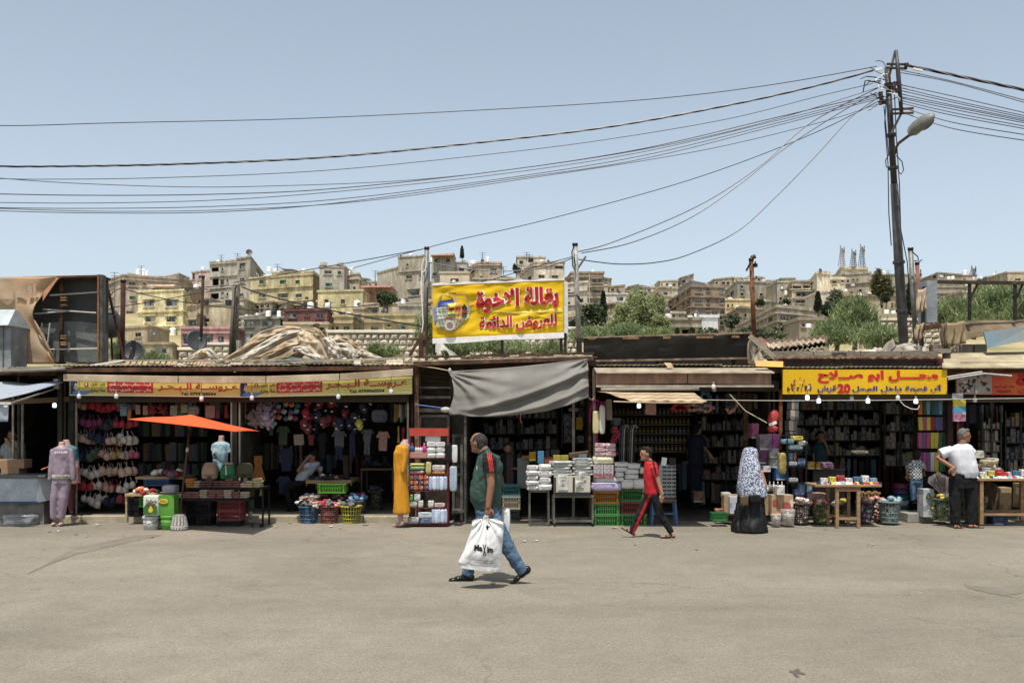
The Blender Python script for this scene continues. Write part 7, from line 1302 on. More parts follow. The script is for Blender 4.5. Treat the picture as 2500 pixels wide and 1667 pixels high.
tb=table('market_table','wooden table of colourful booklets before the yellow sign shop',1990,2153,1183,1288,17.0,.6,mc('#a9835a','wood',c2='#86623d'),lw=.055,inset=.36,rails=(1266,))
part('apron',MB().bx(PX(2040,17),PX(2102,17),17.02,17.06,PZ(1199,17),PZ(1190,17)),mc('#8f6a44','wood'),tb)
tb2=table('market_table','wooden table of boxed goods at the right edge',2380,2560,1168,1280,17.1,.7,mc('#a9835a','wood',c2='#86623d'),lw=.06,inset=.1,rails=(1256,))
table('metal_table','small grey metal table under the white roll packs',1291,1342,1196,1286,17.3,.5,GRYP,lw=.03,rails=(1278,)); t3=table('metal_trolley','grey metal trolley table with price cards and wheels',1350,1450,1209,1277,17.25,.55,GRYP,lw=.035,rails=(1272,))
for x in(1354,1446):part('wheel',MB().cyl((PX(x,17.3)-.012,17.3,.045),(PX(x,17.3)+.012,17.3,.045),.042,n=12),BLK,t3)
st_=table('shoe_table','low wooden table crowded with dark shoes',746,858,1172,1186,18.2,1.0,mc('#94744e','wood'),lw=.02,th=.06); table('plank_table','long plank table with clothes piles in the first shop',330,452,1163,1178,18.3,.6,WOODP,lw=.02,th=.05); table('plank_table','small plank table of socks beside the oil tubs',304,426,1205,1262,17.5,.45,WOODP,lw=.03,th=.045)
table('dark_table','dim wooden table of black shoes at the back of the second shop',880,960,1143,1200,19.4,.8,mc('#6f5a42','wood'),lw=.03); cn=table('counter','dark counter desk with small boxes behind the book table',1986,2064,1144,1240,18.6,.6,mc('#5b554b','wood',c2='#3f3a33'),lw=.04); part('front_panel',MB().bx(PX(1988,18.6),PX(2060,18.6),18.62,18.64,PZ(1240,18.6),PZ(1150,18.6)),mc('#4a443c','wood'),cn)
rkB=table('clothing_rack','black metal two level rack of folded clothes',452,642,1190,1290,17.15,.55,BLKM,lw=.03,th=.035); part('lower_shelf',MB().bx(PX(428,17),PX(608,17),17.0,17.35,PZ(1223,17),PZ(1216,17)),BLKM,rkB); part('rail',MB().bx(PX(590,17),PX(636,17),17.15,17.18,PZ(1247,17),PZ(1243,17)),BLKM,rkB)
for x in(456,616,636):part('wheel',MB().cyl((PX(x,17.15)-.012,17.15,.03),(PX(x,17.15)+.012,17.15,.03),.03,n=10),BLK,rkB)
fc=['#d8b49a','#8d6a4c','#c98f7c','#b9a58a','#8f5f55','#6f5048']; PALN.update({'#8f5f55':'rose brown','#6f5048':'dark brown','#c9792c':'amber','#cdbb8c':'cream'})
def fold(x,y,Y,w_,c,lab):pk('folded_garment',x-w_/2,x+w_/2,y-5.2,y,Y,.24,mc(c,'cloth',scale=12),lab,'folded garment','folded garments on the black rack',rz=rr.uniform(-.15,.15))
for j in range(11):
 c=['#c9792c','#b9a58a','#6f5048','#6f5048','#6f5048','#8f5f55','#8f5f55','#8f5f55','#d8b49a','#cdbb8c','#cdbb8c'][j]
 for k_ in range([4,3,3,4,3,3,4,3,2,3,4][j]):fold(462+j*16.3+rr.uniform(-2,2),1190-k_*5.4,17.15,20,c,f'{PALN[c]} folded garment, layer {ORD[k_]} from below in {ORD[j]} upper pile')
for j in range(9):
 c=['#b9a58a','#8f5f55','#8f5f55','#b9a58a','#8f5f55','#8f5f55','#b9a58a','#8f5f55','#b9a58a'][j]
 for k_ in range([2,3,3,4,4,4,4,3,3][j]):fold(438+j*19.5+rr.uniform(-2,2),1216-k_*4.8,17.0,21,c,f'{PALN[c]} folded garment, layer {ORD[k_]} from below in the {ORD[j]} lower pile')
fill(None,400,1160,18.2,.8,['#6d6f74','#2c3350','#e0d8cc','#8f3038'],'clothes_pile','on the plank table',n=16,s=1.5); fill(None,350,1202,17.45,.5,['#b51f2a','#456a52','#e0d8cc','#d9752c'],'sock','on the small plank table',n=16,s=.9); fill(None,800,1168,18.3,.8,['#1f1f22','#3d3f46','#1f1f22','#8d6a4c','#e0d8cc','#1f1f22'],'shoe','on the low wooden table',n=20,shoe=True,hh=.03)
fill(None,920,1139,19.4,.7,['#1f1f22','#3d3f46'],'shoe','on the dim back table',n=18,shoe=True)
pk('plastic_bag',394,428,1184,1204,17.45,.25,film('#d9dde0',.6),'crumpled clear plastic bag on the small plank table','plastic bag'); pk('plastic_bag',0,76,1256,1287,17.3,.5,film('#b9bec0',.5),'big clear plastic bag on the ground by the freezer','plastic bag')
def tub(a,b,y0,y1,Y,m,label,name='bucket',sq=False,handle=True):
 r_=(b-a)/2/FPX*Y; h_=(y1-y0)/FPX*Y; o=thing(name,label,'bucket',P((a+b)/2,y1,Y)+Vector((0,r_,0)))
 if sq:part('body',pil(MB(),(0,0,h_/2),(2*r_,2*r_*.9,h_),e=.18,n=20,k=10),m,o,smooth=1,local=1)
 else:part('body',MB().lathe([(0,0),(r_*.84,0),(r_*.97,h_*.86)],n=22),m,o,smooth=1,local=1)
 if not sq:part('lid',MB().lathe([(r_*1.0,h_*.84),(r_*1.03,h_*.86),(r_*1.03,h_*.96),(r_*.95,h_)],n=22),m,o,smooth=False,local=1)
 if handle and not sq:part('handle',MB().tube([(-r_*1.03,0,h_*.8),(-r_*.8,-r_*.75,h_*.6),(0,-r_*1.08,h_*.5),(r_*.8,-r_*.75,h_*.6),(r_*1.03,0,h_*.8)],.005,5),mc('#4b4b4b','metal'),o,local=1)
 return o
tub(341,383,1261,1297,16.7,mc('#c3c2bb','plastic'),'white lidded bucket under the oil tub'); tub(384,428,1259,1297,16.7,mc('#55a02c','plastic'),'bright green bucket beside the umbrella foot')
ot=tub(348,386,1209,1260,16.7,mc('#d5d8c8','plastic',c2='#c9d2b0'),'white and green oil tub with yellow drop print',sq=True,name='oil_tub'); Yt=16.68
flat(ot,'green_print',[(350,1256),(384,1256),(384,1238),(378,1230),(367,1226),(356,1230),(350,1240)],Yt,.012,mc('#2f6b2c','paint')); flat(ot,'drop_print',[(364,1250),(371,1250),(374,1244),(369,1234),(368,1234),(362,1244)],Yt,.02,mc('#dcb81e','paint')); T(ot,'lettering','Safwa',357,384,1219,1228,Yt,mc('#3a3a5c','paint'),.03,False,off=.018); flat(ot,'band_print',[(360,1232),(380,1232),(380,1229),(360,1229)],Yt,.018,mc('#b5442c','paint'))
gt=pxbox('ghee_carton',386,425,1209,1258,16.75,.25,mc('#5fa62f','card',c2='#3f8a2c'),'green ghee carton with a yellow oval next to the oil tub','carton'); gp_=thing('oval_label','yellow oval brand label printed on the green carton','label',P(399,1223,16.74))
part('oval',MB().poly([(.08*math.cos(i*.45),.045*math.sin(i*.45)) for i in range(14)],-.006,0),mc('#d9c222','paint'),gp_,local=1); T(gp_,'lettering','صافية',391,408,1219,1227,16.73,mc('#b0281e','paint'),.04,off=.008)
for i,(x0,x1,y0,y1,c,lb) in enumerate(((1885,1911,1255,1283,'#c9a4a0','small clear pail of red toys on the ground'),(1911,1946,1244,1283,'#c9b8b0','larger clear pail of coloured fruit toys'))):
 o=tub(x0,x1,y0,y1,17.1,film('#e2dedc',.45),lb,'clear_pail'); q=MB()
 for k_ in range(22):a=rr.uniform(0,6.28); r_=.35*(x1-x0)/FPX*17.1; q.ell((r_*math.cos(a)*rr.random(),r_*math.sin(a)*rr.random(),.03+rr.random()*.16),.03,8,6,mi=k_%4)
 part('contents',q,[mc('#c4372c','plastic'),mc('#d9c23a','plastic'),mc('#d9752c','plastic'),mc('#7ba94a','plastic')],o,smooth=1,local=1)['kind']='stuff'
for i,(y0,y1,c) in enumerate(((1181,1196,'#7c2f4a'),(1196,1209,'#3b3a78'),(1209,1222,'#2f6b70'),(1222,1236,'#a9b5b0'),(1236,1248,'#245a66'))):tub(2188-i*.4,2226+i*.4,y0,y1,18.9,mc(c,'plastic'),['plum','violet','teal','pale grey','dark teal'][i]+' bucket, '+ORD[i]+' down in the nested stack by the plaid child',handle=False)
Yr=17.25; rr_=thing('display_rack','red metal display rack of soaps and detergents with a red header board','rack',(PX(1045,Yr),Yr,0)); RDM=mc('#8f2722','paint',c2='#6a1d1a')
part('header',MB().bx(PX(999,Yr),PX(1095,Yr),Yr,Yr+.03,PZ(1064,Yr),PZ(1045,Yr)),mc('#b8301f','paint'),rr_)
for x in(1000,1093):part('upright',MB().bar((PX(x,Yr),Yr+.02,PZ(1278,Yr)),(PX(x,Yr),Yr+.02,PZ(1064,Yr)),.028),RDM,rr_); part('upright',MB().bar((PX(x,Yr),Yr+.3,0),(PX(x,Yr),Yr+.3,PZ(1110,Yr)),.028),RDM,rr_)
for y in(1118,1157,1197,1239,1279):part('shelf',MB().bx(PX(998,Yr),PX(1092,Yr),Yr-.05,Yr+.3,PZ(y,Yr)-.012,PZ(y,Yr)),RDM,rr_); part('shelf_wire',MB().bar((PX(998,Yr),Yr-.05,PZ(y,Yr)+.05),(PX(1092,Yr),Yr-.05,PZ(y,Yr)+.05),.006),RDM,rr_)
pxbox('tray_carton',998,1042,1104,1118,Yr-.08,.2,mc('#2f6fa8','card',c2='#d9752c'),'orange and blue tray carton of bottles on the red rack','carton')
def btl(px,y1,h,r_,Y,c,label,name='bottle',cap='#e6e3dd'):
 o=thing(name,label,'bottle',P(px,y1,Y)); h=h/FPX*Y; part('body',MB().lathe([(0,0),(r_,0),(r_,h*.6),(r_*.35,h*.78),(r_*.35,h*.82)],n=12),mc(c,'gloss'),o,smooth=1,local=1); part('cap',MB().lathe([(0,h*.8),(r_*.45,h*.8),(r_*.45,h),(0,h)],n=8),mc(cap,'plastic'),o,local=1); return o
btl(1006,1105,24,.04,Yr,'#2a5a94','blue bottle with red cap on the red rack',cap='#b51f2a')
for i in range(4):btl(1016+i*5.5,1105,18,.022,Yr-.02*(i%2),'#e3dfd8',f'white bottle with red cap, {ORD[i]} beside the blue bottle',cap='#b51f2a')
btl(1036,1105,24,.033,Yr-.05,'#d8287c','bright pink bottle on the top of the red rack',cap='#e68aa8')
pk('plate_pack',1037,1076,1063,1079,Yr+.05,.1,film('#dfe2e0',.75),'wrapped white plates standing on top of the red rack','plate pack')
WP=mc('#d8d6d0','gloss',rough=.35)
for r in range(3):
 for c in range(2):pk('tissue_pack',1041+c*22.5,1064+c*22.5,1079+r*13,1092+r*13,Yr-.06,.2,WP,f'white tissue pack, {"left" if c==0 else "right"} column {ORD[r]} down on the red rack','tissue pack','tissue packs on the red rack')
for i,(a,b,y0,y1,c,lb) in enumerate(((996,1037,1130,1138,'#d6c850','yellow wrapped roll on the second rack shelf'),(996,1037,1138,1147,'#6fae6a','green wrapped roll under the yellow one'),(996,1036,1148,1157,'#c77a86','pink wrapped roll at the bottom of three'),(1038,1053,1127,1157,'#cbb866','upright yellow box with dark top on the rack'),(1054,1087,1135,1150,'#cfc6c0','stack of white and red wrapped towels'),(1054,1087,1150,1157,'#d98a2c','orange wrapped towel under the white stack'))):pk('wrapped_pack',a,b,y0,y1,Yr-.06,.2,mc(c,'gloss',rough=.4,var=.25,scale=20),lb,'pack')
for r in range(3):
 for c in range(4):pk('soap_pack',996+c*12.6,1008+c*12.6,1160+r*12.3,1172+r*12.3,Yr-.06,.18,mc(['#cf5a1e','#5c3a78'][(r*2+c)%3==1],'gloss',rough=.4,var=.3,scale=25),f'{"purple" if (r*2+c)%3==1 else "orange"} soap pack, {ORD[c]} across {ORD[r]} down on the middle rack shelf','soap pack','orange and purple soap packs')
for j in range(5):pk('detergent_bag',1046+j*9,1056+j*9,1163,1196,Yr-.08,.1,mc(['#2a52a8','#b9cfe0'][j%2],'gloss',rough=.3,c2='#dfe8ee',scale=16),f'{["blue","pale blue"][j%2]} detergent bag, {ORD[j]} on the middle rack shelf','detergent bag','detergent bags on the middle shelf'); pk('detergent_bag',1053+j*7.5,1062+j*7.5,1243,1277,Yr-.08,.12,mc(['#2a52a8','#a9c5dc'][j%2],'gloss',rough=.3,c2='#dfe8ee',scale=16),f'{["blue","pale blue"][j%2]} detergent bag, {ORD[j]} on the bottom rack shelf','detergent bag','detergent bags on the bottom shelf')
for i,(a,b,y0,y1,c,lb) in enumerate(((998,1019,1224,1239,'#b5b1ab','grey box at the left of the fourth rack shelf'),(1020,1033,1222,1239,'#d8d2c8','white square box with red print on the fourth shelf'),(1044,1059,1222,1239,'#d6dad2','round white tub pack on the fourth shelf'),(1060,1086,1228,1239,'#cfa9a4','red and white rolls on the fourth shelf'),(1000,1008,1207,1224,'#55a83a','lime plastic scoop on the grey box'),(1010,1026,1206,1224,'#cdd0cc','white jug with yellow side on the fourth shelf'),(994,1024,1262,1279,'#9fa19f','grey wrapped pads on the bottom rack shelf'),(1020,1055,1250,1266,'#b9c8d4','pale blue packs piled at the rack bottom'),(1024,1056,1266,1279,'#3f5f8f','dark blue packs at the rack bottom'))):pk('wrapped_pack',a,b,y0,y1,Yr-.07,.18,mc(c,'gloss',rough=.4,var=.25,scale=20),lb,'pack')
pk('plastic_bag',1088,1103,1082,1128,17.2,.12,mc('#1c1b1d','gloss',rough=.2),'glossy black plastic bag hanging on the red rack side','plastic bag'); pk('roll_pack',1103,1117,1086,1129,17.2,.12,WP,'white roll pack hanging beside the black bag','pack'); pk('roll_pack',1097,1116,1138,1199,17.15,.12,mc('#5f82a4','gloss',c2='#c9d2d8',scale=24,rough=.3),'blue patterned cup pack hanging low on the rack side','pack')
for c in range(2):
 for r in range(5 if c==0 else 4):pk('roll_pack',[1286,1315][c]-(r%2)*2,[1315,1346][c]+(r%2)*2,[1136,1133][c]+r*[12.2,16][c],[1148.5,1149][c]+r*[12.2,16][c],17.25,.3,WP,f'clear wrapped white roll pack, {"left" if c==0 else "right"} pile {ORD[r]} down on the small metal table','roll pack','white roll packs on the small metal table')
for c,(a,b,y) in enumerate(((1341,1399,1161),(1396,1450,1161))):
 for r in range(5 if c==0 else 6):pk('bag_bundle',a+(r%2)*3,b-(r%3)*2,y-8-r*7,y-r*7,17.3,.32,mc(['#cfcfca','#b9bdb4'][r%2],'gloss',rough=.35,var=.2,scale=16),f'plastic bag bundle, layer {ORD[r]} from below in the {"left" if c==0 else "right"} pile over the price cards','bundle','bundles of plastic bags')
for i,(a,b,y0) in enumerate(((1353,1398,1161),(1399,1441,1161))):
 o=thing('display_carton',['left white carton with a long price card','right white carton with a small price card'][i],'carton',P((a+b)/2,1209,17.22)); x0,x1=PX(a,17.22),PX(b,17.22)
 part('box',MB().bx(x0,x1,17.22,17.5,PZ(1209,17.22),PZ(1162,17.22)),mc('#c9c2b0','card'),o); part('black_band',MB().bx(x0,x1,17.212,17.22,PZ(1209,17.22),PZ(1201,17.22)),mc('#2b2b2b','paint'),o); part('dark_side',MB().bx(x0,x0+.03,17.213,17.22,PZ(1200,17.22),PZ(1165,17.22)),mc('#3b3834','paint'),o)
 for q in([(a+9,1158,a+33,1196)] if i==0 else[(a+14,1150,a+32,1172),(a+6,1172,a+26,1190)]):
  part('price_card',MB().slab(lambda u,v:P(q[0]+(q[2]-q[0])*u,q[1]+(q[3]-q[1])*v,17.2)+Vector((0,-.01-.012*math.sin(v*3+u*2),0)),5,6,.003),mc('#dedbd0','card'),o)
  T(o,'lettering','كاسات' if i==0 else 'أكياس',q[0]+3,q[2]-3,q[1]+3,q[1]+9,17.175,BLK,.01,off=.004); T(o,'lettering','٠٧٠',q[0]+5,q[2]-5,q[1]+12,q[1]+19,17.175,BLK,.01,off=.004)
  if i==0:T(o,'lettering','٠٧٠',q[0]+5,q[2]-5,q[1]+24,q[1]+31,17.175,BLK,.01,off=.004)
pk('lilac_pack',1441,1520,1177,1199,17.3,.36,mc('#9a86bd','gloss',c2='#d0c6dc',scale=14,rough=.35),'long lilac roll pack on the orange crate','pack'); pk('white_pack',1448,1516,1165,1178,17.32,.34,WP,'flat white pack resting on the lilac pack','pack'); pk('cream_pack',1448,1500,1114,1134,17.3,.32,mc('#d2cba8','gloss',rough=.4),'cream wrapped pack with green edge above the tissue boxes','pack')
for r in range(3):
 for c in range(2):pxbox('tissue_box',1449+c*25,1473+c*25,1135+r*10.5,1145+r*10.5,17.28,.25,mc('#b9aeb4' if r<2 else '#a8606a','card',var=.3,scale=22),f'{"grey" if r < 2 else "rose"} tissue box, {"left" if c==0 else "right"} column {ORD[r]} down under the cream pack','tissue box','tissue boxes under the cream pack')
for r in range(3):
 for c in range(2):pk('napkin_pack',1453+c*25,1479+c*25,1082+r*10.5,1093+r*10.5,17.3,.22,mc('#c48a90','gloss',c2='#dcc4c0',scale=22,rough=.4),f'pink napkin pack, {"left" if c==0 else "right"} column {ORD[r]} down at the top of the stall','napkin pack','pink napkin packs')
k_=0
for(a,b,y0,y1) in((1500,1535,1128,1140),(1500,1533,1140,1152),(1501,1524,1152,1165),(1532,1564,1131,1145),(1525,1561,1145,1158),(1525,1560,1158,1170),(1562,1576,1141,1156),(1517,1548,1170,1193),(1546,1576,1169,1193),(1502,1524,1165,1176)):pk('nappy_pack',a,b,y0,y1,17.3,.3,WP,f'white nappy pack, {ORD[k_]} counting from the pink garland towards the boy','nappy pack','white nappy packs on the crates'); k_+=1
for i,(a,b,y0,y1,Y,c,lb) in enumerate(((1351,1369,1111,1130,18,'#b5a634','yellow green box above the bag bundles'),(1370,1388,1111,1130,18,'#b5a634','second yellow green box above the bag bundles'),(1313,1328,1101,1131,18,'#3f86b5','tall blue box with a printed face behind the roll packs'),(1292,1308,1103,1125,18.1,'#c08a1c','yellow box with black corner behind the roll packs'),(1328,1352,1116,1131,18.1,'#a04a2c','rust red box between the blue and yellow boxes'),(1345,1366,1098,1111,18.2,'#4a4a48','dark framed picture box behind'),(1408,1423,1018,1049,19.2,'#c9a622','yellow box on the corner shelf'),(1389,1412,996,1004,19.2,'#b9b0a0','white carton lying on the corner shelf'),(1263,1292,1118,1192,18.6,'#8f938f','grey white cabinet beside the bearded man'),(1275,1297,1112,1120,18.5,'#b07a2c','orange pile box on the grey cabinet'),(1284,1300,1178,1190,17.8,'#a08c6a','small cardboard box near the red flowers'))):pxbox('carton' if i!=8 else 'cabinet',a,b,y0,y1,Y,.2,mc(c,'card'),lb,'box' if i!=8 else 'cabinet')
cb=thing('open_carton','open cardboard box holding a crumpled bag above the bag bundles','carton',P(1413,1118,17.8)); part('side',MB().hexa([tuple(P(1391,1118,17.8)),tuple(P(1436,1112,17.8)),tuple(P(1436,1112,18.1)),tuple(P(1391,1118,18.1)),tuple(P(1389,1109,17.8)),tuple(P(1437,1103,17.8)),tuple(P(1437,1103,18.1)),tuple(P(1389,1109,18.1))]),mc('#a3835c','card'),cb); part('flap',MB().slab(lambda u,v:P(1389+48*u,1109-6*u-4*v,18.1+.1*v),4,2,.008),mc('#b39168','card'),cb)
pk('plastic_bag',1412,1434,1107,1121,17.6,.15,mc('#a9b5bd','gloss'),'crumpled pale bag in the open cardboard box','plastic bag')
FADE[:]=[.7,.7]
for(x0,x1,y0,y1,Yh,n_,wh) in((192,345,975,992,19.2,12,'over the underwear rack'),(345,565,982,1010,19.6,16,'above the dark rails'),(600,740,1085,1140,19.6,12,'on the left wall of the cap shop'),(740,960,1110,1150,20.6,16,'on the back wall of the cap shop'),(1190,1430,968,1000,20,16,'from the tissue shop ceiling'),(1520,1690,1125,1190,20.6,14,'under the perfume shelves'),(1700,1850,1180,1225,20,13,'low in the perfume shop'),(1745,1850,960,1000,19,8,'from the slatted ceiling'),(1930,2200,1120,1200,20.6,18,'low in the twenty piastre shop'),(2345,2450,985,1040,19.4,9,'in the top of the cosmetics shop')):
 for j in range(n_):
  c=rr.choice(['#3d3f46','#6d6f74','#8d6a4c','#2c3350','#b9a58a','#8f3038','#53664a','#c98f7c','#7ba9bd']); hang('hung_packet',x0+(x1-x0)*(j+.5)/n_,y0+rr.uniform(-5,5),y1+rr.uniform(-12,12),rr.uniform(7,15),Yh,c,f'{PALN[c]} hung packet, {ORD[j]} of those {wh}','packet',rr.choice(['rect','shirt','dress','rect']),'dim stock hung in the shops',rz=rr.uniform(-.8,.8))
FADE[:]=[.84,.9]
gl=thing('feather_garland','magenta feather garland looped on the shop post','garland',P(1455,975,17.5)); q=MB()
for pts in([(1462,976),(1452,978),(1444,990),(1441,1010),(1440,1028)],[(1462,976),(1458,990),(1456,1005)],[(1457,1058),(1458,1075),(1455,1082)]):
 for(x0,y0),(x1,y1) in zip(pts,pts[1:]):
  for k_ in range(40):
   t=rr.random(); c=P(x0+(x1-x0)*t,y0+(y1-y0)*t,17.5); d_=Vector((rr.gauss(0,1),rr.gauss(0,1),rr.gauss(0,1))).normalized()*.035; e_=d_.cross(Vector((1,2,3))).normalized()*.008; q.add([c-e_,c+e_,c+d_+e_*.3],[(0,1,2)])
part('feathers',q,mc('#b3187c','cloth'),gl)['kind']='stuff'; pk('napkin_bag',1447,1463,1003,1058,17.45,.1,mc('#c9b02c','gloss',c2='#e0dcc0',scale=18,rough=.3),'yellow half of the hanging napkin bag','pack'); pk('napkin_bag',1463,1478,990,1058,17.45,.12,film('#e3e1d6',.85),'clear white half of the hanging napkin bag','pack')
fg=thing('flower_garland','crimson cloth flower garland hanging above the nappy packs','garland',P(1500,1040,17.8)); q=MB()
for k_ in range(60):t=k_/60; c=P(1500+6*math.sin(t*7)+rr.uniform(-7,7),1042+t*72,17.8); pil(q,tuple(c),(.05,.04,.035),(rr.random()*3,rr.random()*3,0),7,5,.8)
part('petals',q,mc('#b82848','cloth',var=.3),fg,smooth=1)['kind']='stuff'
for j in range(8):c=['#3d3f46','#6d6f74','#b9a58a','#1f1f22'][j%4]; single('walking_stick',MB().tube([P(1512+j*5,1130,17.9),P(1514+j*5,1060,17.9),P(1516+j*5,1042,17.9),P(1521+j*5,1037,17.9),P(1526+j*5,1045,17.9)],.012,6),mc(c,'plastic'),f'{PALN[c]} walking stick, {ORD[j]} from the crimson garland','stick','sticks hanging by the garland')
hang('hung_fabric',1589,982,1012,26,17.9,'#c98f7c','pink cloth hanging from the striped awning','cloth','rect'); hang('hung_rack',1472,980,1020,14,17.9,'#8f3038','dark red mesh rack behind the feather garland','rack','rect'); hang('hung_fabric',1486,975,1025,14,18,'#b9a58a','greyish lace hanging beside the mesh rack','cloth','rect'); hang('hung_pack',1506,1020,1038,26,18,'#6d6f74','grey wrapped shirts hanging in front of the bottles','pack','shirt')
bl=mesh_of('ball',MB().ell((0,0,0),.036,10,7),mc('#b51f2a','plastic'),smooth=1); bn=0
for(cx,cy,rx,ry,n_,w_) in((1660,995,26,9,16,'pink cluster under the striped awning'),(1690,995,14,10,10,'cluster left of the ball arch'),(1722,975,14,24,20,'arch beside the awning end'),(1722,995,22,10,12,'foot of the ball arch'),(1783,985,16,24,20,'ring around the black wire basket')):
 for k_ in range(n_):
  a=6.283*k_/n_; c=['#b51f2a','#d9c23a','#3f6f9a','#456a52','#c98f7c','#d9752c'][(k_*5+bn)%6]; q=bpy.data.objects.new('plastic_ball',bl); COL.objects.link(q); q.location=P(cx+rx*math.cos(a)*rr.uniform(.6,1),cy+ry*math.sin(a)*rr.uniform(.6,1),18.4+rr.uniform(0,.2)); q.material_slots[0].link='OBJECT'; q.material_slots[0].material=mc(c,'plastic'); props(q,f'{PALN[c]} plastic ball, {ORD[k_]} clockwise in the {w_}','ball','strung plastic balls'); bn+=1
cr_=crate(1771,1795,962,996,18.2,'#2b2c2e','black wire basket hung inside the ring of balls')
for i,(a,b,y0,y1,Y,c,lb) in enumerate(((1768,1884,1208,1258,17.55,'#b08a62','long brown cardboard box behind the veiled woman'),(1884,1937,1208,1256,17.3,'#b8906a','brown carton with red round print in front of the toy display'),(1782,1803,1212,1254,17.4,'#b9c0c8','pale carton with a blue dress print'),(1694,1721,1200,1226,18.8,'#8d6a4c','cardboard box with butterfly print on the perfume shop floor'),(2254,2281,1194,1262,17.7,'#b9bdbf','tall white foam box with blue leaf print'),(1835,1853,1033,1070,18.2,'#b0547c','pink doll box leaning on the dark wall'),(1855,1885,1060,1098,17.9,'#8f7a86','clear pink toy box in the toy display'),(1886,1904,1060,1098,17.9,'#a9468a','magenta toy box at the top of the toy display'),(1852,1878,1098,1132,17.9,'#6d3a58','dark plum toy box in the toy display'),(1880,1901,1098,1118,17.8,'#9aa59a','grey clear box with green toy'),(1880,1901,1120,1142,17.8,'#8f9a8f','second grey clear box below the first'),(1895,1925,1142,1172,17.7,'#2f5a9a','bright blue box behind the gold wrap'),(1864,1882,1137,1152,17.7,'#c9b9bc','white and pink small box over the perfume row'),(1897,1916,1186,1208,17.2,'#d8d4c8','white paper leaning on the perfume row'),(2383,2432,1133,1160,17.9,'#a98a62','brown carton behind the old man'),(2380,2403,1100,1118,17.9,'#c9c5b0','white card on the carton pile'),(2420,2445,1142,1160,17.7,'#d6d3cb','stack of white plates beside the cartons'),(1972,1990,1127,1145,18.5,'#c0a030','yellow box with black triangle on the counter'),(1993,2012,1128,1145,18.5,'#c07a2c','orange box with zigzag on the counter'),(2021,2036,1133,1145,18.5,'#3f78b5','blue and white medicine box on the counter'),(2425,2462,1262,1281,17.5,'#3a4a6a','blue lettered box under the right table'),(2440,2470,1190,1256,17.9,'#a98a62','tall brown carton under the right table'),(2490,2530,1180,1240,17.9,'#a98a62','brown carton at the extreme right'))):
 pxbox('carton',a,b,y0,y1,Y,.26,mc(c,'card',var=.2,scale=6),lb,'box')
o=thing('box_print','red round noodle print on the brown carton','print',P(1910,1235,17.29));
for(cx,cy,r_) in((1893,1226,7),(1920,1236,11)):c=P(cx,cy,17.29); q=r_/FPX*17.3; part('disc',MB().poly([(c.x+q*math.cos(i*.4)-0,c.z+q*math.sin(i*.4)) for i in range(16)],17.285,17.292),mc('#a8402c','paint'),o)
pl_=thing('tier_rack','black metal tier rack of bottles and bags beside the toy display','rack',(PX(1935,17.6),17.6,PZ(1235,17.6)))
for x in(1922,1968):part('upright',MB().bar(P(x,1235,17.6),P(x,1072,17.6),.02),BLKM,pl_); part('upright',MB().bar(P(x,1200,17.95),P(x,1066,17.95),.02),BLKM,pl_)
part('top_arch',MB().tube([P(1904,1075,17.6),P(1908,1064,17.6),P(1930,1061,17.6),P(1960,1063,17.6),P(1968,1075,17.6)],.012,6),BLKM,pl_)
for y in(1099,1138,1178):part('tier',MB().bx(PX(1920,17.6),PX(1970,17.6),17.6,17.95,PZ(y,17.6)-.02,PZ(y,17.6)),BLKM,pl_)
for i,(a,b,y0,y1,c,lb) in enumerate(((1925,1962,1086,1099,'#7b93a0','blue grey wrapped toys on the top tier'),(1910,1940,1072,1084,'#5f9ab0','light blue packets on the rack top'),(1936,1962,1064,1076,'#d9b81e','yellow plastic boat on the rack top'),(1950,1972,1076,1088,'#c9c5be','white crumpled bag on the rack corner'),(1926,1948,1126,1138,'#a9b4b8','silver wrapped pack on the second tier'),(1948,1968,1118,1138,'#3a5a8f','blue bottle pack on the second tier'),(1926,1938,1102,1124,'#2f6f9a','blue tinsel hanging in the rack'),(1938,1945,1102,1124,'#b0522c','copper tinsel hanging in the rack'),(1926,1950,1166,1178,'#b9b5a9','grey pack on the third tier'),(1950,1985,1178,1206,'#4a86a8','blue ball pack beside the tier rack'),(1903,1921,1105,1158,'#a88c2c','long gold foil wrap hanging in the toy display'),(1940,1966,1193,1212,'#3f5fa8','blue and white wipes under the rack'),(1970,2020,1203,1222,'#c48a86','pink wrapped bags heaped by the basket'),(1944,1992,1216,1230,'#cbb8ac','pale bread bags over the brown basket'),(1764,1786,1202,1216,'#c5c2bb','white crumpled bag on the long cardboard box'),(1845,1866,1148,1164,'#a9a5a0','grey clear pack by the veil'),(1748,1778,1242,1256,'#a85a4a','red snack packets in the low green crate'),(2010,2036,1128,1145,'#5b2f5c','purple and yellow cloth heap on the counter'),(2085,2122,1100,1108,'#7b6a58','brown tray at the back'),(2400,2440,1122,1134,'#b39a72','rolled brown paper behind the old man'),(2416,2440,1118,1130,'#c9c4ba','clear bag end sticking out of the carton pile'))):pk('wrapped_pack',a,b,y0,y1,17.65,.2,mc(c,'gloss',var=.35,scale=18,rough=.4),lb,'pack')
for j in range(11):btl(1864+j*5,1200-(j%2)*3,[16,22][j%2],.02,17.35,['#b9b5ae','#6f5a3c','#d8d4cc'][j%3],f'{["clear","amber","white"][j%3]} perfume flask, {ORD[j]} from the veil on the brown cartons',cap='#e6e3dd')
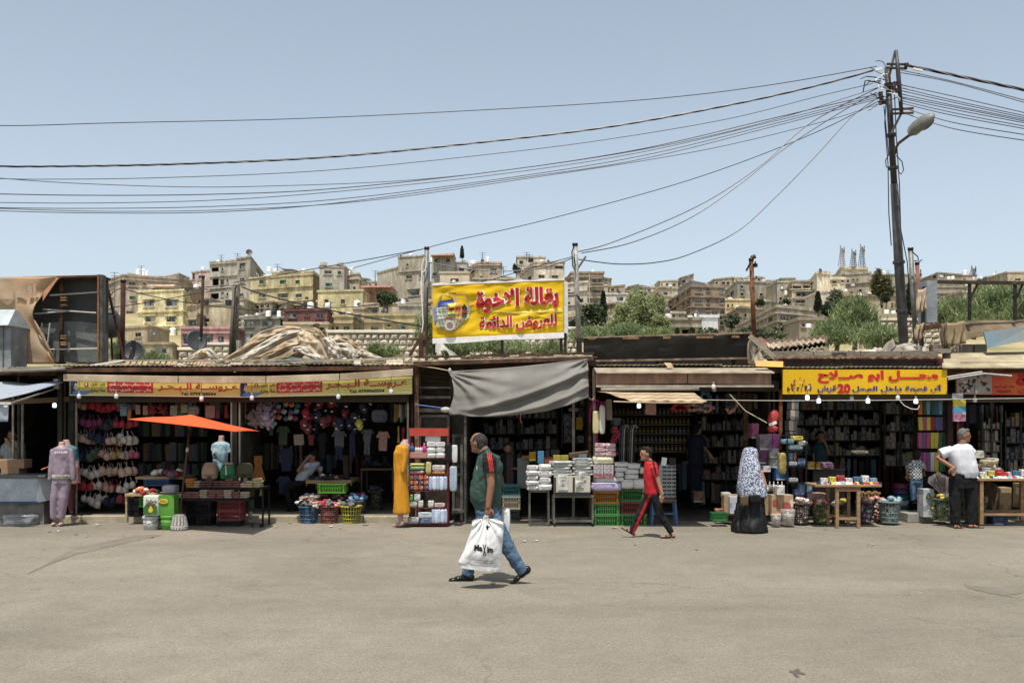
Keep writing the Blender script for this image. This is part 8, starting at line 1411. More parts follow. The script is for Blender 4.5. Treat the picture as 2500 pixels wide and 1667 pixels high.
bx_=thing('punch_toy','red inflatable boxing toy in a clear bag hanging by the rusty post','toy',P(1888,1020,17.7)); part('body',MB().ell((0,0,0),(.1,.07,.16),12,8,(0,R(15),0)),mc('#b52a24','plastic'),bx_,smooth=1,local=1); part('glove',MB().ell((-.02,-.03,-.19),(.1,.08,.07),12,8),mc('#b52a24','plastic'),bx_,smooth=1,local=1); part('white_band',MB().box((-.03,-.07,-.1),(.14,.03,.05),(0,R(-20),0)),WHT,bx_,local=1)
for j in range(12):hang('hung_shoe_card',1926+(j%3)*9-(j//6)*4,975+(j//3)*26,999+(j//3)*26,11,17.9,['#3d3f46','#b9a58a','#6d6f74'][j%3],f'hanging card of {["dark","tan","grey"][j%3]} hair goods, {ORD[j%3]} across {ORD[j//3]} down beside the rusty post','card','rect','cards by the rusty post')
for r in range(4):
 for c in range(8):cc=[['#d9752c','#456a52','#7ba9bd','#456a52','#3f6f9a','#7ba9bd','#3d3f46','#6d6f74'],['#d9c23a','#c14b78','#d9c23a','#b51f2a','#3f6f9a','#7b5a8c','#3d3f46','#2c3350'],['#c14b78','#7b5a8c','#c14b78','#d9c23a','#d9c23a','#456a52','#456a52','#456a52'],['#7b5a8c','#c14b78','#7b5a8c','#e0d8cc','#d9c23a','#3a8a48','#3a8a48','#d9c23a']][r][c]; hang('hung_packet',2246+c*10,[976,1018,1056,1104][r],[1012,1050,1094,1150][r],9.5,18.45,cc,f'{PALN[cc]} hanging packet, {ORD[c]} across in the {ORD[r]} row behind the child','packet','rect','packets hanging by the red post',rz=rr.uniform(-.3,.3))
hp=thing('hanging_pack','tall hanging pack in yellow, blue and pink before the red post','pack',P(2340,1028,17.5))
for(y0,y1,c) in((973,992,'#c9b81e'),(992,1008,'#3f8fb5'),(1008,1028,'#b06a8a')):part('printed_band',MB().bx(PX(2328,17.5),PX(2358,17.5),17.5,17.54,PZ(y1,17.5),PZ(y0,17.5)-.002),mc(c,'gloss',var=.2,scale=14),hp)
part('clear_top',MB().bx(PX(2326,17.5),PX(2352,17.5),17.51,17.53,PZ(973,17.5),PZ(960,17.5)),film(),hp); T(hp,'lettering','10',2348,2356,1010,1017,17.5,BLK,.03,False,off=.006)
for t_,(a,b,y,Y) in enumerate(((1996,2148,1183,17.0),(2384,2540,1168,17.1))):
 x=a; j=0
 while x<b:
  w_=rr.uniform(7,13); c=rr.choice(['#e6e3dd','#b51f2a','#2c3350','#7ba9bd','#d9c23a','#e0d8cc','#a7c5c9','#e6e3dd','#1f1f22']); o=pxbox('booklet',x,x+w_,y-rr.uniform(8,14),y,Y+.05,.02,mc(c,'card',var=.3,scale=30),f'{PALN[c]} booklet, {ORD[j]} along the front of the {["book table","right edge table"][t_]}','booklet','booklets on the tables',bev=0); o.rotation_euler=(R(-55),0,rr.uniform(-.3,.3)); x+=w_*.85; j+=1
 for j in range(7):c=['#e6e3dd','#d9c23a','#b51f2a','#e0d8cc','#3f6f9a','#e6e3dd','#7ba9bd'][j]; pxbox('small_box',a+10+j*20,a+26+j*20,y-16-(j%3)*3,y-6,Y+.3,.1,mc(c,'card',var=.3,scale=22),f'{PALN[c]} small box, {ORD[j]} along the back of the {["book table","right edge table"][t_]}','box','small boxes on the tables')
tub(2403,2424,1142,1160,17.5,mc('#a9b5bd','plastic'),'pale blue grey tin on the right edge table',handle=False); pk('red_bag',2440,2464,1152,1166,17.2,.14,mc('#b5281e','gloss'),'glossy red bag on the right edge table','bag')
sg=thing('sunglasses_stand','white rotating stand of dark sunglasses on the blue stool','display stand',P(1628,1220,17.6)); part('panel',MB().box((0,.04,.33),(.26,.03,.58)),mc('#b0b0ae','paint'),sg,local=1); part('side_panel',MB().box((.15,.1,.33),(.03,.16,.58)),mc('#9a9a98','paint'),sg,local=1)
for r in range(8):
 for c in range(3):
  x=-.04+c*.085; z=.1+r*.068; q=MB()
  for s in(-1,1):q.ell((x+s*.018,.0,z),(.018,.008,.014),8,5)
  q.bar((x-.01,0,z+.005),(x+.01,0,z+.005),.004); part('sunglasses',q,BLK,sg,local=1)
part('header',MB().box((-.05,.0,.68),(.09,.02,.14),(0,R(8),0)),WHT,sg,local=1); part('header',MB().box((.1,.0,.68),(.12,.02,.13)),BLK,sg,local=1)
sto=thing('stool','blue metal stool with a fluffy brown seat','stool',P(1622,1284,17.4)); BLU=mc('#3a5f8c','paint',c2='#2b4a70')
for x in(-.2,.2):
 for y in(0,.25):part('leg',MB().bar((x*1.1,y,0),(x*.95,y,.42),.04),BLU,sto,local=1)
part('crossbar',MB().bar((-.2,0,.22),(.2,0,.22),.03),BLU,sto,local=1); part('seat',pil(MB(),(0,.12,.44),(.46,.34,.07)),mc('#7a6449','cloth',c2='#4f3e2c',scale=40),sto,smooth=1,local=1)
for i,(cx,cy,w_,h_,c,lb,n_) in enumerate(((2300,1180,50,60,'#b08f86','bunch of pink and grey feather dusters leaning behind the old man',220),(2412,1204,52,70,'#7d6650','bunch of dry twig brooms in the olive basket',260))):
 o=thing('broom_bunch',lb,'broom',P(cx,cy+h_/2,17.6)); q=MB()
 for k_ in range(n_):a=rr.uniform(-1,1); b0=P(cx+a*6+8,cy+h_/2,17.6+rr.uniform(0,.2)); t_=P(cx+a*w_*.5-(10 if i==0 else 0),cy-h_/2+abs(a)*14+rr.uniform(0,16),17.6+rr.uniform(-.1,.3)); q.tube([b0,t_],[.003,.007 if i==0 else .003],3,mi=k_%2)
 part('bristles',q,[mc(c,'cloth'),mc('#8a8f98' if i==0 else '#5b4835','cloth')],o)['kind']='stuff'
for j in range(7):single('wooden_brush',MB().box((0,0,.05),(.03,.03,.1)).box((0,-.01,.11),(.07,.035,.03)),mc('#b08c50','wood'),f'small wooden brush, {ORD[j]} standing behind the mauve basket','brush','wooden brushes',origin=(0,0,0)).location=P(2096+j*8,1218-(j%2)*3,17.9)
fz=thing('chest_freezer','scuffed white chest freezer with a blue base line','freezer',(PX(60,17.6),17.6,0)); x0,x1=PX(-60,17.6),PX(121,17.6)
part('body',MB().bx(x0,x1-.15,17.5,18.1,PZ(1226,17.5),PZ(1166,17.5)),mc('#aeb7bd','paint',c2='#98a0a5'),fz,bev=.02); part('body_corner',MB().hexa([(x1-.15,17.5,PZ(1226,17.5)),(x1,17.65,PZ(1222,17.5)),(x1,18.1,PZ(1222,17.5)),(x1-.15,18.1,PZ(1226,17.5)),(x1-.15,17.5,PZ(1166,17.5)),(x1,17.65,PZ(1166,17.5)),(x1,18.1,PZ(1166,17.5)),(x1-.15,18.1,PZ(1166,17.5))]),mc('#aeb7bd','paint'),fz)
part('lid_rail',MB().bx(x0,x1,17.47,18.12,PZ(1166,17.5),PZ(1159,17.5)),mc('#6d7276','metal'),fz,bev=.005); part('blue_line',MB().bx(x0,x1-.15,17.49,17.5,PZ(1227,17.5),PZ(1224,17.5)),mc('#1f4a8a','paint'),fz); part('pedestal',MB().bx(x0,x1-.1,17.6,18.05,.0,PZ(1227,17.5)),mc('#8f8c84','paint',c2='#5b5750'),fz)
part('vent_hole',MB().bx(PX(42,17.55),PX(84,17.55),17.58,17.6,.06,.19),BLK,fz); part('latch',MB().box((PX(98,17.4),17.46,PZ(1161,17.5)),(.12,.02,.03)),STEEL,fz)
pxbox('carton',-20,59,1122,1143,17.9,.3,mc('#a37d58','card'),'upper open cardboard box on the chest freezer','box'); pxbox('carton',2,46,1143,1159,17.9,.3,mc('#a37d58','card'),'lower small cardboard box on the chest freezer','box'); single('orange_stick',MB().tube([P(101,1146,17.5),P(126,1136,17.5)],.012,6),mc('#d9752c','plastic'),'orange stick poking out behind the mauve mannequin','stick')
for i,(x,y,s) in enumerate(((145,1297,6),(185,1305,5),(212,1310,5),(237,1282,12),(372,1312,8),(707,1277,6),(672,1287,5),(892,1282,14),(830,1290,5),(808,1286,8),(1640,1316,5),(1500,1289,12),(1280,1322,6),(1550,1330,4),(1925,1286,6),(2220,1262,12),(2015,1293,5),(2412,1282,24),(2130,1330,4),(1700,1342,5),(1215,1286,5),(1310,1321,5),(120,1299,4))):
 Y=GY(y); q=MB().slab(lambda u,v:Vector(((u-.5)*s/FPX*Y,(v-.5)*.1,.008+.02*abs(nz((u*3+i,v*3,i),1.7)))),5,4,Vector((0,0,.002))); single('litter',q,mc(['#cfccc4','#8a8478','#a9a294'][i%3],'card'),f'scrap of {["white paper","crushed carton","grey film"][i%3]}, {ORD[i] if i < 20 else "far"} of the scraps strewn on the asphalt','litter','scraps on the asphalt',origin=(0,0,0)).location=(PX(x,Y),Y,.003)
# PEOPLE AND MANNEQUINS
FADE[:]=[.9,.95]
def solid(name,mb,mats,root,vox=.0135,sm=2,wr=0,ws=9,paint=None,label=None,aniso=(1,1,.5)):
 me=bpy.data.meshes.new('tmp'); me.from_pydata(mb.v,[],mb.f); o=bpy.data.objects.new('tmp',me); WKS.collection.objects.link(o)
 r_=o.modifiers.new('r','REMESH'); r_.mode='VOXEL'; r_.voxel_size=vox; s_=o.modifiers.new('s','SMOOTH'); s_.iterations=sm; s_.factor=.5
 dg=WKS.view_layers[0].depsgraph; dg.update(); ne=bpy.data.meshes.new_from_object(o.evaluated_get(dg)); bpy.data.objects.remove(o); ne.name=name
 if wr:
  for v in ne.vertices:
   p=v.co; q=Vector((p.x*aniso[0],p.y*aniso[1],p.z*aniso[2]))*ws; d_=abs(nz(q))-.22+.5*(abs(nz(q*2.1+Vector((5,1,2))))-.2); v.co=p+v.normal*wr*d_*2
 mats=mats if isinstance(mats,(list,tuple)) else[mats]; ne.materials.clear()
 for m in mats:ne.materials.append(m)
 idx=[paint(p.center) if paint else 0 for p in ne.polygons]; ne.polygons.foreach_set('material_index',idx); ne.polygons.foreach_set('use_smooth',[True]*len(idx))
 for v in ne.vertices:v.co=v.co-root.location
 ne.update(); o=bpy.data.objects.new(name,ne); COL.objects.link(o); o.parent=root
 if label:o['label']=label
 return o
def loftp(mb,secs,Y,n=20,e=.85):
 o=len(mb.v); sg=lambda v:math.copysign(abs(v)**e,v)
 for s_ in secs:
  c=P(s_[0],s_[1],Y); hw=s_[2]/FPX*Y; dy=s_[4] if len(s_)>4 else 0
  for j in range(n):g=2*math.pi*j/n; mb.v.append((c.x+hw*sg(math.cos(g)),c.y+dy+s_[3]*sg(math.sin(g)),c.z))
 for i in range(len(secs)-1):
  for j in range(n):mb.f.append((o+i*n+j,o+i*n+(j+1)%n,o+(i+1)*n+(j+1)%n,o+(i+1)*n+j)); mb.m.append(0)
 mb.f.append(tuple(o+j for j in range(n))[::-1]); mb.f.append(tuple(o+(len(secs)-1)*n+j for j in range(n))); mb.m+=[0,0]; return mb
def limb(mb,pts,Y,rs,n=10,ex=0,sub=3):
 p=[P(a[0],a[1],Y)+Vector((0,a[2] if len(a)>2 else 0,0)) for a in pts]; q=[]; r2=[]
 for i in range(len(p)-1):
  for k_ in range(sub):t=k_/sub; q.append(p[i].lerp(p[i+1],t)); r2.append(rs[i]+(rs[i+1]-rs[i])*t+ex)
 q.append(p[-1]); r2.append(rs[-1]+ex); return mb.tube(q,r2,n)
def hand(mb,w_,d_,side,s=1.0,curl=.5):
 d_=Vector(d_).normalized(); side=Vector(side); side=(side-d_*side.dot(d_)).normalized(); nrm=d_.cross(side)
 mb.ell(w_+d_*.045*s,(.04*s,.017*s,.05*s),10,7,Matrix((side,nrm,d_)).transposed())
 for k_,(o_,l_) in enumerate(((-.028,.065),(-.01,.078),(.01,.073),(.027,.058))):
  b=w_+d_*.08*s+side*o_*s; m_=b+d_*l_*.5*s+nrm*curl*.012*s; t_=m_+(d_*(1-curl*.6)+nrm*curl).normalized()*l_*.55*s; mb.tube([b,m_,t_],[.0095*s,.009*s,.0075*s],6)
 b=w_+d_*.02*s-side*.032*s; mb.tube([b,b+(d_*.6-side*.7).normalized()*.035*s,b+(d_*.9-side*.35).normalized()*.065*s],[.012*s,.011*s,.009*s],6)
def head(mb,c,fd,s=1.0):
 fd=Vector(fd).normalized(); up_=Vector((0,0,1)); sd=up_.cross(fd).normalized(); M=Matrix((sd,fd,up_)).transposed()
 mb.ell(c+Vector((0,0,.015*s)),(.076*s,.096*s,.1*s),16,12,M); mb.ell(c+fd*.022*s-up_*.055*s,(.056*s,.066*s,.062*s),14,9,M); mb.ell(c+fd*.09*s-up_*.012*s,(.014*s,.02*s,.026*s),8,6,M)
 mb.ell(c+fd*.082*s+up_*.025*s,(.05*s,.014*s,.012*s),8,6,M); mb.ell(c+fd*.08*s-up_*.052*s,(.026*s,.014*s,.014*s),8,6,M); mb.ell(c+fd*.072*s-up_*.092*s,(.025*s,.022*s,.02*s),8,6,M)
 for k_ in(-1,1):mb.ell(c+sd*k_*.077*s-fd*.005*s-up_*.008*s,(.01*s,.02*s,.033*s),8,6,M)
 return M,sd
def face(root,c,fd,s,hair,hm='full',mous=None,beard=None):
 fd=Vector(fd).normalized(); up_=Vector((0,0,1)); sd=up_.cross(fd).normalized(); M=Matrix((sd,fd,up_)).transposed()
 for k_ in(-1,1):
  part('eye',MB().ell(c+fd*.084*s+sd*k_*.03*s+up_*.008*s,(.011*s,.006*s,.006*s),8,6,M),mc('#1a1411','gloss'),root); part('eyebrow',MB().ell(c+fd*.092*s+sd*k_*.03*s+up_*.028*s,(.019*s,.006*s,.005*s),8,5,M),hair,root)
 h=MB()
 if hm=='balding':h.ell(c-fd*.012*s+up_*.022*s,(.081*s,.1*s,.0895*s),16,10,M)
 else:h.ell(c-fd*.02*s+up_*.032*s,(.083*s,.094*s,.098*s),16,12,M); h.ell(c+fd*.04*s+up_*.092*s,(.066*s,.048*s,.03*s),12,7,M)
 h.ell(c-fd*.05*s-up_*.03*s,(.07*s,.05*s,.06*s),12,8,M); solid('hair',h,hair,root,vox=.01,sm=1,wr=.002,ws=60)
 if mous:part('moustache',MB().ell(c+fd*.092*s-up_*.038*s,(.028*s,.012*s,.009*s),10,6,M),mous,root,smooth=1)
 if beard:part('beard',MB().ell(c+fd*.045*s-up_*.085*s,(.058*s,.058*s,.05*s),12,8,M),beard,root,smooth=1)
SK=mc('#8f5f45','skin'); SKL=mc('#9c6d52','skin'); DEN=mc('#55708c','cloth',c2='#3a5069',scale=9); BLC=mc('#17171a','cloth'); SHOE=mc('#161617','gloss',rough=.3); NAVY=mc('#1c2030','cloth')
def shoe(o,Y,heel,toe,dy=0,h=.07,w_=.045,m=None,name='shoe',sole=True):
 a,b=P(*heel,Y)+Vector((0,dy,0)),P(*toe,Y)+Vector((0,dy,0)); d_=(b-a).normalized(); L_=(b-a).length; up_=Vector((-d_.z*(1 if d_.x>0 else-1),0,abs(d_.x)+.2)).normalized(); s_=d_.cross(up_).normalized(); q=MB()
 for t,ww,hh in((.12,.85,1.0),(.35,.9,.95),(.62,1.0,.68),(.85,.85,.48)):q.ell(a+d_*L_*t+up_*h*hh*.5,(L_*.2,w_*ww,h*hh*.55),10,7,Matrix((d_,s_,up_)).transposed())
 if name=='shoe':solid('shoe',q,m or SHOE,o,vox=.009,sm=2)
 else:solid('foot',q,m,o,vox=.01,sm=1); part('sandal_strap',MB().ell(a+d_*L_*.62+up_*h*.36,(.022,w_*1.08,h*.42),10,7,Matrix((d_,s_,up_)).transposed()).ell(a+d_*L_*.25+up_*h*.5,(.014,w_*1.0,h*.5),10,7,Matrix((d_,s_,up_)).transposed()),BLC,o,smooth=1)
 if sole:part('sole',MB().box((a+b)/2+up_*.008,(L_*1.04,w_*1.9,.018),(0,-math.atan2(d_.z,d_.x),0)),BLK,o,bev=.004)
def person(label,px,py,Y,group=None):return thing('person',label,'person',(PX(px,Y),Y,max(0,PZ(py,Y))),group)
Y=11.5; o=person('stocky man in a green and black striped shirt walking with a white shopping bag',1190,1420,Y)
hc=P(1168,1081,Y)+Vector((0,.02,0)); fd=(-.86,.5,.02); b=MB(); head(b,hc,fd,1.02)
limb(b,[(1177,1092),(1187,1112)],Y,[.062,.075]); loftp(b,[(1190,1108,12,.1),(1193,1125,26,.17),(1188,1180,32,.14),(1190,1240,29,.13),(1192,1262,26,.12)],Y)
na=[(1196,1122,-.2),(1200,1180,-.24),(1193,1236,-.25)]; fa=[(1192,1122,.2),(1203,1180,.24),(1218,1232,.2)]
for A in(na,fa):limb(b,A,Y,[.06,.045,.032])
hand(b,P(1193,1238,Y-.25),(-.12,-.02,-1),(-1,.2,0),1.08,.9); hand(b,P(1218,1234,Y+.2),(.05,0,-1),(-1,0,0),1.0,.9)
LF=[(1188,1258,.09),(1160,1328,.1),(1139,1408,.1)]; LR=[(1197,1258,-.09),(1240,1335,-.1),(1277,1394,-.1)]
for A in(LF,LR):limb(b,A,Y,[.085,.055,.04])
solid('body',b,SK,o,vox=.0095)
def shp(c):
 px=1250+c.x/c.y*FPX; py=1015-(c.z-CAMH)/c.y*FPX
 if c.y<Y-.11 and py<1152 and px>1176+(py-1090)*.05:
  u=px-(1186.5+(py-1090)*.155)
  if py>1093 and(0<u<2.2 or 4<u<6.2 or 8<u<10.2):return 2
  if px<1212:return 1
 if c.y>Y+.11 and py<1150:return 1
 return 0
s_=MB(); loftp(s_,[(1184,1096,10,.07),(1187,1105,15,.12),(1193,1116,27,.185),(1194,1135,33,.2),(1190,1165,36,.19),(1186,1195,38.5,.19),(1187,1218,38,.185),(1191,1240,33,.17),(1192,1243,31,.165)],Y)
for A in(na,fa):limb(s_,[A[0],(A[0][0]+3,1152,A[0][2]*1.13)],Y,[.083,.072])
solid('shirt',s_,[mc('#2f4a40','cloth',rough=.6),BLC,mc('#c9281e','cloth')],o,vox=.0095,wr=.011,ws=8,paint=shp,aniso=(1,1,.8)); part('collar',MB().tube([P(1170,1108,Y-.07),P(1180,1100,Y-.1),P(1191,1096,Y-.05),P(1194,1097,Y+.05)],.015,6),mc('#2f4a40','cloth'),o,smooth=1); part('chest_badge',MB().box(P(1166,1144,Y-.1),(.02,.05,.07)),WHT,o)
t_=MB(); loftp(t_,[(1192,1236,33,.165),(1193,1262,32,.16),(1192,1280,27,.15)],Y); limb(t_,LF,Y,[.115,.088,.068]); limb(t_,LR,Y,[.115,.085,.066]); solid('jeans',t_,DEN,o,vox=.0105,wr=.01,ws=8,aniso=(1,1,1.6))
face(o,hc,fd,1.02,mc('#201d1b','hair',c2='#3b3734'),'balding'); shoe(o,Y,(1154,1422),(1096,1424),.1,.1,.05); shoe(o,Y,(1296,1392),(1247,1427),-.1,.09,.048,sole=False)
bg_=thing('shopping_bag','large white plastic shopping bag with bold black lettering held by the walking man','bag',P(1170,1395,Y-.42)); YB2=Y-.42
WPL=mc('#d9d8d6','gloss',rough=.45,bump=.15,var=.05)
LFT=[(1266,1165),(1272,1152),(1290,1152),(1310,1146),(1335,1137),(1383,1118),(1386,1122)]; RGT=[(1266,1210),(1274,1229),(1300,1229),(1340,1226),(1375,1224),(1394,1223),(1398,1214)]
def edge(E_,v):
 y=1266+(1395-1266)*v
 for(y0,x0_),(y1,x1_) in zip(E_,E_[1:]):
  if y0<=y<=y1:return x0_+(x1_-x0_)*(y-y0)/(y1-y0)
 return E_[-1][1]
def bagf(u,v,sgn):
 px=edge(LFT,v)+(edge(RGT,v)-edge(LFT,v))*u; py=1266+129*v-11*v*(1-u)*1.0; bul=(math.sin(u*3.14)**.6)*(.03+.1*math.sin(min(1,v*1.1)*2.6)); k_=(1-v)**2
 fan=math.sin(math.atan2(u-.42,v*1.1+.06)*16)*.014*(1-v*.6)+.012*(abs(nz((u*6,v*5,2)))-.2)
 dip=10*math.exp(-((u-.42)/.1)**2)*(1-v)**6
 return Vector((PX(px,YB2),YB2+sgn*(bul*(1-.4*k_))+sgn*fan,PZ(py-dip,YB2)))
q=MB(); q.grid(lambda u,v:bagf(u,v,-1),50,44); q.grid(lambda u,v:bagf(u,v,1),50,44); part('bag_body',q,WPL,bg_,smooth=1)
for a_,c_ in((.3,1),(.52,1)):part('handle',MB().slab(lambda u,v:P(1150+79*a_+(1190-1150-79*a_)*v+(u-.5)*9*(1-v*.6),1272-14*v,YB2-.02-.02*v)+Vector((0,.2*v*0,0)),4,6,.004),WPL,bg_,smooth=1)
def bagtext(body,x0,x1,y0,y1,bold,nm='lettering'):
 t=textmb(body,PX(x0,YB2),PX(x1,YB2),PZ(y1,YB2),PZ(y0,YB2),0,bold,False,shear=0); out=[]
 for x,y,z in t.v:
  py=1015-(z-CAMH)/YB2*FPX+(1250+x/YB2*FPX-1180)*.09; v=(py-1266)/129; e0,e1=edge(LFT,v),edge(RGT,v); u=(1250+x/YB2*FPX-e0)/(e1-e0); p=bagf(u,v,-1); out.append((x,p.y-.006,z-(1250+x/YB2*FPX-1180)*.09/FPX*YB2))
 t.v=out; part(nm,t,mc('#1e1c1b','paint'),bg_)
bagtext('Ma',1158,1179,1327,1342,.05); bagtext('X',1179,1188,1325,1352,.02); bagtext('im',1190,1204,1329,1344,.05)
for i in range(2):bagtext('------------------------',1152+i*5,1204,1364+i*5,1365.2+i*5,.01,'small_print')
pk('white_bag',1214,1246,1244,1313,Y+.05,.2,WPL,'second white bag hanging behind the walking man','bag')
single('bag_gap_shade',MB().tube([P(1190,1270,YB2+.12),P(1191,1290,YB2-.06)],[.03,.03],8),mc('#1c2a45','cloth'),'dark blue tube painted as shade in the opening between the white bag handles','strap')  # no strap: dark tube stands in for the shade between the bag handles
Y=15.7; o=person('boy in a red shirt and black tracksuit trousers striding past the crates',1590,1312,Y); hc=P(1577,1108,Y); fd=(-.97,-.22,0); b=MB(); head(b,hc,fd,.95)
limb(b,[(1581,1116),(1587,1130)],Y,[.048,.055]); loftp(b,[(1588,1128,10,.09),(1589,1150,15,.1),(1592,1200,14,.09)],Y); na=[(1593,1137,-.13),(1606,1182,-.17),(1613,1206,-.2)]; fa=[(1588,1137,.14),(1586,1178,.18),(1574,1205,.16)]
for A in(na,fa):limb(b,A,Y,[.042,.034,.025])
hand(b,P(1613,1208,Y-.2),(.1,-.05,-1),(-1,0,0),.85); hand(b,P(1574,1206,Y+.16),(-.3,0,-1),(-1,0,0),.85)
LF=[(1587,1205,.06),(1566,1252,.07),(1542,1301,.07)]; LR=[(1596,1205,-.06),(1610,1254,-.07),(1638,1299,-.07)]
for A in(LF,LR):limb(b,A,Y,[.065,.045,.03])
solid('body',b,SKL,o,vox=.009)
def bp2(c):px=1250+c.x/c.y*FPX; py=1015-(c.z-CAMH)/c.y*FPX; return 1 if(py<1158 and abs(px-(1595+(py-1128)*.22))<2.6 and c.y<Y-.03) or py<1126 else 0
s_=MB(); loftp(s_,[(1584,1123,7,.06),(1588,1130,15,.12),(1590,1145,19,.14),(1589,1170,18.5,.13),(1592,1200,17,.12),(1592,1206,16,.12)],Y)
for A in(na,fa):limb(s_,[A[0],((A[0][0]+A[1][0])/2-1,1161,A[0][2]*1.15)],Y,[.062,.055])
solid('shirt',s_,[mc('#b8161c','cloth'),BLC],o,wr=.008,ws=10,paint=bp2)
def bp3(c):px=1250+c.x/c.y*FPX; py=1015-(c.z-CAMH)/c.y*FPX; e_=1588-(py-1205)*.43; return 1 if abs(px-e_)<3.6 and c.y<Y+.06 and py<1305 else 0
t_=MB(); loftp(t_,[(1592,1199,16,.115),(1592,1214,16,.11)],Y); limb(t_,LF,Y,[.085,.068,.05]); limb(t_,LR,Y,[.085,.066,.048]); solid('trousers',t_,[BLC,mc('#b8161c','cloth')],o,wr=.012,ws=11,paint=bp3)
face(o,hc,fd,.95,mc('#141212','hair')); shoe(o,Y,(1549,1309),(1518,1290),.07,.055,.035,SKL,'sandal'); shoe(o,Y,(1645,1310),(1611,1311),-.07,.055,.035,SKL,'sandal')
Y=16.5; o=person('woman in a long patterned white veil and black robe standing with bags',1835,1298,Y); b=MB(); hc=P(1836,1110,Y); head(b,hc,(.8,.55,0),.95); loftp(b,[(1834,1125,12,.1),(1833,1150,22,.15),(1834,1230,24,.16),(1834,1275,24,.15)],Y)
hand(b,P(1838,1203,Y-.22),(.6,-.2,-.6),(1,0,0),.9); limb(b,[(1852,1150,-.1),(1862,1185,-.15),(1838,1203,-.22)],Y,[.05,.045,.03]); solid('body',b,SKL,o)
VL=mc('#b5bac6','cloth',c2='#4d556b',scale=38,hard=1,bump=.05); v_=MB(); loftp(v_,[(1830,1092,7,.05),(1831,1097,15,.1),(1831,1108,18.5,.12),(1829,1122,20,.15),(1831,1140,24,.2),(1832,1160,28,.23),(1834,1183,33,.25),(1836,1200,35,.26),(1837,1210,35,.26)],Y,26)
ve=solid('veil',v_,VL,o,vox=.014,wr=.022,ws=5,aniso=(1,1,.25)); part('face_gap',MB().ell(P(1848,1115,Y-.06),(.02,.03,.05),10,7),SKL,o,smooth=1)
r_=MB(); loftp(r_,[(1835,1195,29,.2),(1834,1225,30,.21),(1832,1255,35,.26),(1829,1282,42,.32),(1829,1294,44,.33),(1830,1299,42,.31)],Y,26); solid('robe',r_,mc('#101011','cloth',rough=.6),o,vox=.014,wr=.035,ws=5,aniso=(1.4,1.4,.25))
pk('hand_bag',1808,1828,1210,1234,Y-.35,.1,mc('#5b4a38','gloss'),'small brown shoulder bag held by the veiled woman','bag'); pk('hand_bag',1830,1858,1208,1226,Y-.35,.1,mc('#1b1a1a','gloss'),'black folded purse in the veiled woman\'s hand','bag')
Y=17.1; o=person('grey haired man with a moustache in a white T-shirt, hand on his hip',2355,1288,Y); hc=P(2354,1063,Y); fd=(.93,-.36,0); b=MB(); head(b,hc,fd,1.0); limb(b,[(2351,1074),(2350,1088)],Y,[.062,.07])
loftp(b,[(2350,1090,18,.12),(2348,1110,24,.15),(2354,1140,26,.16),(2352,1170,24,.14)],Y); na=[(2326,1098,0),(2289,1117,.02),(2322,1143,-.16)]; fa=[(2374,1100,.05),(2386,1130,.22),(2378,1160,.2)]
for A in(na,fa):limb(b,A,Y,[.055,.042,.032])
hand(b,P(2320,1143,Y-.17),(.5,.1,-.8),(1,0,.3),.95,.3); LL=[(2335,1168,0),(2331,1225,-.02),(2333,1278,0)]; LR=[(2368,1168,0),(2371,1225,-.02),(2368,1278,0)]
for A in(LL,LR):limb(b,A,Y,[.08,.055,.042])
solid('body',b,SK,o,vox=.009); s_=MB(); loftp(s_,[(2350,1083,10,.08),(2350,1088,20,.13),(2347,1096,29,.17),(2348,1112,31,.19),(2352,1135,31.5,.21),(2355,1152,31,.21),(2355,1165,27,.18)],Y); limb(s_,[(2326,1098,0),(2297,1109,.02)],Y,[.09,.1]); limb(s_,[fa[0],(2380,1122,.18)],Y,[.08,.08])
solid('t_shirt',s_,mc('#cfd0d6','cloth'),o,wr=.012,ws=4); t_=MB(); loftp(t_,[(2351,1154,30,.19),(2351,1180,31,.17),(2351,1192,29,.16)],Y); limb(t_,LL,Y,[.13,.1,.082]); limb(t_,LR,Y,[.13,.1,.082]); solid('trousers',t_,BLC,o,wr=.014,ws=9)
face(o,hc,fd,1.0,mc('#77736e','hair',c2='#4a4744'),'full',mc('#8f8b86','hair')); shoe(o,Y,(2324,1288),(2345,1289),-.1,.06,.045,SK,'sandal'); shoe(o,Y,(2363,1287),(2396,1288),-.05,.06,.045,SK,'sandal')
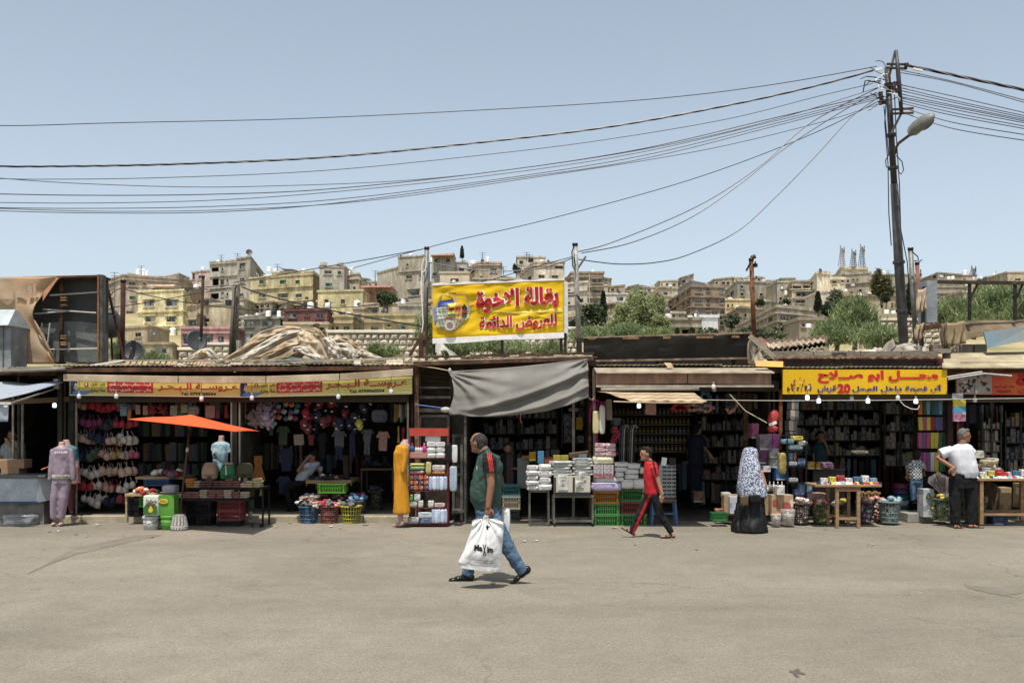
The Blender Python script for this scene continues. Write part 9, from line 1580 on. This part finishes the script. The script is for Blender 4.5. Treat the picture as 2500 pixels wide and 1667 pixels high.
def simple(label,Y,hp,fd,hs,torso,arms,legs,top,low,hair,feet=None,skin=SKL,beard=None,paint=None,sl=.55,hm='full'):
 o=person(label,torso[0][0],1015+(CAMH)/Y*FPX-2,Y); hc=P(*hp,Y); b=MB(); head(b,hc,fd,hs); limb(b,[(hp[0],hp[1]+8),(torso[0][0],torso[0][1]+3)],Y,[.055*hs,.06*hs]); loftp(b,[(t[0],t[1],t[2]*.85,t[3]*.85) for t in torso],Y)
 for A in arms:limb(b,A,Y,[.045*hs,.037*hs,.028*hs]); hand(b,P(A[-1][0],A[-1][1],Y)+Vector((0,A[-1][2],0)),P(A[-1][0],A[-1][1],Y)-P(A[-2][0],A[-2][1],Y)+Vector((.001,0,-.02)),(1,.2,0),.85*hs)
 for A in legs:limb(b,A,Y,[.07*hs,.05*hs,.035*hs])
 solid('body',b,skin,o,vox=.012); s_=MB(); loftp(s_,torso,Y)
 for A in arms:limb(s_,[A[0],(A[0][0]+(A[1][0]-A[0][0])*sl*1.4,A[0][1]+(A[1][1]-A[0][1])*sl*1.4,A[1][2])],Y,[.068*hs,.058*hs])
 solid('shirt',s_,top,o,wr=.01,ws=9,paint=paint)
 if legs:
  t_=MB(); loftp(t_,[(torso[-1][0],torso[-1][1]-4,torso[-1][2]*.97,torso[-1][3]*.95),(torso[-1][0],torso[-1][1]+10,torso[-1][2]*.95,torso[-1][3]*.9)],Y)
  for A in legs:limb(t_,A,Y,[.085*hs,.068*hs,.055*hs])
  solid('trousers',t_,low,o,wr=.01,ws=9)
  for A in legs:shoe(o,Y,(A[-1][0]-3,A[-1][1]+6),(A[-1][0]+10*(1 if fd[0]>0 else-1),A[-1][1]+7),A[-1][2],.05,.035,BLC)
 face(o,hc,fd,hs,hair,hm,None,beard); return o
HB=mc('#17130f','hair')
simple('small boy in a checked shirt and jeans on the doorstep under the yellow sign',18.1,(2240,1113),(.7,.7,0),.85,[(2236,1123,10,.07),(2235,1130,16,.1),(2234,1150,16,.11),(2236,1170,15.5,.1)],[[(2222,1131,0),(2218,1148,.05),(2220,1160,.1)],[(2248,1131,0),(2257,1144,-.05),(2259,1150,.08)]],[[(2230,1172,0),(2229,1200,0),(2229,1222,0)],[(2244,1172,0),(2245,1200,0),(2245,1222,0)]],[mc('#c5c8c4','cloth'),mc('#3a454b','cloth')],DEN,HB,paint=lambda c:1 if((c.z*17)%1<.42)!=((c.x*17)%1<.42) else 0)
simple('bearded shopkeeper in a dark waistcoat looking down behind the teal crate',18.8,(1240,1095),(.15,-.98,-.1),.97,[(1242,1108,10,.08),(1243,1117,22,.13),(1243,1150,21,.14),(1243,1190,20,.14)],[[(1227,1120,0),(1223,1155,-.05),(1228,1174,-.18)],[(1260,1120,0),(1266,1145,-.05),(1262,1142,-.2)]],[[(1237,1192,0),(1237,1228,0),(1237,1262,0)],[(1250,1192,0),(1250,1228,0),(1250,1262,0)]],[mc('#171a24','cloth'),mc('#4f433f','cloth')],NAVY,mc('#3f2718','hair'),beard=mc('#4a2c18','hair'),paint=lambda c:1 if c.y<18.8 and abs(1250+c.x/c.y*FPX-1245)<8 else 0)
simple('seated man in a pale striped shirt holding his hand to his mouth behind the freezer',18.55,(30,1063),(.3,-.95,-.1),1.0,[(32,1076,12,.08),(34,1084,26,.14),(34,1110,27,.15),(34,1150,26,.16)],[[(14,1088,0),(8,1118,-.1),(22,1140,-.2)],[(54,1090,0),(56,1112,-.12),(33,1080,-.17)]],[],[mc('#8f9694','cloth'),mc('#6d7476','cloth')],DEN,HB,skin=SK,paint=lambda c:1 if(c.x*30)%1<.3 else 0,sl=.6)
simple('man in a white T-shirt bending with a hand to his head among the caps',18.9,(763,1115),(-.6,-.5,-.5),.95,[(766,1127,14,.09),(762,1134,20,.14),(748,1152,19,.14),(735,1172,17,.14)],[[(758,1134,-.1),(731,1148,-.18),(754,1120,-.2)],[(778,1140,.1),(780,1165,.1),(776,1180,0)]],[[(733,1176,-.05),(703,1190,-.15),(713,1240,-.1)],[(740,1178,.1),(716,1196,.05),(726,1244,.1)]],mc('#a9adb5','cloth'),BLC,HB,skin=SK,sl=.3)
simple('man in dark clothes turned to the shelves beside the perfume bottles',19.6,(1703,1048),(.8,.5,0),1.0,[(1700,1060,11,.08),(1700,1070,20,.13),(1698,1110,19,.13),(1698,1130,18,.13)],[[(1686,1073,0),(1682,1100,.05),(1684,1122,.1)],[(1714,1073,0),(1720,1096,-.1),(1727,1106,-.25)]],[[(1692,1132,0),(1692,1180,0),(1692,1226,0)],[(1706,1132,0),(1706,1180,0),(1706,1226,0)]],NAVY,NAVY,HB)
simple('shadowed customer with hand at his face in the twenty piastre shop',20.0,(2002,1066),(.3,-.9,0),.95,[(2003,1078,10,.08),(2004,1088,18,.12),(2004,1120,17,.12),(2004,1150,16,.12)],[[(1990,1090,0),(1986,1112,0),(1990,1135,0)],[(2017,1090,0),(2020,1108,-.1),(2006,1078,-.2)]],[[(1998,1152,0),(1998,1190,0),(1998,1222,0)],[(2010,1152,0),(2010,1190,0),(2010,1222,0)]],mc('#2a4a50','cloth'),NAVY,HB)
PKM=mc('#b58f88','skin',rough=.35)
def mann(label,px,Y,z0row=None):return thing('mannequin',label,'mannequin',(PX(px,Y),Y,0),'shop mannequins')
Y=17.35; o=mann('headless mannequin in a mauve satin tracksuit with white chest letters',151,Y); b=MB(); loftp(b,[(151,1078,6.5,.05),(151,1088,7,.055),(151,1093,18,.1),(151,1130,17,.1),(150,1170,18,.11)],Y)
L1=[(142,1172,0),(135,1215,-.02),(131,1268,0)]; L2=[(160,1172,0),(157,1215,-.02),(150,1268,0)]; A1=[(133,1098,0),(126,1140,0),(122,1172,0)]; A2=[(169,1098,0),(177,1140,0),(179,1172,0)]
for A in(L1,L2):limb(b,A,Y,[.075,.05,.035])
for px in(131,149):b.ell(P(px,1279,Y-.04),(.035,.09,.035),10,7)
solid('body',b,PKM,o); MV=mc('#94828f','cloth',rough=.35,var=.2); s_=MB(); loftp(s_,[(151,1090,10,.07),(151,1094,21,.12),(151,1115,23,.13),(151,1150,22,.13),(151,1168,20,.12)],Y)
for A in(A1,A2):limb(s_,A,Y,[.062,.055,.045])
solid('sweatshirt',s_,MV,o,wr=.012,ws=7); t_=MB(); loftp(t_,[(151,1165,20,.12),(151,1180,21,.12)],Y)
for A in(L1,L2):limb(t_,A[:2]+[(A[2][0],1265,0)],Y,[.1,.08,.06])
solid('trousers',t_,MV,o,wr=.008,ws=6); part('waist_band',MB().lathe([(.158,-.035),(.163,-.03),(.163,.03),(.158,.035)],(PX(151,Y),Y,PZ(1163,Y)),20,sy=.85),mc('#b3ac9f','cloth'),o,smooth=1); T(o,'lettering','JOLIE',133,166,1101,1107,Y-.135,WHT,.03,False,off=.012); T(o,'lettering','WILDEST DREAMS',135,167,1160,1166,Y-.135,BLK,.01,False,off=.012)
Y=17.85; o=mann('second mannequin in teal top, floral wrap and maroon leggings behind the first',176,Y); b=MB(); loftp(b,[(161,1073,7,.05),(165,1088,8,.06),(170,1092,16,.1),(176,1180,15,.1)],Y); L1=[(178,1175,0),(174,1215,0),(174,1250,0)]; limb(b,L1,Y,[.075,.05,.035]); b.ell(P(182,1263,Y-.06),(.08,.06,.03),10,7); solid('body',b,PKM,o)
s_=MB(); loftp(s_,[(166,1087,12,.08),(172,1094,17,.12),(178,1125,14,.12)],Y); solid('top',s_,mc('#3f6f78','cloth'),o,wr=.008); s_=MB(); loftp(s_,[(178,1118,13,.12),(180,1150,14,.12),(184,1180,12,.1)],Y); solid('wrap',s_,mc('#a9502c','cloth',c2='#8a8fa0',scale=30,hard=1),o,wr=.012); t_=MB(); limb(t_,[(176,1168,0),(173,1215,0),(174,1248,0)],Y,[.1,.065,.045]); solid('leggings',t_,mc('#4a1c24','cloth'),o)
Y=17.8; o=mann('headless bust in a light blue printed T-shirt behind the leg forms',540,Y); b=MB(); loftp(b,[(541,1063,6.5,.05),(540,1078,7,.055),(540,1082,15,.1),(540,1150,15,.1)],Y); solid('body',b,PKM,o); s_=MB(); loftp(s_,[(540,1077,9,.07),(540,1083,18,.12),(538,1105,19,.14),(538,1130,17,.11),(536,1150,18,.12)],Y); limb(s_,[(553,1085,0),(558,1106,0)],Y,[.06,.055]); limb(s_,[(525,1086,0),(519,1100,0)],Y,[.05,.045]); solid('t_shirt',s_,mc('#8fb0bd','cloth'),o,wr=.01); T(o,'lettering','COOL',517,531,1093,1101,Y-.14,WHT,.03,False,off=.012); T(o,'lettering','S',521,530,1106,1119,Y-.14,BLK,.02,False,off=.012)
part('stand',MB().cyl((PX(540,Y),Y,0),(PX(540,Y),Y,PZ(1148,Y)),.02),BLKM,o)
Y=17.15; o=mann('mannequin in a long mustard yellow dress beside the red rack',980,Y); b=MB(); loftp(b,[(988,1076,7,.05),(987,1088,14,.08),(980,1130,15,.11),(980,1200,15,.1)],Y); limb(b,[(975,1200,0),(978,1265,0),(979,1272,0)],Y,[.07,.05,.04]); b.ell(P(968,1280,Y-.03),(.085,.05,.03),10,7,(0,R(-18),0)); b.ell(P(990,1279,Y+.2),(.05,.08,.03),10,7); solid('body',b,PKM,o)
s_=MB(); loftp(s_,[(988,1082,7,.05),(983,1090,15,.11),(979,1105,17,.14),(977,1130,15,.12),(979,1160,16,.13),(980,1200,18,.15),(981,1245,20.5,.18),(981,1252,20.5,.18)],Y); limb(s_,[(992,1092,-.1),(990,1125,-.14),(986,1152,-.15)],Y,[.055,.045,.04]); solid('dress',s_,mc('#c4810f','cloth',var=.12),o,wr=.018,ws=6,aniso=(1.5,1.5,.2)); part('neck_block',MB().box(P(990,1078,Y),(.1,.08,.08)),PKM,o,bev=.015)
Y=17.3
for(cx,hw,y0,y1,c,lb) in((513,20,1133,1168,'#a98f74','beige leggings form with a price tag on the black rack'),(557,19,1133,1169,'#2f7a4c','green drawstring shorts form on the black rack'),(598,20,1131,1166,'#4b5037','olive trousers form with bare pink waist on the black rack')):
 o=mann(lb,cx,Y); o.name='leg_form'; s_=MB(); loftp(s_,[(cx,y0,hw*.72,.1),(cx,y0+12,hw*.95,.13),(cx,y0+22,hw,.14),(cx-.5,y0+26,hw,.13)],Y)
 for k_ in(-1,1):limb(s_,[(cx+k_*hw*.5,y0+20,0),(cx+k_*hw*.52,y1,-.01)],Y,[.078,.062])
 solid('shorts',s_,mc(c,'cloth'),o,wr=.006); part('waist',MB().lathe([(hw*.7/FPX*Y,0),(hw*.64/FPX*Y,.035),(.02,.04)],tuple(P(cx,y0+(5 if cx>580 else 1),Y)),18,sy=.8),PKM,o,smooth=1); part('stand',MB().cyl((PX(cx,Y),Y+.05,PZ(1192,Y)),(PX(cx,Y),Y+.05,PZ(y1,Y)),.04),PKM,o)
part('drawstring',MB().tube([P(551,1136,Y-.13),P(552,1160,Y-.15)],.008,5),WHT,o)
Y=17.75; o=mann('mannequin legs in olive trousers with bare pink feet under the black rack',602,Y); b=MB(); s_=MB()
for cx in(594,611):limb(b,[(cx,1200,0),(cx,1255,0),(cx,1262,0)],Y,[.06,.04,.035]); b.ell(P(cx-1,1272,Y-.05),(.035,.09,.03),10,7); limb(s_,[(cx,1190,0),(cx,1220,0),(cx+1,1248,0)],Y,[.085,.07,.055])
loftp(s_,[(602,1176,18,.12),(602,1200,18,.12)],Y); solid('body',b,PKM,o); solid('trousers',s_,mc('#4b5037','cloth'),o,wr=.01)
FADE[:]=[1,1]
bpy.data.scenes.remove(WKS)
